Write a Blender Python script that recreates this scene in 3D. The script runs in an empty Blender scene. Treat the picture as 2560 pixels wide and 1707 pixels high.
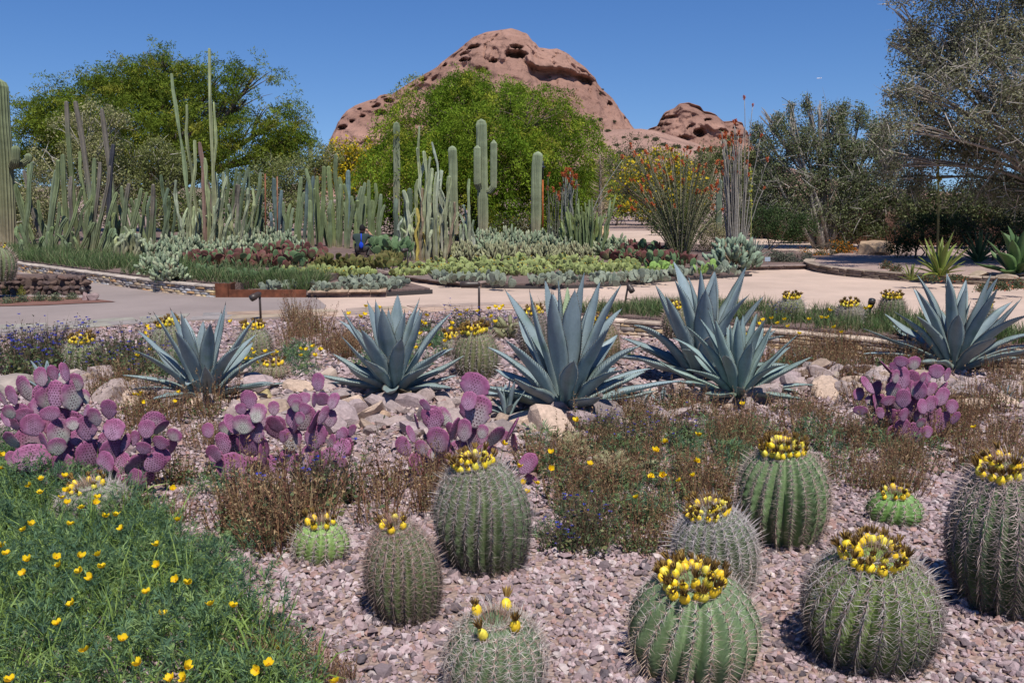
import bpy, math, random
import numpy as np
from mathutils import Vector, Matrix, Quaternion

# ------------------------------------------------------------------ camera, sky, sun, exposure
FPX = 2200.0; CAMZ = 1.75; TH = math.atan(353.5 / FPX)
SC = bpy.context.scene
COL = SC.collection
cam_d = bpy.data.cameras.new('camera'); cam_d.sensor_width = 36.0; cam_d.lens = FPX / 2560 * 36
cam_d.clip_start = 0.05; cam_d.clip_end = 6000
cam = bpy.data.objects.new('camera', cam_d); COL.objects.link(cam)
cam.location = (0, 0, CAMZ); cam.rotation_euler = (math.pi / 2 - TH, 0, 0)
SC.camera = cam

SUN_EL = math.radians(62); SUN_AZ = math.radians(197)   # compass-like angle from +Y: behind the camera, a little to the right
sun_dir = Vector((-math.sin(SUN_AZ) * math.cos(SUN_EL) * 1.0, math.cos(SUN_AZ) * math.cos(SUN_EL), math.sin(SUN_EL)))
sun_dir.x = abs(sun_dir.x)
sd = bpy.data.lights.new('sun', 'SUN'); sd.energy = 5.0; sd.angle = math.radians(0.53); sd.color = (1.0, 0.955, 0.885)
sun = bpy.data.objects.new('sun', sd); COL.objects.link(sun)
sun.rotation_euler = (-sun_dir).to_track_quat('-Z', 'Y').to_euler(); sun.location = (10, -20, 30)

W = bpy.data.worlds.new('World'); SC.world = W; W.use_nodes = True
wn = W.node_tree.nodes; wl = W.node_tree.links
for n in list(wn): wn.remove(n)
sky = wn.new('ShaderNodeTexSky'); sky.sky_type = 'NISHITA'; sky.sun_disc = False
sky.sun_elevation = SUN_EL; sky.sun_rotation = math.atan2(sun_dir.x, sun_dir.y)
sky.altitude = 800; sky.air_density = 1.0; sky.dust_density = 0.0; sky.ozone_density = 3.5
hs = wn.new('ShaderNodeHueSaturation'); hs.inputs['Saturation'].default_value = 1.27; hs.inputs['Hue'].default_value = .512; hs.inputs['Value'].default_value = 1.0
gm = wn.new('ShaderNodeGamma'); gm.inputs['Gamma'].default_value = 1.0
bg = wn.new('ShaderNodeBackground'); bg.inputs['Strength'].default_value = 0.10
wo = wn.new('ShaderNodeOutputWorld')
wt = wn.new('ShaderNodeTexCoord'); wa = wn.new('ShaderNodeVectorMath'); wa.operation = 'MULTIPLY_ADD'; wa.inputs[1].default_value = (1, 1, .85); wa.inputs[2].default_value = (0, 0, .08)
wz = wn.new('ShaderNodeVectorMath'); wz.operation = 'NORMALIZE'; wl.new(wt.outputs['Generated'], wa.inputs[0]); wl.new(wa.outputs[0], wz.inputs[0]); wl.new(wz.outputs[0], sky.inputs['Vector'])
wl.new(sky.outputs[0], hs.inputs['Color']); wl.new(hs.outputs[0], gm.inputs['Color']); wl.new(gm.outputs[0], bg.inputs['Color']); wl.new(bg.outputs[0], wo.inputs['Surface'])
SC.view_settings.view_transform = 'Standard'; SC.view_settings.look = 'None'
SC.view_settings.exposure = 0.16; SC.view_settings.gamma = 1.0; SC.view_settings.use_curve_mapping = False
SC.render.engine = 'CYCLES'
SC.cycles.max_bounces = 6; SC.cycles.diffuse_bounces = 3; SC.cycles.glossy_bounces = 2; SC.cycles.transmission_bounces = 3

# ------------------------------------------------------------------ helpers
RS = np.random.RandomState(11)
PI = math.pi
_ct, _st = math.cos(TH), math.sin(TH)
def ray(px, py):
    u = (px - 1280) / FPX; v = -(py - 853.5) / FPX
    return (u, _ct + v * _st, -_st + v * _ct)
def G(px, py, z=0.0):                       # point at height z seen at a photo position
    d = ray(px, py); t = (z - CAMZ) / d[2]
    return (d[0] * t, d[1] * t, z)
def A(px, py, Y):                           # point at distance Y seen at a photo position
    d = ray(px, py); t = Y / d[1]
    return (d[0] * t, Y, CAMZ + d[2] * t)
def zc(Y, z=0.0): return Y * _ct + (CAMZ - z) * _st
def mpx(n, Y, z=0.0): return n * zc(Y, z) / FPX
def sstep(a, b, x):
    t = np.clip((np.asarray(x, float) - a) / (b - a), 0, 1); return t * t * (3 - 2 * t)

def _h(ix, iy, iz, s):
    n = (ix * 374761393 + iy * 668265263 + iz * 1274126177 + s * 974634777) & 0x7fffffff
    n = ((n ^ (n >> 13)) * 1274126177) & 0x7fffffff
    return ((n ^ (n >> 16)) & 0xffff) / 65535.0
def vnoise(P, s=0):                          # value noise, P (n,3)
    P = np.asarray(P, float); I = np.floor(P).astype(np.int64); f = P - I; f = f * f * (3 - 2 * f)
    r = 0
    for dx in (0, 1):
        for dy in (0, 1):
            for dz in (0, 1):
                w = (f[:, 0] if dx else 1 - f[:, 0]) * (f[:, 1] if dy else 1 - f[:, 1]) * (f[:, 2] if dz else 1 - f[:, 2])
                r = r + w * _h(I[:, 0] + dx, I[:, 1] + dy, I[:, 2] + dz, s)
    return r * 2 - 1
def fbm(P, s=0, o=4, g=.5):
    r = 0; a = 1; P = np.asarray(P, float)
    for k in range(o): r = r + a * vnoise(P, s + k * 7); a *= g; P = P * 2.03
    return r

class MB:
    def __init__(s): s.V = []; s.C = []; s.F = []; s.n = 0
    def add(s, V, F, col=(.5, .5, .5), mi=0, smooth=True):
        V = np.asarray(V, float).reshape(-1, 3)
        if not isinstance(F, list): F = [F]
        c = np.asarray(col, float)
        if c.ndim == 1: c = np.tile(c, (len(V), 1))
        s.V.append(V); s.C.append(c[:, :3])
        for f in F:
            f = np.asarray(f, np.int64)
            if f.size: s.F.append((f + s.n, mi, smooth))
        s.n += len(V); return s
    def mesh(s, name, mats):
        me = bpy.data.meshes.new(name)
        V = np.concatenate(s.V); C = np.concatenate(s.C)
        me.vertices.add(len(V)); me.vertices.foreach_set('co', V.astype(np.float32).ravel())
        li = np.concatenate([f.ravel() for f, _, _ in s.F])
        tot = np.concatenate([np.full(len(f), f.shape[1]) for f, _, _ in s.F])
        st = np.concatenate([[0], np.cumsum(tot)[:-1]])
        me.loops.add(len(li)); me.loops.foreach_set('vertex_index', li.astype(np.int32))
        me.polygons.add(len(tot)); me.polygons.foreach_set('loop_start', st.astype(np.int32))
        me.polygons.foreach_set('material_index', np.concatenate([np.full(len(f), mi) for f, mi, _ in s.F]).astype(np.int32))
        me.polygons.foreach_set('use_smooth', np.concatenate([np.full(len(f), sm) for f, _, sm in s.F]).astype(bool))
        at = me.attributes.new('col', 'FLOAT_COLOR', 'POINT')
        at.data.foreach_set('color', np.concatenate([C, np.ones((len(C), 1))], 1).astype(np.float32).ravel())
        for m in (mats if isinstance(mats, (list, tuple)) else [mats]): me.materials.append(m)
        me.update(calc_edges=True)
        return me
    def build(s, name, mats, parent=None, loc=(0, 0, 0), rot=(0, 0, 0)):
        return put(name, s.mesh(name, mats), parent, loc, rot)

def put(name, me, parent=None, loc=(0, 0, 0), rot=(0, 0, 0), scale=(1, 1, 1)):
    o = bpy.data.objects.new(name, me); COL.objects.link(o)
    o.location = loc; o.rotation_euler = rot; o.scale = scale
    if parent is not None: o.parent = parent
    return o
def tag(o, label=None, cat=None, group=None, kind=None):
    if label: o['label'] = label
    if cat: o['category'] = cat
    if group: o['group'] = group
    if kind: o['kind'] = kind
    return o
def thing(name, label, cat, loc=(0, 0, 0), rotz=0.0, group=None, rot=None):
    o = bpy.data.objects.new(name, None); COL.objects.link(o); o.empty_display_size = .1
    o.location = loc; o.rotation_euler = rot if rot else (0, 0, rotz)
    return tag(o, label, cat, group)
def structure(o): o['kind'] = 'structure'; return o
def stuff(o): o['kind'] = 'stuff'; return o
def copy_tree(o, parent=None):
    c = o.copy(); COL.objects.link(c); c.parent = parent
    for ch in o.children: copy_tree(ch, c)
    return c

def unit(v):
    v = np.asarray(v, float); return v / np.maximum(np.linalg.norm(v, axis=-1, keepdims=True), 1e-9)
def rvec(n, rs): return unit(rs.normal(size=(n, 3)))
def frames(P):
    P = np.asarray(P, float); T = np.gradient(P, axis=0); T = unit(T)
    r = np.array([1., 0, 0]) if abs(T[0][0]) < .9 else np.array([0, 1., 0])
    n = unit(np.cross(T[0], r)); N = [n]
    for k in range(1, len(P)):
        n = N[-1] - T[k] * np.dot(N[-1], T[k]); N.append(unit(n))
    N = np.array(N); return T, N, np.cross(T, N)
def grid_faces(nr, nc, closed=True):
    f = []; i = np.arange(nr - 1)[:, None]; j = np.arange(nc if closed else nc - 1)[None, :]
    j2 = (j + 1) % nc
    return np.stack([(i * nc + j).ravel(), (i * nc + j2).ravel(), ((i + 1) * nc + j2).ravel(), ((i + 1) * nc + j).ravel()], 1) if True else f
def tube(P, R, sides=6, cap=True, prof=None):
    """swept tube; prof(k) gives radius factors round the section"""
    P = np.asarray(P, float); R = np.broadcast_to(np.asarray(R, float), (len(P),)).copy()
    T, N, B = frames(P); a = np.linspace(0, 2 * PI, sides, endpoint=False)
    k = np.ones((len(P), sides)) if prof is None else prof
    V = P[:, None, :] + (R[:, None] * k)[:, :, None] * (np.cos(a)[None, :, None] * N[:, None, :] + np.sin(a)[None, :, None] * B[:, None, :])
    V = V.reshape(-1, 3); F = [grid_faces(len(P), sides)]
    if cap:
        n = len(V); V = np.vstack([V, P[-1] + T[-1] * R[-1] * .3, P[0]]); j = np.arange(sides); b = (len(P) - 1) * sides
        F.append(np.stack([b + j, b + (j + 1) % sides, np.full(sides, n)], 1))
        F.append(np.stack([(j + 1) % sides, j, np.full(sides, n + 1)], 1))
    return V, F
def curve_pts(p0, p1, n, bend=(0, 0, 0)):
    t = np.linspace(0, 1, n)[:, None]; p0 = np.asarray(p0, float); p1 = np.asarray(p1, float)
    return p0 + (p1 - p0) * t + np.asarray(bend, float) * (4 * t * (1 - t))
def box(x0, y0, z0, x1, y1, z1):
    V = np.array([[x, y, z] for z in (z0, z1) for (x, y) in ((x0, y0), (x1, y0), (x1, y1), (x0, y1))], float)
    return V, np.array([[3, 2, 1, 0], [4, 5, 6, 7], [0, 1, 5, 4], [1, 2, 6, 5], [2, 3, 7, 6], [3, 0, 4, 7]])
def pyramids(P, D, L, R, rs, bend=None, sides=3, mid=.55):
    """many thin spines: P (n,3) base, D dir; bend (n,3) moves the tip"""
    P = np.asarray(P, float); D = unit(D); n = len(P); L = np.broadcast_to(L, (n,)); R = np.broadcast_to(R, (n,))
    X = unit(np.cross(D, rvec(n, rs))); Y = np.cross(D, X)
    a = np.linspace(0, 2 * PI, sides, endpoint=False)
    ring = (np.cos(a)[None, :, None] * X[:, None] + np.sin(a)[None, :, None] * Y[:, None])
    V0 = P[:, None] + ring * R[:, None, None]
    tip = P + D * L[:, None]
    if bend is None:
        V = np.concatenate([V0, tip[:, None]], 1).reshape(-1, 3); m = sides + 1
        b = np.arange(n)[:, None] * m
        F = [np.concatenate([np.stack([b[:, 0] + i, b[:, 0] + (i + 1) % sides, b[:, 0] + sides], 1) for i in range(sides)])]
        return V, F, m
    md = P + D * (L * mid)[:, None] + bend * .25
    V1 = md[:, None] + ring * (R * .75)[:, None, None]
    V = np.concatenate([V0, V1, (tip + bend)[:, None]], 1).reshape(-1, 3); m = 2 * sides + 1
    b = np.arange(n) * m
    q = np.concatenate([np.stack([b + i, b + (i + 1) % sides, b + sides + (i + 1) % sides, b + sides + i], 1) for i in range(sides)])
    t = np.concatenate([np.stack([b + sides + i, b + sides + (i + 1) % sides, b + 2 * sides], 1) for i in range(sides)])
    return V, [q, t], m
def ribbons(P, D, L, Wd, rs, droop=0.0, side=None):
    """flat tapering blades of two segments"""
    P = np.asarray(P, float); D = unit(D); n = len(P); L = np.broadcast_to(L, (n,)); Wd = np.broadcast_to(Wd, (n,)); dr = np.broadcast_to(droop, (n,))
    S = unit(np.cross(D, rvec(n, rs))) if side is None else side
    down = np.array([0, 0, -1.])
    m = P + D * (L * .55)[:, None] + down * (dr * L * .28)[:, None]
    t = P + D * (L * .95)[:, None] + down * (dr * L)[:, None]
    w = Wd[:, None]
    V = np.stack([P - S * w * .5, P + S * w * .5, m + S * w * .42, m - S * w * .42, t], 1).reshape(-1, 3)
    b = np.arange(n) * 5
    return V, [np.stack([b, b + 1, b + 2, b + 3], 1), np.stack([b + 3, b + 2, b + 4], 1)], 5
def kites(P, D, L, Wd, rs, side=None):
    """single-quad leaves"""
    P = np.asarray(P, float); D = unit(D); n = len(P); L = np.broadcast_to(L, (n,)); Wd = np.broadcast_to(Wd, (n,))
    S = unit(np.cross(D, rvec(n, rs))) if side is None else side
    m = P + D * (L * .5)[:, None]
    V = np.stack([P, m + S * (Wd * .5)[:, None], P + D * L[:, None], m - S * (Wd * .5)[:, None]], 1).reshape(-1, 3)
    b = np.arange(n) * 4
    return V, np.stack([b, b + 1, b + 2, b + 3], 1), 4
def cmix(a, b, t):
    a = np.asarray(a, float); b = np.asarray(b, float); t = np.asarray(t, float)[..., None]; return a * (1 - t) + b * t
def pick(cols, n, rs, jit=.12, p=None):
    c = np.asarray(cols, float)[rs.choice(len(cols), n, p=p)]
    return np.clip(c * (1 + rs.normal(0, jit, (n, 1))), .002, .95)

# ------------------------------------------------------------------ materials
MATS = {}
def M(name, rough=.7, var=.15, scale=8.0, bump=0.0, bscale=40.0, transl=0.0, spec=.3, var2=0.0, scale2=1.0, tint=None, coat=0.0, dist=.01):
    """colour from the mesh's own colour attribute, broken up by noise"""
    if name in MATS: return MATS[name]
    m = bpy.data.materials.new(name); m.use_nodes = True; nt = m.node_tree; N = nt.nodes; L = nt.links
    for n in list(N): N.remove(n)
    out = N.new('ShaderNodeOutputMaterial'); bs = N.new('ShaderNodeBsdfPrincipled')
    at = N.new('ShaderNodeAttribute'); at.attribute_name = 'col'
    tc = N.new('ShaderNodeTexCoord')
    col = at.outputs['Color']
    def noisemul(col, sc, amt, detail=4):
        nz = N.new('ShaderNodeTexNoise'); nz.inputs['Scale'].default_value = sc; nz.inputs['Detail'].default_value = detail; nz.inputs['Roughness'].default_value = .62
        L.new(tc.outputs['Object'], nz.inputs['Vector'])
        mr = N.new('ShaderNodeMapRange'); mr.inputs['From Min'].default_value = .3; mr.inputs['From Max'].default_value = .7
        mr.inputs['To Min'].default_value = 1 - amt; mr.inputs['To Max'].default_value = 1 + amt
        L.new(nz.outputs['Fac'], mr.inputs['Value'])
        mx = N.new('ShaderNodeVectorMath'); mx.operation = 'SCALE'
        L.new(col, mx.inputs[0]); L.new(mr.outputs[0], mx.inputs['Scale'])
        return mx.outputs[0]
    if var: col = noisemul(col, scale, var)
    if var2: col = noisemul(col, scale2, var2)
    L.new(col, bs.inputs['Base Color'])
    bs.inputs['Roughness'].default_value = rough; bs.inputs['Specular IOR Level'].default_value = spec
    if coat: bs.inputs['Coat Weight'].default_value = coat
    if bump:
        nz = N.new('ShaderNodeTexNoise'); nz.inputs['Scale'].default_value = bscale; nz.inputs['Detail'].default_value = 5
        L.new(tc.outputs['Object'], nz.inputs['Vector'])
        bp = N.new('ShaderNodeBump'); bp.inputs['Strength'].default_value = bump; bp.inputs['Distance'].default_value = dist
        L.new(nz.outputs['Fac'], bp.inputs['Height']); L.new(bp.outputs[0], bs.inputs['Normal'])
    if transl:
        tr = N.new('ShaderNodeBsdfTranslucent'); L.new(col, tr.inputs['Color'])
        mx = N.new('ShaderNodeMixShader'); mx.inputs[0].default_value = transl
        L.new(bs.outputs[0], mx.inputs[1]); L.new(tr.outputs[0], mx.inputs[2]); L.new(mx.outputs[0], out.inputs['Surface'])
    else: L.new(bs.outputs[0], out.inputs['Surface'])
    MATS[name] = m; return m

def ground_mat(name, c1, c2, c3, s1, s2, bump=.5, rough=.95, speck=None):
    """mineral ground: two noise scales and a stone-sized voronoi speckle"""
    m = bpy.data.materials.new(name); m.use_nodes = True; nt = m.node_tree; N = nt.nodes; L = nt.links
    bs = N['Principled BSDF']; tc = N.new('ShaderNodeTexCoord')
    n1 = N.new('ShaderNodeTexNoise'); n1.inputs['Scale'].default_value = s1; n1.inputs['Detail'].default_value = 6
    n2 = N.new('ShaderNodeTexVoronoi'); n2.inputs['Scale'].default_value = s2
    L.new(tc.outputs['Object'], n1.inputs['Vector']); L.new(tc.outputs['Object'], n2.inputs['Vector'])
    r1 = N.new('ShaderNodeMapRange'); r1.inputs[1].default_value = .35; r1.inputs[2].default_value = .65; L.new(n1.outputs['Fac'], r1.inputs[0])
    mx = N.new('ShaderNodeMix'); mx.data_type = 'RGBA'; mx.inputs['A'].default_value = (*c1, 1); mx.inputs['B'].default_value = (*c2, 1)
    L.new(r1.outputs[0], mx.inputs['Factor'])
    sp = N.new('ShaderNodeSeparateColor'); L.new(n2.outputs['Color'], sp.inputs[0])
    mp = N.new('ShaderNodeMath'); mp.operation = 'POWER'; mp.inputs[1].default_value = 2.2; L.new(sp.outputs[0], mp.inputs[0])
    m2 = N.new('ShaderNodeMath'); m2.operation = 'MULTIPLY'; m2.inputs[1].default_value = speck if speck is not None else .5; L.new(mp.outputs[0], m2.inputs[0])
    mx2 = N.new('ShaderNodeMix'); mx2.data_type = 'RGBA'; mx2.inputs['B'].default_value = (*c3, 1)
    L.new(mx.outputs['Result'], mx2.inputs['A']); L.new(m2.outputs[0], mx2.inputs['Factor'])
    L.new(mx2.outputs['Result'], bs.inputs['Base Color']); bs.inputs['Roughness'].default_value = rough; bs.inputs['Specular IOR Level'].default_value = .2
    n3 = N.new('ShaderNodeTexNoise'); n3.inputs['Scale'].default_value = .33; n3.inputs['Detail'].default_value = 8; n3.inputs['Roughness'].default_value = .7; L.new(tc.outputs['Object'], n3.inputs['Vector'])
    r3 = N.new('ShaderNodeMapRange'); r3.inputs[1].default_value = .3; r3.inputs[2].default_value = .7; r3.inputs[3].default_value = .80; r3.inputs[4].default_value = 1.16; L.new(n3.outputs['Fac'], r3.inputs[0])
    s3 = N.new('ShaderNodeVectorMath'); s3.operation = 'SCALE'; L.new(mx2.outputs['Result'], s3.inputs[0]); L.new(r3.outputs[0], s3.inputs['Scale']); L.new(s3.outputs[0], bs.inputs['Base Color'])
    bp = N.new('ShaderNodeBump'); bp.inputs['Strength'].default_value = bump; bp.inputs['Distance'].default_value = .02
    L.new(n2.outputs['Distance'], bp.inputs['Height']); L.new(bp.outputs[0], bs.inputs['Normal'])
    MATS[name] = m; return m

# ------------------------------------------------------------------ lie of the land
WALL_R = [(.55, 13.75), (1.9, 13.05), (3.88, 12.03), (5.1, 11.0), (6.1, 10.46), (9.5, 9.0)]     # retaining wall of the grass terrace
def _line_y(line, x):
    xs, ys = zip(*line); return np.interp(x, xs, ys)
def gz(x, y):
    """height of the ground: level, with a swale in front of the terrace wall, low mounds in the bed"""
    x = np.asarray(x, float); y = np.asarray(y, float)
    wy = _line_y(WALL_R, x)
    sw = -.28 * sstep(.4, 1.9, x) * sstep(7.6, 9.6, y) * (1 - sstep(.9, 1.5, y - wy))
    mound = .05 * np.sin(x * 1.3 + .4) * np.cos(y * 1.1) * (1 - sstep(7, 9.5, y))
    rise = sstep(45, 300, y) * 3.0
    return sw + mound * sstep(2.5, 3.5, y) + rise
# ------------------------------------------------------------------ ground sheets
def nonuni(a, b, near, step, grow):
    v = [0.0]; s = step
    while v[-1] < b: 
        v.append(v[-1] + s); s = s if v[-1] < near else s * grow
    w = [0.0]; s = step
    while w[-1] > a:
        w.append(w[-1] - s); s = s if w[-1] > -near else s * grow
    return np.array(sorted(set(w + v)))
gx = nonuni(-2500, 2500, 12, .3, 1.22); gy = nonuni(-400, 3200, 16, .3, 1.2)
GX, GY = np.meshgrid(gx, gy); 
m_ground = ground_mat('desert_gravel_soil', (.36, .25, .205), (.30, .22, .19), (.19, .145, .13), 1.3, 42, .7)
mb = MB(); V = np.stack([GX.ravel(), GY.ravel(), gz(GX, GY).ravel()], 1)
mb.add(V, grid_faces(len(gy), len(gx), False)[:, [0, 1, 2, 3]])
structure(mb.build('ground', m_ground))

def sheet(name, pts, z, mat, thick=0.0):
    """flat polygon; with thickness it gets a skirt"""
    n = len(pts); V = [(x, y, z) for x, y in pts]; F = [np.arange(n)[None, :]]
    mb = MB()
    if thick:
        V += [(x, y, z - thick) for x, y in pts]; i = np.arange(n)
        F.append(np.stack([i, i + n, (i + 1) % n + n, (i + 1) % n], 1)[:, ::-1])
    mb.add(V, F, smooth=False)
    return mb.build(name, mat)
def gl(pts, z=0.0): return [G(px, py, z)[:2] for px, py in pts]
m_dg = ground_mat('decomposed_granite', (.53, .395, .315), (.47, .355, .285), (.38, .29, .24), .9, 95, .25, speck=.45)
m_conc = ground_mat('washed_concrete', (.29, .235, .215), (.26, .212, .195), (.215, .18, .17), .7, 120, .18, speck=.45)
front_edge = [(-26, 6.0), (-14, 8.6), (-6.6, 11.3), (-5.1, 12.6), (-3.8, 12.9), (-2.4, 13.25), (-.95, 13.95), (.4, 14.2), (2.9, 15.0), (5.25, 13.95), (6.6, 11.85), (9.5, 10.2), (26, 7)]
structure(sheet('path', front_edge + [(26, 40), (12, 66), (4, 66), (-3, 40), (-26, 40)], .006, m_dg))
structure(sheet('pavement', [(-26, 6.05), (-14, 8.65), (-6.6, 11.35), (-5.1, 12.65), (-3.8, 12.95), (-2.9, 13.15), (-3.1, 14.6), (-3.55, 15.85), (-5.35, 15.9), (-6.4, 16.5), (-9.4, 19.2), (-12.2, 21.8), (-26, 34)], .012, m_conc))

def polyline(pts, step):
    P = np.asarray(pts, float); d = np.r_[0, np.cumsum(np.linalg.norm(np.diff(P, axis=0), axis=1))]
    t = np.arange(0, d[-1], step); return np.stack([np.interp(t, d, P[:, k]) for k in range(2)], 1), d[-1]
def along(pts, s):
    P = np.asarray(pts, float); d = np.r_[0, np.cumsum(np.linalg.norm(np.diff(P, axis=0), axis=1))]
    s = np.clip(s, 0, d[-1]); k = min(max(np.searchsorted(d, s) - 1, 0), len(P) - 2)
    t = unit(P[k + 1] - P[k]); return P[k] + t * (s - d[k]), t
def smooth_line(pts, n=40):
    P = np.asarray(pts, float); 
    for _ in range(3):
        Q = [P[0]]
        for a, b in zip(P[:-1], P[1:]): Q += [a * .75 + b * .25, a * .25 + b * .75]
        Q.append(P[-1]); P = np.array(Q)
    return P

# flagstones laid as a band along the near side of the pavement
m_stone = M('weathered_stone', rough=.88, var=.28, scale=14, bump=.55, bscale=30, var2=.2, scale2=4)
m_flag = M('flagstone', rough=.9, var=.2, scale=5, bump=.3, bscale=25, var2=.12, scale2=1.5)
rs = np.random.RandomState(5)
band = thing('flagstone_band', 'band of grey-brown flagstones set flush along the near side of the path', 'paving', (-6, 12.2, 0))
bl = [(-13.5, 9.45), (-6.55, 12.05), (-5.0, 13.1), (-3.8, 13.45), (-2.4, 13.85), (-.9, 14.5), (.4, 14.75), (2.9, 15.5), (5.0, 14.6)]
s = 0.3
while s < 19:
    ln = rs.uniform(.5, .95); 
    for row, (o0, o1) in enumerate(((-.42, -.02), (.0, .40))):
        off = rs.uniform(-.15, .15)
        p0, t = along(bl, s + off); p1, t1 = along(bl, s + ln - .025 + off); nrm = np.array([-t[1], t[0]]); n1 = np.array([-t1[1], t1[0]])
        j = lambda: rs.uniform(-.05, .05)
        q = [p0 + nrm * (o0 + .02) + t * j(), p1 + n1 * (o0 + .02 + j() * .4) + t1 * j(), (p0 + p1) / 2 + nrm * (o1 - .01 + j() * .6), p0 + nrm * (o1 - .02 + j()) + t * j()]
        q.insert(2, p1 + n1 * (o1 - .02 + j()) + t1 * j())
        z = .019 + rs.uniform(0, .004); V = [(x + 6, y - 12.2, z) for x, y in q] + [(x + 6, y - 12.2, .0) for x, y in q]
        i = np.arange(5); F = [i[None, :], np.stack([i, i + 5, (i + 1) % 5 + 5, (i + 1) % 5], 1)[:, ::-1]]
        c = pick([(.27, .235, .22), (.24, .215, .205), (.30, .25, .215), (.26, .24, .2)], 1, rs, .08)[0]
        if s > 9.8: c = c * (1.3, 1.1, .95)
        MB().add(V, F, c, smooth=False).build('flagstone', m_flag, band)
    s += ln

# ------------------------------------------------------------------ beds
m_soil = ground_mat('dark_bed_mulch', (.17, .115, .10), (.21, .145, .125), (.10, .075, .07), 2.0, 60, .8)
m_pink = ground_mat('pink_granite_mulch', (.40, .285, .24), (.34, .25, .215), (.23, .17, .15), 1.5, 55, .7)
LB = .24; CB = .09
WALL_L = smooth_line([(-15, 24.6), (-12.2, 21.8), (-9.4, 19.25), (-6.4, 16.55), (-5.35, 15.92)])
structure(sheet('cactus_bed_soil', [tuple(p + np.array([.12, .18])) for p in WALL_L] + [(-5.0, 16.15), (-4.9, 16.95), (-3.78, 16.95), (-3.6, 19), (-4.6, 24), (-4, 40), (-26, 44), (-26, 34)], LB, m_soil, .3))
structure(sheet('bed_soil', [(-5.05, 15.9), (-3.72, 15.93), (-2.35, 16.15), (-1.55, 16.6), (-2.2, 18.0), (-2.9, 20.2), (-4.4, 23.5), (-4.5, 19), (-4.9, 17)], .105, m_soil, .2))
structure(sheet('cactus_bed_mulch', [(-3.5, 22.2), (-2.45, 19.7), (-1.15, 18.05), (0, 17.62), (1.0, 17.5), (2.0, 17.95), (3.1, 18.85), (5.5, 20.4), (4.6, 22.6), (8.5, 22.9), (10, 27), (7, 34), (-4, 44), (-3.95, 36), (-4.5, 24.2)], CB, m_soil, .2))

# ------------------------------------------------------------------ dry stone walls: every stone is a part
STONE_L = [(.46, .34, .22), (.50, .30, .15), (.40, .34, .28), (.37, .355, .35), (.60, .46, .26), (.32, .26, .22), (.27, .22, .19)]
STONE_R = [(.48, .36, .24), (.42, .34, .27), (.37, .31, .27), (.56, .41, .23), (.31, .25, .21)]
STONE_D = [(.17, .115, .095), (.20, .14, .115), (.14, .10, .09), (.24, .165, .13)]
def stone_block(rs, w, d, h):
    """one laid stone: a slightly warped, chipped block"""
    V, F = box(-w / 2, -d / 2, 0, w / 2, d / 2, h)
    nx = 3; xs = np.linspace(-w / 2, w / 2, nx + 1); V = []; 
    for i, x in enumerate(xs):
        e = .82 if i in (0, nx) else 1.0
        hh = h * rs.uniform(.9, 1.0) * (e * .5 + .5); y0 = -d / 2 * rs.uniform(.86, 1.06) * (e * .4 + .6)
        c = min(h, d) * .16
        V += [(x, y0 + c, 0), (x, y0, c), (x, y0, hh - c), (x, y0 + c, hh), (x, d / 2, hh), (x, d / 2, 0)]
    V = np.array(V); F = [grid_faces(nx + 1, 6)[:, ::-1], np.array([[0, 1, 2, 3, 4, 5]]), np.array([[0, 1, 2, 3, 4, 5]])[:, ::-1] + nx * 6]
    return V, F
def dry_wall(name, label, line, zb, heights, cols, seed, wr=(.16, .42), depth=.22, capw=.30, caph=.045, capcol=(.33, .29, .245), cat='wall', smax=1e9, capl=(.35, .75)):
    rs = np.random.RandomState(seed); line = np.asarray(line, float)
    d = np.r_[0, np.cumsum(np.linalg.norm(np.diff(line, axis=0), axis=1))]; tot = min(d[-1], smax)
    o = line[len(line) // 2]; root = thing(name, label, cat, (o[0], o[1], 0))
    core = MB(); z = zb
    for h in heights:
        s = rs.uniform(-.1, 0)
        while s < tot:
            w = rs.uniform(*wr); 
            if s + w > tot: w = tot - s
            if w < .06: break
            p, t = along(line, s + w / 2); ang = math.atan2(t[1], t[0])
            V, F = stone_block(rs, w - .012, depth * rs.uniform(.9, 1.1), h - .007)
            c = pick(cols, 1, rs, .15)[0]
            # alternate two thin stones in one course
            MB().add(V, F, c, smooth=False).build('stone', m_stone, root, (p[0] - o[0], p[1] - o[1], z), (0, 0, ang))
            s += w
        z += h
    if caph:
        s = 0
        while s < tot:
            w = min(rs.uniform(*capl), tot - s)
            if w < .08: break
            p, t = along(line, s + w / 2); V, F = stone_block(rs, w - .012, capw, caph * rs.uniform(.85, 1.1))
            c = pick([capcol, np.array(capcol) * 1.15, np.array(capcol) * .85], 1, rs, .1)[0]
            MB().add(V, F, c, smooth=False).build('capstone', m_stone, root, (p[0] - o[0], p[1] - o[1], z), (0, 0, math.atan2(t[1], t[0])))
            s += w
    # rubble core behind the face
    P = line; t = unit(np.gradient(P, axis=0)); nn = np.stack([-t[:, 1], t[:, 0]], 1); a = P + nn * (-depth / 2 + .035); b = P + nn * (depth / 2)
    n = len(P); zt = z - .01; V = np.concatenate([np.c_[a, np.full(n, zb - .1)], np.c_[a, np.full(n, zt)], np.c_[b, np.full(n, zt)], np.c_[b, np.full(n, zb - .1)]]) - np.array([o[0], o[1], 0])
    i = np.arange(n - 1); F = [np.stack([k * n + i, k * n + i + 1, ((k + 1) % 4) * n + i + 1, ((k + 1) % 4) * n + i], 1) for k in range(4)]
    core.add(V, F, (.10, .08, .065), smooth=False).build('rubble_core', m_stone, root)
    return root
dry_wall('stone_wall', 'curving low dry stone wall of ochre and grey slabs holding the grass strip', WALL_L, 0.0, [.05, .04, .055, .045], STONE_L, 3, (.12, .34), .2, .225, .04, (.40, .335, .28))
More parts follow.
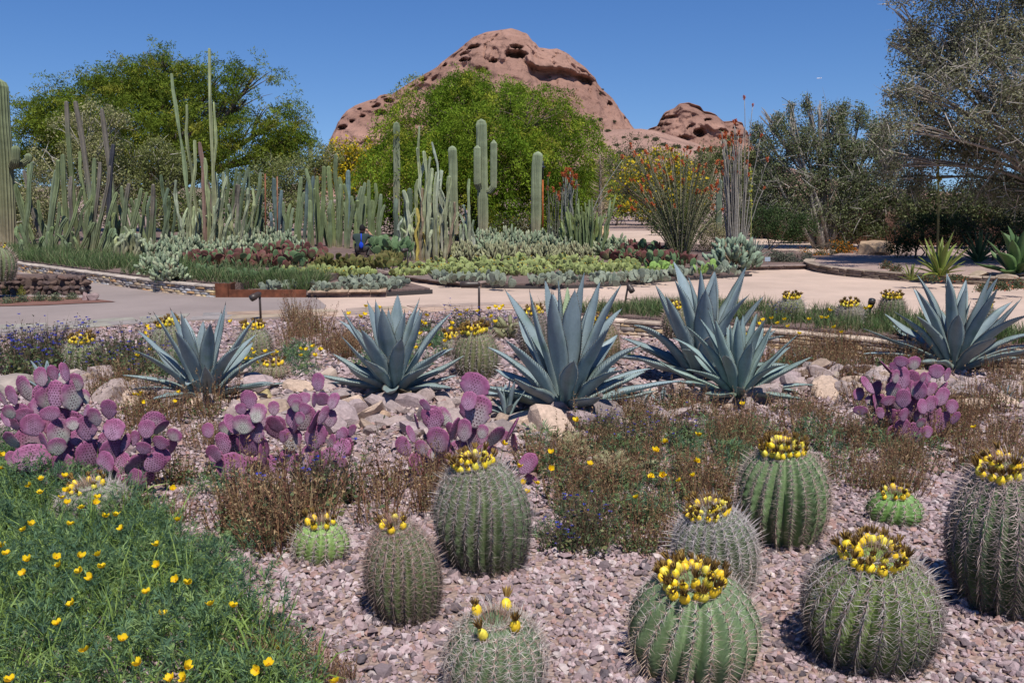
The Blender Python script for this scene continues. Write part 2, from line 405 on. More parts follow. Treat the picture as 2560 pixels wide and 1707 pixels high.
dry_wall('terrace_wall', 'low ochre stone retaining wall below the terrace of barrel cacti behind the agaves', smooth_line([(.75, 13.62), (1.9, 13.05), (3.88, 12.03), (5.1, 11.0), (6.1, 10.46), (7.6, 9.8)]), -.30, [.06, .055, .065, .05], STONE_R, 4, (.14, .36), .2, .225, .045, (.46, .36, .28))
dry_wall('planter_wall', 'curved low wall of dark slate-like stones beside the shaded path', smooth_line([(8.3, 24.4), (7.55, 22.6), (7.6, 20.6), (8.6, 19.0), (10.5, 17.8), (13.5, 17.1)]), 0.0, [.05, .05, .05], [(.20, .15, .115), (.16, .125, .10), (.25, .19, .14)], 5, (.2, .5), .24, .27, .04, (.30, .235, .18))
dry_wall('stone_edging', 'stepped brown stone edging at the tip of the prickly pear bed', [(-3.7, 15.98), (-2.3, 16.12)], 0.0, [.05, .05], STONE_D, 6, (.3, .6), .3, .5, .035, (.30, .215, .15), 'edging')
dry_wall('stone_edging', 'long curved brown stone edging round the middle cactus bed', smooth_line([(-3.5, 22.2), (-2.45, 19.7), (-1.2, 18.02), (-.55, 17.72)]), 0.0, [.045, .045], STONE_D, 7, (.3, .7), .34, .55, .03, (.21, .155, .135), 'edging')
dry_wall('stone_edging', 'low stone edging in front of the big cholla beside the path', [(4.9, 21.9), (8.6, 22.9)], 0.0, [.05, .04], STONE_D, 8, (.3, .7), .3, .4, .03, (.19, .14, .12), 'edging')
dry_wall('stone_edging', 'short dark stone slab edging among the grey prickly pears', [(2.1, 19.1), (3.7, 19.6)], CB, [.06], STONE_D, 9, (.3, .6), .3, .4, .03, (.22, .16, .13), 'edging')
structure(sheet('planter_soil', [(8.4, 24.3), (7.7, 22.6), (7.75, 20.7), (8.7, 19.15), (10.5, 17.95), (13.4, 17.25), (26, 16), (30, 34), (12, 30)], .16, m_pink, .2))

# steel edgings
m_corten = M('rusted_steel', rough=.8, var=.35, scale=9, var2=.25, scale2=2.2, bump=.2, bscale=60)
m_dark = M('dark_metal', rough=.45, var=.1, scale=20, spec=.5)
def strip(name, line, z0, h, th, mat, col, label, cat='edging'):
    P = np.asarray(line, float); t = unit(np.gradient(P, axis=0)); nn = np.stack([-t[:, 1], t[:, 0]], 1) * th / 2; o = P[len(P) // 2].copy()
    a, b = P - nn - o, P + nn - o; n = len(P)
    V = np.concatenate([np.c_[a, np.full(n, 0)], np.c_[a, np.full(n, h)], np.c_[b, np.full(n, h)], np.c_[b, np.full(n, 0)]]); i = np.arange(n - 1)
    F = [np.stack([k * n + i, k * n + i + 1, ((k + 1) % 4) * n + i + 1, ((k + 1) % 4) * n + i], 1) for k in range(4)] + [np.array([[0, n, 2 * n, 3 * n], [4 * n - 1, 3 * n - 1, 2 * n - 1, n - 1]])]
    o_ = MB().add(V, F, col, smooth=False).build(name, mat, None, (o[0], o[1], z0)); return tag(o_, label, cat)
cor = thing('steel_planter_edge', 'rust-red weathering steel plates ending the stone wall below the grass', 'edging', (-4.6, 15.85, 0))
for nm, x0, x1, h in (('end_plate', -5.36, -5.13, .262), ('long_plate', -5.12, -3.72, .15)):
    V, F = box(x0 + 4.6, -.02, 0, x1 + 4.6, .02, h); MB().add(V, F, (.135, .045, .022), smooth=False).build(nm, m_corten, cor)
V, F = box(-.53, .02, 0, -.49, .35, .255); MB().add(V + np.array([0, 0, 0]), F, (.12, .04, .02), smooth=False).build('return_plate', m_corten, cor)
strip('steel_edging', [(-2.3, 16.04), (-1.5, 16.52)], 0, .085, .02, m_dark, (.04, .035, .033), 'black steel edging strip ending in a point beside the stone edging')
strip('steel_edging', smooth_line([(-.62, 17.62), (.2, 17.44), (1.0, 17.4), (2.0, 17.85), (3.1, 18.7)]), 0, .07, .02, m_dark, (.04, .035, .033), 'long curved black steel edging in front of the grey prickly pears')
strip('steel_edging', smooth_line([(3.12, 18.78), (4.3, 19.6), (5.55, 20.35)]), 0, .06, .02, m_dark, (.04, .035, .033), 'black steel edging running back along the path to the big cholla')

# terrace behind the agaves, level with the path
tw = smooth_line([(.6, 13.7), (1.9, 13.1), (3.88, 12.08), (5.1, 11.05), (6.1, 10.5), (9.5, 9.05)])
structure(sheet('terrace_soil', [tuple(p + np.array([.06, .1])) for p in tw] + [(9.5, 10.2), (6.6, 11.85), (5.25, 13.95), (2.9, 15.0), (.4, 14.2)], .003, m_soil, .4))

# ------------------------------------------------------------------ buttes and hill
m_rock = M('red_sandstone', rough=.95, var=.16, scale=.22, bump=1.0, bscale=.45, var2=.14, scale2=.05, dist=1.6, spec=.1)
def butte(name, label, sil, Y, depth, feats, seed, nu=340, nv=140, lump=1.0, cols=((.25, .142, .108), (.325, .192, .147)), base=0.0, cat='rock hill', bulge=(), strata=None, front=1.35):
    """a rock hill from its ridge line: front face, rounded crest and back; feats carve hollows, bulge lists overhanging masses"""
    Yr = Y + depth * .35; sx = np.array([A(p[0], p[1], Yr)[0] for p in sil]); sz = np.array([A(p[0], p[1], Yr)[2] for p in sil])
    u = np.linspace(sx[0], sx[-1], nu); H = np.interp(u, sx, sz)
    k = np.ones(3) / 3; H2 = np.convolve(np.pad(H, 1, 'edge'), k, 'valid'); H = H2
    v = np.linspace(0, 1, nv); vf = .74
    a = np.clip(v / vf, 0, 1); 
    zf = np.where(v < vf, np.sin(a * PI / 2) ** .82, np.cos((v - vf) / (1 - vf) * PI / 2))
    yf = np.where(v < vf, -front * (1 - a) ** 1.25, .9 * np.sin((v - vf) / (1 - vf) * PI / 2))
    Hs = np.maximum(H - base, .5)
    X = np.repeat(u[None], nv, 0); Z = base + zf[:, None] * Hs[None]; Yy = Y + depth * .35 + yf[:, None] * (depth * (.25 + .75 * (Hs / Hs.max()) ** .6))[None]
    P = np.stack([X, Yy, Z], 2).reshape(-1, 3)
    n = fbm(P / 26.0, seed, 6, .56) * 4.2 + fbm(P / 7.0, seed + 9, 4) * 1.3 + np.clip(.10 - np.abs(fbm(P * (1, .5, .45) / 15, seed + 13, 3)), 0, .1) * 22
    if lump > 1:                                               # bouldery: ridged cells
        r = 1 - np.abs(fbm(P / 17.0, seed + 3, 3, .55)); n = n * .5 + (r - .6) * 9
        q = 1 - np.abs(fbm(P / 6.5, seed + 5, 2)); n = n + (q - .6) * 2.2
    env = np.repeat(np.where(v < vf, 1 - .9 * sstep(.8, 1.0, a), .1)[:, None], nu, 1).ravel()
    dy = n * env
    fmask = np.repeat((v <= vf)[:, None], nu, 1).ravel()
    if strata is not None:
        slope, per, amp = strata; s = P[:, 2] + slope * P[:, 0] + fbm(P / 20, seed + 21, 3) * 2.5
        dy = dy - amp * (np.abs(((s / per) % 1) - .5) * 2 - .5) * env
    shade = np.zeros(len(P))
    for (px, py, rx, ry, dp, rot) in feats:
        c = A(px, py, Y); wx, wz = rx * Y / FPX, ry * Y / FPX; ca, sa = math.cos(rot), math.sin(rot)
        ddx = P[:, 0] - c[0]; ddz = P[:, 2] - c[2]; ddx, ddz = ddx * ca + ddz * sa, -ddx * sa + ddz * ca
        wob = np.clip(1 + .6 * fbm(P / 4.0, seed + 31, 3), .45, 1.8)
        r = np.sqrt((ddx / wx) ** 2 + (ddz / wz) ** 2) / wob
        hole = 1 - sstep(.55, 1.0, r); dy = dy + hole * dp * fmask * np.clip(env * 3, 0, 1)
    for (px0, px1, pts, out) in bulge:                          # an overhanging mass with a sharp underside along pts
        bx = [A(p[0], p[1], Y)[0] for p in pts]; bz = [A(p[0], p[1], Y)[2] for p in pts]
        lo = np.interp(P[:, 0], bx, bz); e = sstep(bx[0], bx[0] + 6, P[:, 0]) * (1 - sstep(bx[-1] - 5, bx[-1], P[:, 0]))
        up = sstep(-.5, .9, P[:, 2] - lo); dy = dy - out * up * e * fmask * np.clip(env * 1.6, 0, 1) + .8 * out * (1 - up) * sstep(-9, -1, P[:, 2] - lo) * e * fmask
    P[:, 1] += dy
    t = np.clip(.5 + .6 * fbm(P / 22, seed + 40, 5), 0, 1); c = cmix(cols[0], cols[1], t); vs = np.clip(fbm(P * (1, .6, .22) / 8, seed + 50, 4) - .25, 0, 1); c = c * (1 - .55 * vs)[:, None]; wb = np.clip(fbm(np.c_[P[:, 0] / 60, P[:, 1] / 60, (P[:, 2] + .28 * P[:, 0]) / 3.5], seed + 60, 3), -.5, .8); c = c * (1 + .16 * wb)[:, None]
    o = P.mean(0); o[2] = 0; o[1] = Y
    ob = MB().add(P - o, grid_faces(nv, nu, False), c).build(name, m_rock, None, tuple(o))
    return ob
sil1 = [(790, 430), (828, 380), (839, 347), (843, 332), (865, 280), (891, 264), (924, 251), (948, 247), (951, 239), (965, 236), (983, 237), (1017, 214), (1054, 192), (1098, 168), (1109, 155), (1135, 134), (1161, 114), (1183, 95), (1217, 82), (1254, 76), (1279, 72), (1300, 79), (1316, 88), (1325, 101), (1328, 110), (1339, 114), (1343, 126), (1372, 129), (1390, 126), (1416, 138), (1438, 158), (1464, 177), (1483, 192), (1486, 204), (1501, 221), (1520, 238), (1535, 255), (1542, 271), (1560, 292), (1581, 321), (1605, 350), (1640, 400)]
f1 = [(1185, 115, 17, 7, 9, 0), (1290, 121, 20, 6, 9, 0), (1288, 142, 24, 10, 13, -.1), (1232, 160, 19, 7, 10, 0), (1160, 153, 24, 8, 9, -.15), (1111, 160, 8, 7, 7, 0), (1165, 132, 16, 6, 5, 0), (1055, 198, 10, 5, 6, .2), (1030, 212, 14, 5, 6, .3), (965, 248, 16, 8, 6, 0), (930, 262, 14, 7, 5, .3), (950, 285, 15, 9, 7, 0), (860, 322, 14, 8, 7, 0), (893, 270, 8, 4, 4, 0), (1205, 185, 18, 5, 6, 0), (1525, 262, 8, 9, 4, 0), (880, 305, 7, 4, 4, 0), (905, 290, 9, 5, 4, 0)]
tag(butte('sandstone_butte', 'massive rounded red sandstone butte pitted with caves behind the green tree', sil1, 400, 62, f1, 2, strata=(.28, 6.0, 1.7), bulge=[(1310, 1490, [(1300, 150), (1318, 170), (1345, 180), (1400, 178), (1440, 186), (1470, 193), (1492, 200)], 6.5)]), cat='rock hill')
bpy.data.objects['sandstone_butte']['label'] = 'massive rounded red sandstone butte pitted with caves behind the green tree'
sil2 = [(1560, 420), (1600, 345), (1622, 322), (1645, 314), (1656, 292), (1663, 280), (1687, 270), (1699, 259), (1722, 256), (1746, 265), (1757, 278), (1773, 280), (1789, 286), (1808, 304), (1836, 302), (1855, 306), (1863, 333), (1875, 356), (1894, 388), (1930, 425)]
f2 = [(1680, 290, 22, 6, 5, 0), (1740, 335, 18, 10, 8, 0), (1770, 300, 14, 5, 5, .2), (1665, 310, 14, 5, 4, 0), (1800, 330, 16, 5, 6, -.2), (1700, 350, 20, 7, 6, 0), (1830, 345, 20, 7, 6, 0), (1850, 320, 9, 7, 4, 0), (1790, 390, 20, 8, 5, 0), (1720, 320, 12, 5, 5, .5)]
tag(butte('sandstone_butte', 'smaller craggy red butte of piled boulders beside the rounded one', sil2, 390, 36, f2, 17, nu=200, nv=110, lump=2.0), 'smaller craggy red butte of piled boulders beside the rounded one', 'rock hill')
sil3 = [(1180, 470), (1300, 405), (1400, 345), (1470, 330), (1560, 326), (1594, 326), (1640, 337), (1720, 365), (1800, 385), (1900, 410), (2000, 440), (2200, 470), (2500, 490)]
structure(butte('hill', '', sil3, 365, 80, [], 23, nu=160, nv=60, cols=((.30, .185, .145), (.35, .215, .17)), front=1.9))
sil4 = [(-900, 497), (-300, 480), (0, 470), (300, 462), (520, 470), (700, 478), (820, 440), (1000, 430), (1300, 455)]
structure(butte('hill', '', sil4, 600, 120, [], 29, nu=120, nv=40, cols=((.20, .17, .12), (.26, .19, .14))))
# ------------------------------------------------------------------ barrel cacti
m_cactus = M('cactus_skin', rough=.55, var=.14, scale=18, bump=.12, bscale=70, spec=.35, var2=.1, scale2=4)
m_spine = M('spine', rough=.6, var=.0, spec=.3)
m_fruit = M('cactus_fruit', rough=.45, var=.12, scale=30, spec=.4, bump=.15, bscale=60)
m_tuft = M('dried_flower', rough=.9, var=.2, scale=60)
def fruit_meshes():
    out = []
    for k in range(4):
        rs = np.random.RandomState(40 + k); n = 9; t = np.linspace(0, 1, n)
        prof = np.array([.35, .80, .97, 1.0, 1.0, .95, .85, .66, .40]) * .0148
        P = np.c_[np.zeros(n), np.zeros(n), t * .038]
        pr = 1 + .13 * np.sin(np.arange(10)[None] * 2.4 + np.arange(n)[:, None] * 2.1)
        V, F = tube(P, prof, 10, True, pr); hz = V[:, 2] / .038
        c = cmix(((.74, .50, .02), (.80, .57, .025), (.62, .52, .05), (.82, .60, .03))[k], ((.84, .58, .03), (.86, .64, .03), (.74, .62, .07), (.80, .50, .02))[k], hz); c = cmix(c, np.tile((.5, .47, .06), (len(c), 1)), np.clip(.3 - hz, 0, .3) * 2.4); c = c * (1 - .3 * (rs.rand(len(c)) < .12))[:, None]
        fm = MB().add(V, F, c).mesh('fruit', m_fruit)
        q = 46; a = rs.uniform(0, 2 * PI, q); r = rs.uniform(.1, 1.0, q)
        D = np.stack([np.cos(a) * r * .75, np.sin(a) * r * .75, np.ones(q)], 1); B = np.c_[np.cos(a) * .0045, np.sin(a) * .0045, np.full(q, .036)]
        V, F, m = ribbons(B, D, rs.uniform(.014, .030, q), .0046, rs, -.1)
        c = np.repeat(pick([(.24, .14, .035), (.16, .085, .025), (.32, .21, .06), (.10, .055, .02)], q, rs, .2), m, 0)
        tm = MB().add(V, F, c, smooth=False).mesh('dried_flower', m_tuft)
        out.append((fm, tm))
    return out
FRUITS = fruit_meshes()
def barrel(label, px, ybot, ytop, w, ribs=20, green=(.10, .185, .075), green2=None, spine=((.42, .36, .32), (.30, .22, .19), (.5, .45, .4)), low=((.06, .045, .04), (.12, .09, .075)),
           fruits=12, ring=.30, tilt=(-6, 4), seed=1, dens=1.0, slen=.05, twist=.25, hook=False, z0=None, fsize=1.0, near=True, rad=9, yoff=0, dry=0.0, oldtuft=False, deep=.25, pads=None, pole=(.33, .62)):
    rs = np.random.RandomState(seed)
    z = 0.0 if z0 is None else z0
    for _ in range(4):
        p = G(px, ybot, z); R = mpx(w / 2, p[1] + .2, .2) * .95; Yc = p[1] + R * .72 + yoff; x = A(px, ybot, Yc)[0]
        if z0 is None: z = float(gz(x, Yc))
    H = A(px, ytop, Yc + R * .25)[2] - z
    root = thing('barrel_cactus', label, 'cactus', (x, Yc, z), group='barrel cacti')
    root.rotation_mode = 'QUATERNION'; root.rotation_quaternion = (Matrix.Rotation(math.radians(tilt[0]), 3, 'Y') @ Matrix.Rotation(math.radians(tilt[1]), 3, 'X') @ Matrix.Rotation(rs.uniform(0, 6), 3, 'Z')).to_quaternion()
    # body
    nu = ribs * (6 if near else 4); nv = 38 if near else 20
    t = np.linspace(0, 1, nv); a = np.linspace(0, 2 * PI, nu, endpoint=False)
    pr = R * np.clip(np.sin(np.clip(t * .81 + .19, 0, 1) * PI), 0, 1) ** .47; pr = pr * (1 - .05 * (1 - t)) ; pr[-1] = R * .02
    hz = H * (t ** .92); hz = hz - .05 * R * sstep(.9, 1, t)
    npole = 1.0
    tw = twist * t ** 1.4
    ph = (a[None] * ribs) % (2 * PI); rib = np.abs(((a[None] * ribs / (2 * PI)) % 1) * 2 - 1) ** .85
    nare = max(7, int((H * 1.25) / (.024 if near else .04)))
    tub = .055 * np.cos(t[:, None] * nare * 2 * PI) * rib ** 3 * (1 if near else .6)
    fade = (1 - sstep(.9, 1, t))[:, None]
    rr = pr[:, None] * (1 - deep * (1 - rib) * fade + tub * .6 * fade)
    lob = (1 + .035 * np.sin(a * 2 + seed))[None] * (1 + .03 * vnoise(np.c_[np.repeat(t * 5, nu), np.tile(np.cos(a) * 2.2, nv), np.tile(np.sin(a) * 2.2, nv)], seed).reshape(nv, nu))
    V = np.stack([rr * lob * np.cos(a[None] + tw[:, None]), rr * lob * np.sin(a[None] + tw[:, None]), np.repeat(hz[:, None], nu, 1)], 2).reshape(-1, 3)
    n = len(V); V = np.vstack([V, [0, 0, hz[-1]]]); j = np.arange(nu)
    F = [grid_faces(nv, nu), np.stack([(nv - 1) * nu + j, (nv - 1) * nu + (j + 1) % nu, np.full(nu, n)], 1)]
    g1 = np.array(green); g2 = np.array(green2 if green2 else (green[0] * 1.5, green[1] * 1.25, green[2] * 1.1))
    ribv = np.repeat(rib, nv, 0).ravel(); tv = np.repeat(t[:, None], nu, 1).ravel()
    c = cmix(g2, g1, ribv ** 2 * .8) * (1 + .13 * fbm(V[:-1] * 9, seed, 3))[:, None]; c = cmix(c, np.tile((.26, .205, .11), (len(c), 1)), np.clip((.16 - tv) / .16, 0, 1) * (.35 + dry) * np.clip(.5 + vnoise(V[:-1] * 30, seed), 0, 1))
    c = np.vstack([c, [.2, .17, .1]])
    MB().add(V, F, c).build('body', m_cactus, root)
    # areoles and spines
    rk = np.repeat(np.arange(ribs), nare); kk = np.tile(np.arange(nare), ribs); tt = (kk + .5) / nare; tt = np.clip(tt, .02, .985)
    ang = rk * 2 * PI / ribs + twist * tt ** 1.4
    prf = lambda q: R * np.clip(np.sin(np.clip(q * .81 + .19, 0, 1) * PI), 0, 1) ** .47 * (1 - .05 * (1 - q))
    r0 = prf(tt) * 1.01; z1 = H * tt ** .92
    dr = (prf(np.clip(tt + .02, 0, .999)) - prf(np.clip(tt - .02, 0, 1))); dz = H * (np.clip(tt + .02, 0, 1) ** .92 - np.clip(tt - .02, 0, 1) ** .92)
    nr = dz; nz = -dr; ln = np.hypot(nr, nz); nr, nz = nr / ln, nz / ln
    B = np.stack([r0 * np.cos(ang), r0 * np.sin(ang), z1], 1); Nn = np.stack([nr * np.cos(ang), nr * np.sin(ang), nz], 1)
    Tz = np.stack([-nz * np.cos(ang), -nz * np.sin(ang), nr], 1); Ts = np.stack([-np.sin(ang), np.cos(ang), 0 * ang], 1)
    keep = tt > .02
    S = MB()
    ncs = [(.92, 1.0, 0)] + [(.35, .85, q) for q in range(int((9 if near else 7) * dens))]
    k_sp = len(ncs)
    for i, (fwd, lf, q) in enumerate(ncs):
        th = rs.uniform(-.3, .3, len(B)) + (q * 2 * PI / max(1, k_sp - 1)) + .4
        D = Nn * fwd * rs.uniform(.6, 1.15, len(B))[:, None] + Ts * (np.cos(th) * (1 if i else .25))[:, None] + Tz * (np.sin(th) * (.8 if i else .25))[:, None]
        L = slen * lf * rs.uniform(.6, 1.25, len(B)) * (1 if i else 1.25)
        bend = None
        if i == 0 or hook: bend = (-Nn * .1 + Tz * rs.uniform(-.5, -.15, len(B))[:, None]) * (L * (.75 if hook and i == 0 else .25))[:, None] + rvec(len(B), rs) * (L * .1)[:, None]
        V, F, m = pyramids(B + Nn * .001, D, L, (.00115 if near else .0022) * (1.35 if i == 0 else 1), rs, bend)
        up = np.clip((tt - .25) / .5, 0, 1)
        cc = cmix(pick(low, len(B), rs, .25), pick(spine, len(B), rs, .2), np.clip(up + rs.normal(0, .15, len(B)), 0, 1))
        S.add(V, F, np.repeat(cc, m, 0), smooth=False)
    # areole pads
    V, F, m = kites(B - Tz * .009 + Nn * .002, Tz, .019, .010, rs, side=Ts); S.add(V, F, np.repeat(pick([(.26, .18, .12), (.16, .11, .085), (.34, .25, .18)], len(B), rs), m, 0), smooth=False)
    # wool and young spines at the crown
    nw = 90 if near else 30; aw = rs.uniform(0, 2 * PI, nw); rw = R * .26 * rs.uniform(0, 1, nw) ** .5
    Dw = np.stack([np.cos(aw) * rw / R * 2, np.sin(aw) * rw / R * 2, np.ones(nw)], 1)
    V, F, m = pyramids(np.stack([rw * np.cos(aw), rw * np.sin(aw), np.full(nw, H - .02 * R)], 1), Dw, slen * rs.uniform(.7, 1.3, nw), .0014 if near else .003, rs)
    S.add(V, F, np.repeat(pick([(.36, .2, .14), (.45, .33, .24), (.28, .16, .12)], nw, rs), m, 0), smooth=False)
    tag(S.build('spines', m_spine, root), kind='stuff')
    # fruits
    fd = .030 * fsize * (.95 if near else .93); full = fruits > 10; n1 = int(2 * PI * ring * R * 1.04 / fd * (.5 + fruits / 36)) if full else fruits; n2 = int(n1 * .55) if full else 0; nfr = n1 + n2
    for i in range(nfr):
        rho = ring * R * (rs.uniform(.78, 1.15) if not full else (1.04 if i < n1 else .62) * rs.uniform(.93, 1.07)); an = (2 * PI * i / max(1, n1) if i < n1 else 2 * PI * (i - n1) / n2 + .3) + rs.uniform(-.12, .12)
        fm, tm = FRUITS[rs.randint(4)]; q = rs.uniform(.85, 1.2) * fsize * (.95 if near else .93)
        zz = H * (1 - .42 * (rho / R) ** 2) - .004
        o = put('fruit', fm, root, (rho * math.cos(an), rho * math.sin(an), zz), (rs.uniform(-.15, .15), .28 + rs.uniform(-.15, .25), an), (q * rs.uniform(.9, 1.15), q * rs.uniform(.9, 1.15), q * rs.uniform(.85, 1.2)))
        o.rotation_euler = (rs.uniform(-.15, .15), .25 + rs.uniform(-.15, .3), an)
        put('dried_flower', tm, o, (0, 0, 0), (0, 0, rs.uniform(0, 6)), (1, 1, rs.uniform(.8, 1.3)))
    return root
GR = ((.40, .35, .325), (.31, .25, .225), (.48, .43, .40), (.26, .18, .155))
PK = ((.36, .265, .225), (.31, .185, .15), (.40, .33, .28))
WH = ((.50, .455, .41), (.42, .36, .31), (.34, .24, .19))
BR = ((.40, .28, .22), (.30, .2, .17), (.5, .42, .36))
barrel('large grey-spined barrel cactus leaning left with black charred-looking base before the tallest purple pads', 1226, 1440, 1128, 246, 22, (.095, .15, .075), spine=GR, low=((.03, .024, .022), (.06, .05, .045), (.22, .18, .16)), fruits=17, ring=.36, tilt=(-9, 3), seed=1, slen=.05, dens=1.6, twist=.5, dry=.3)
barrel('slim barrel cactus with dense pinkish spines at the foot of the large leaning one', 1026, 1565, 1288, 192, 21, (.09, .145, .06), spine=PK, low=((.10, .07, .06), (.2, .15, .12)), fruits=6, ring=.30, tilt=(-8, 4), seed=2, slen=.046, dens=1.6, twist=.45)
barrel('small bright green barrel cactus with white starry spines beside the tall brown weeds', 808, 1415, 1296, 146, 15, (.15, .26, .065), (.25, .37, .11), spine=WH, low=WH, fruits=6, ring=.40, tilt=(-3, 4), seed=3, slen=.046, dens=1.3, twist=.3, fsize=.95, deep=.28)
barrel('grey-green barrel cactus crowned by four long yellow fruits and reddish young spines', 1243, 1775, 1512, 268, 20, (.085, .15, .08), spine=WH, low=GR, fruits=4, ring=.42, tilt=(-2, 8), seed=4, slen=.052, dens=1.7, twist=.3, fsize=1.25)
barrel('broad green barrel cactus with deep smooth ribs and a thick yellow fruit crown', 1736, 1725, 1400, 340, 19, (.125, .195, .09), (.19, .27, .13), spine=WH, low=((.36, .24, .17), (.45, .35, .27)), fruits=18, ring=.40, tilt=(-6, 10), seed=5, slen=.046, dens=1.1, twist=.35, fsize=1.15, deep=.30)
barrel('white-spined barrel cactus half hidden behind the broad smooth-ribbed one', 1802, 1500, 1245, 216, 20, (.09, .15, .07), spine=((.46, .42, .40), (.36, .30, .29), (.54, .5, .48)), low=GR, fruits=18, ring=.42, tilt=(-12, 4), seed=6, slen=.055, dens=1.7, twist=.3, fsize=.9)
barrel('upright green barrel cactus with straight open ribs rising from brown weeds', 1957, 1372, 1092, 238, 20, (.11, .18, .078), (.165, .24, .105), spine=((.36, .28, .23), (.45, .38, .32)), low=((.20, .14, .12), (.3, .22, .18)), fruits=18, ring=.40, tilt=(-5, 6), seed=7, slen=.042, dens=1.1, twist=.15, fsize=1.05, deep=.28)
barrel('stout yellow-green barrel cactus bristling with grey hooked spines on open gravel', 2165, 1690, 1338, 340, 22, (.12, .19, .06), (.20, .28, .08), spine=GR, low=((.06, .05, .045), (.14, .11, .1)), fruits=15, ring=.40, tilt=(-4, 9), seed=8, slen=.056, dens=1.35, twist=.2, hook=True, fsize=1.15, deep=.27)
barrel('small glossy green barrel cactus with a few pale yellow fruits near the upright ribbed one', 2232, 1320, 1222, 138, 14, (.10, .20, .055), (.16, .29, .08), spine=((.42, .3, .25), (.55, .46, .40)), low=WH, fruits=9, ring=.46, tilt=(-3, 8), seed=9, slen=.04, dens=.9, twist=.3, fsize=.95, deep=.30)
barrel('tall dark barrel cactus with long curved pinkish spines and scattered fruits', 2512, 1548, 1132, 285, 21, (.07, .13, .055), (.12, .19, .075), spine=((.52, .42, .38), (.42, .32, .29)), low=((.07, .05, .045), (.16, .12, .1)), fruits=17, ring=.42, tilt=(-7, 4), seed=10, slen=.06, dens=1.3, twist=.15, hook=True, fsize=1.1, deep=.28)
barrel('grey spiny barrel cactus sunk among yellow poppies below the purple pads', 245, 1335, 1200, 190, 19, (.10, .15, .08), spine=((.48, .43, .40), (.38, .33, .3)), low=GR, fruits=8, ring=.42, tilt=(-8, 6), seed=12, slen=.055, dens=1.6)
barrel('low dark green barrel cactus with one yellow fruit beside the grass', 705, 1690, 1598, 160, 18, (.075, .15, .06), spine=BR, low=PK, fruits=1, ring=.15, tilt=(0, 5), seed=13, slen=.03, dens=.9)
mid = dict(near=False, slen=.055, dens=1.1)
barrel('pale green barrel cactus with a flat yellow crown beside the blue flowers', 210, 935, 842, 100, 20, (.13, .185, .085), spine=WH, low=WH, fruits=16, ring=.5, tilt=(3, 3), seed=21, fsize=1.35, **mid)
barrel('grey barrel cactus behind the left side of the most westerly agave', 440, 910, 802, 112, 20, (.12, .15, .09), spine=GR, low=GR, fruits=13, ring=.4, tilt=(-8, 3), seed=22, fsize=1.3, **mid)
bpy.data.objects['barrel_cactus.013']['label'] = 'grey barrel cactus half hidden behind the agave next to the blue flowers'
barrel('grey barrel cactus with brown and yellow crown beside the post lamp', 640, 908, 812, 98, 20, (.13, .16, .09), spine=GR, low=PK, fruits=13, ring=.42, tilt=(-2, 3), seed=23, fsize=1.3, **mid)
barrel('low rounded pinkish barrel cactus crowned with fruits between two agaves', 684, 952, 906, 82, 18, (.14, .16, .09), spine=PK, low=PK, fruits=9, ring=.45, tilt=(0, 3), seed=24, fsize=1.15, **mid)
barrel('small grey spiny barrel cactus without fruit behind agave leaves', 416, 922, 872, 76, 18, (.13, .15, .10), spine=GR, low=GR, fruits=0, seed=25, **mid)
barrel('broad barrel cactus with heavy yellow crown between two agaves', 1194, 948, 816, 126, 22, (.12, .15, .08), spine=PK, low=GR, fruits=22, ring=.45, tilt=(-4, 3), seed=26, fsize=1.4, **mid)
barrel('small barrel cactus crowded against the broad heavily crowned one', 1137, 905, 836, 66, 18, (.12, .15, .08), spine=GR, low=GR, fruits=11, ring=.5, tilt=(-6, 3), seed=27, fsize=1.25, yoff=.35, **mid)
barrel('dark purplish barrel cactus behind the largest agave', 1342, 905, 768, 86, 20, (.10, .11, .075), spine=((.3, .22, .22), (.38, .3, .3)), low=GR, fruits=12, ring=.45, tilt=(-4, 3), seed=28, fsize=1.3, **mid)
barrel('tan barrel cactus with yellow crown in front of the terrace wall', 1510, 912, 792, 98, 20, (.14, .14, .075), spine=PK, low=PK, fruits=14, ring=.48, tilt=(-7, 3), seed=29, fsize=1.35, **mid)
barrel('barrel cactus with dried brown fruits behind the paired agaves', 1694, 848, 758, 84, 20, (.12, .14, .08), spine=BR, low=PK, fruits=13, ring=.5, tilt=(0, 3), seed=30, fsize=1.3, z0=0.0, **mid)
barrel('pale green barrel cactus with neat fruit ring in the terrace grass beside blue flowers', 1978, 800, 738, 68, 20, (.13, .17, .09), spine=WH, low=WH, fruits=15, ring=.5, tilt=(-2, 3), seed=31, fsize=1.35, z0=0.0, **mid)
barrel('grey shaggy barrel cactus in the terrace grass between two greener ones', 2124, 812, 756, 70, 20, (.14, .15, .11), spine=GR, low=GR, fruits=16, ring=.52, tilt=(-5, 3), seed=32, fsize=1.35, z0=0.0, **mid)
barrel('dark ribbed barrel cactus with bright crown in the terrace grass by the small lamp', 2228, 806, 735, 72, 17, (.07, .10, .05), spine=BR, low=BR, fruits=16, ring=.52, tilt=(-2, 3), seed=33, fsize=1.35, z0=0.0, **mid)
barrel('barrel cactus with pale yellow fruits behind the agave at the end of the terrace', 2455, 838, 756, 62, 20, (.11, .14, .08), spine=GR, low=GR, fruits=10, ring=.5, tilt=(-2, 3), seed=34, fsize=1.3, z0=0.0, **mid)
barrel('tall barrel cactus growing on the dark lava rock planter', -2, 704, 612, 92, 20, (.10, .14, .07), spine=PK, low=BR, fruits=9, ring=.4, tilt=(2, 2), seed=35, fsize=1.3, z0=.33, **mid)

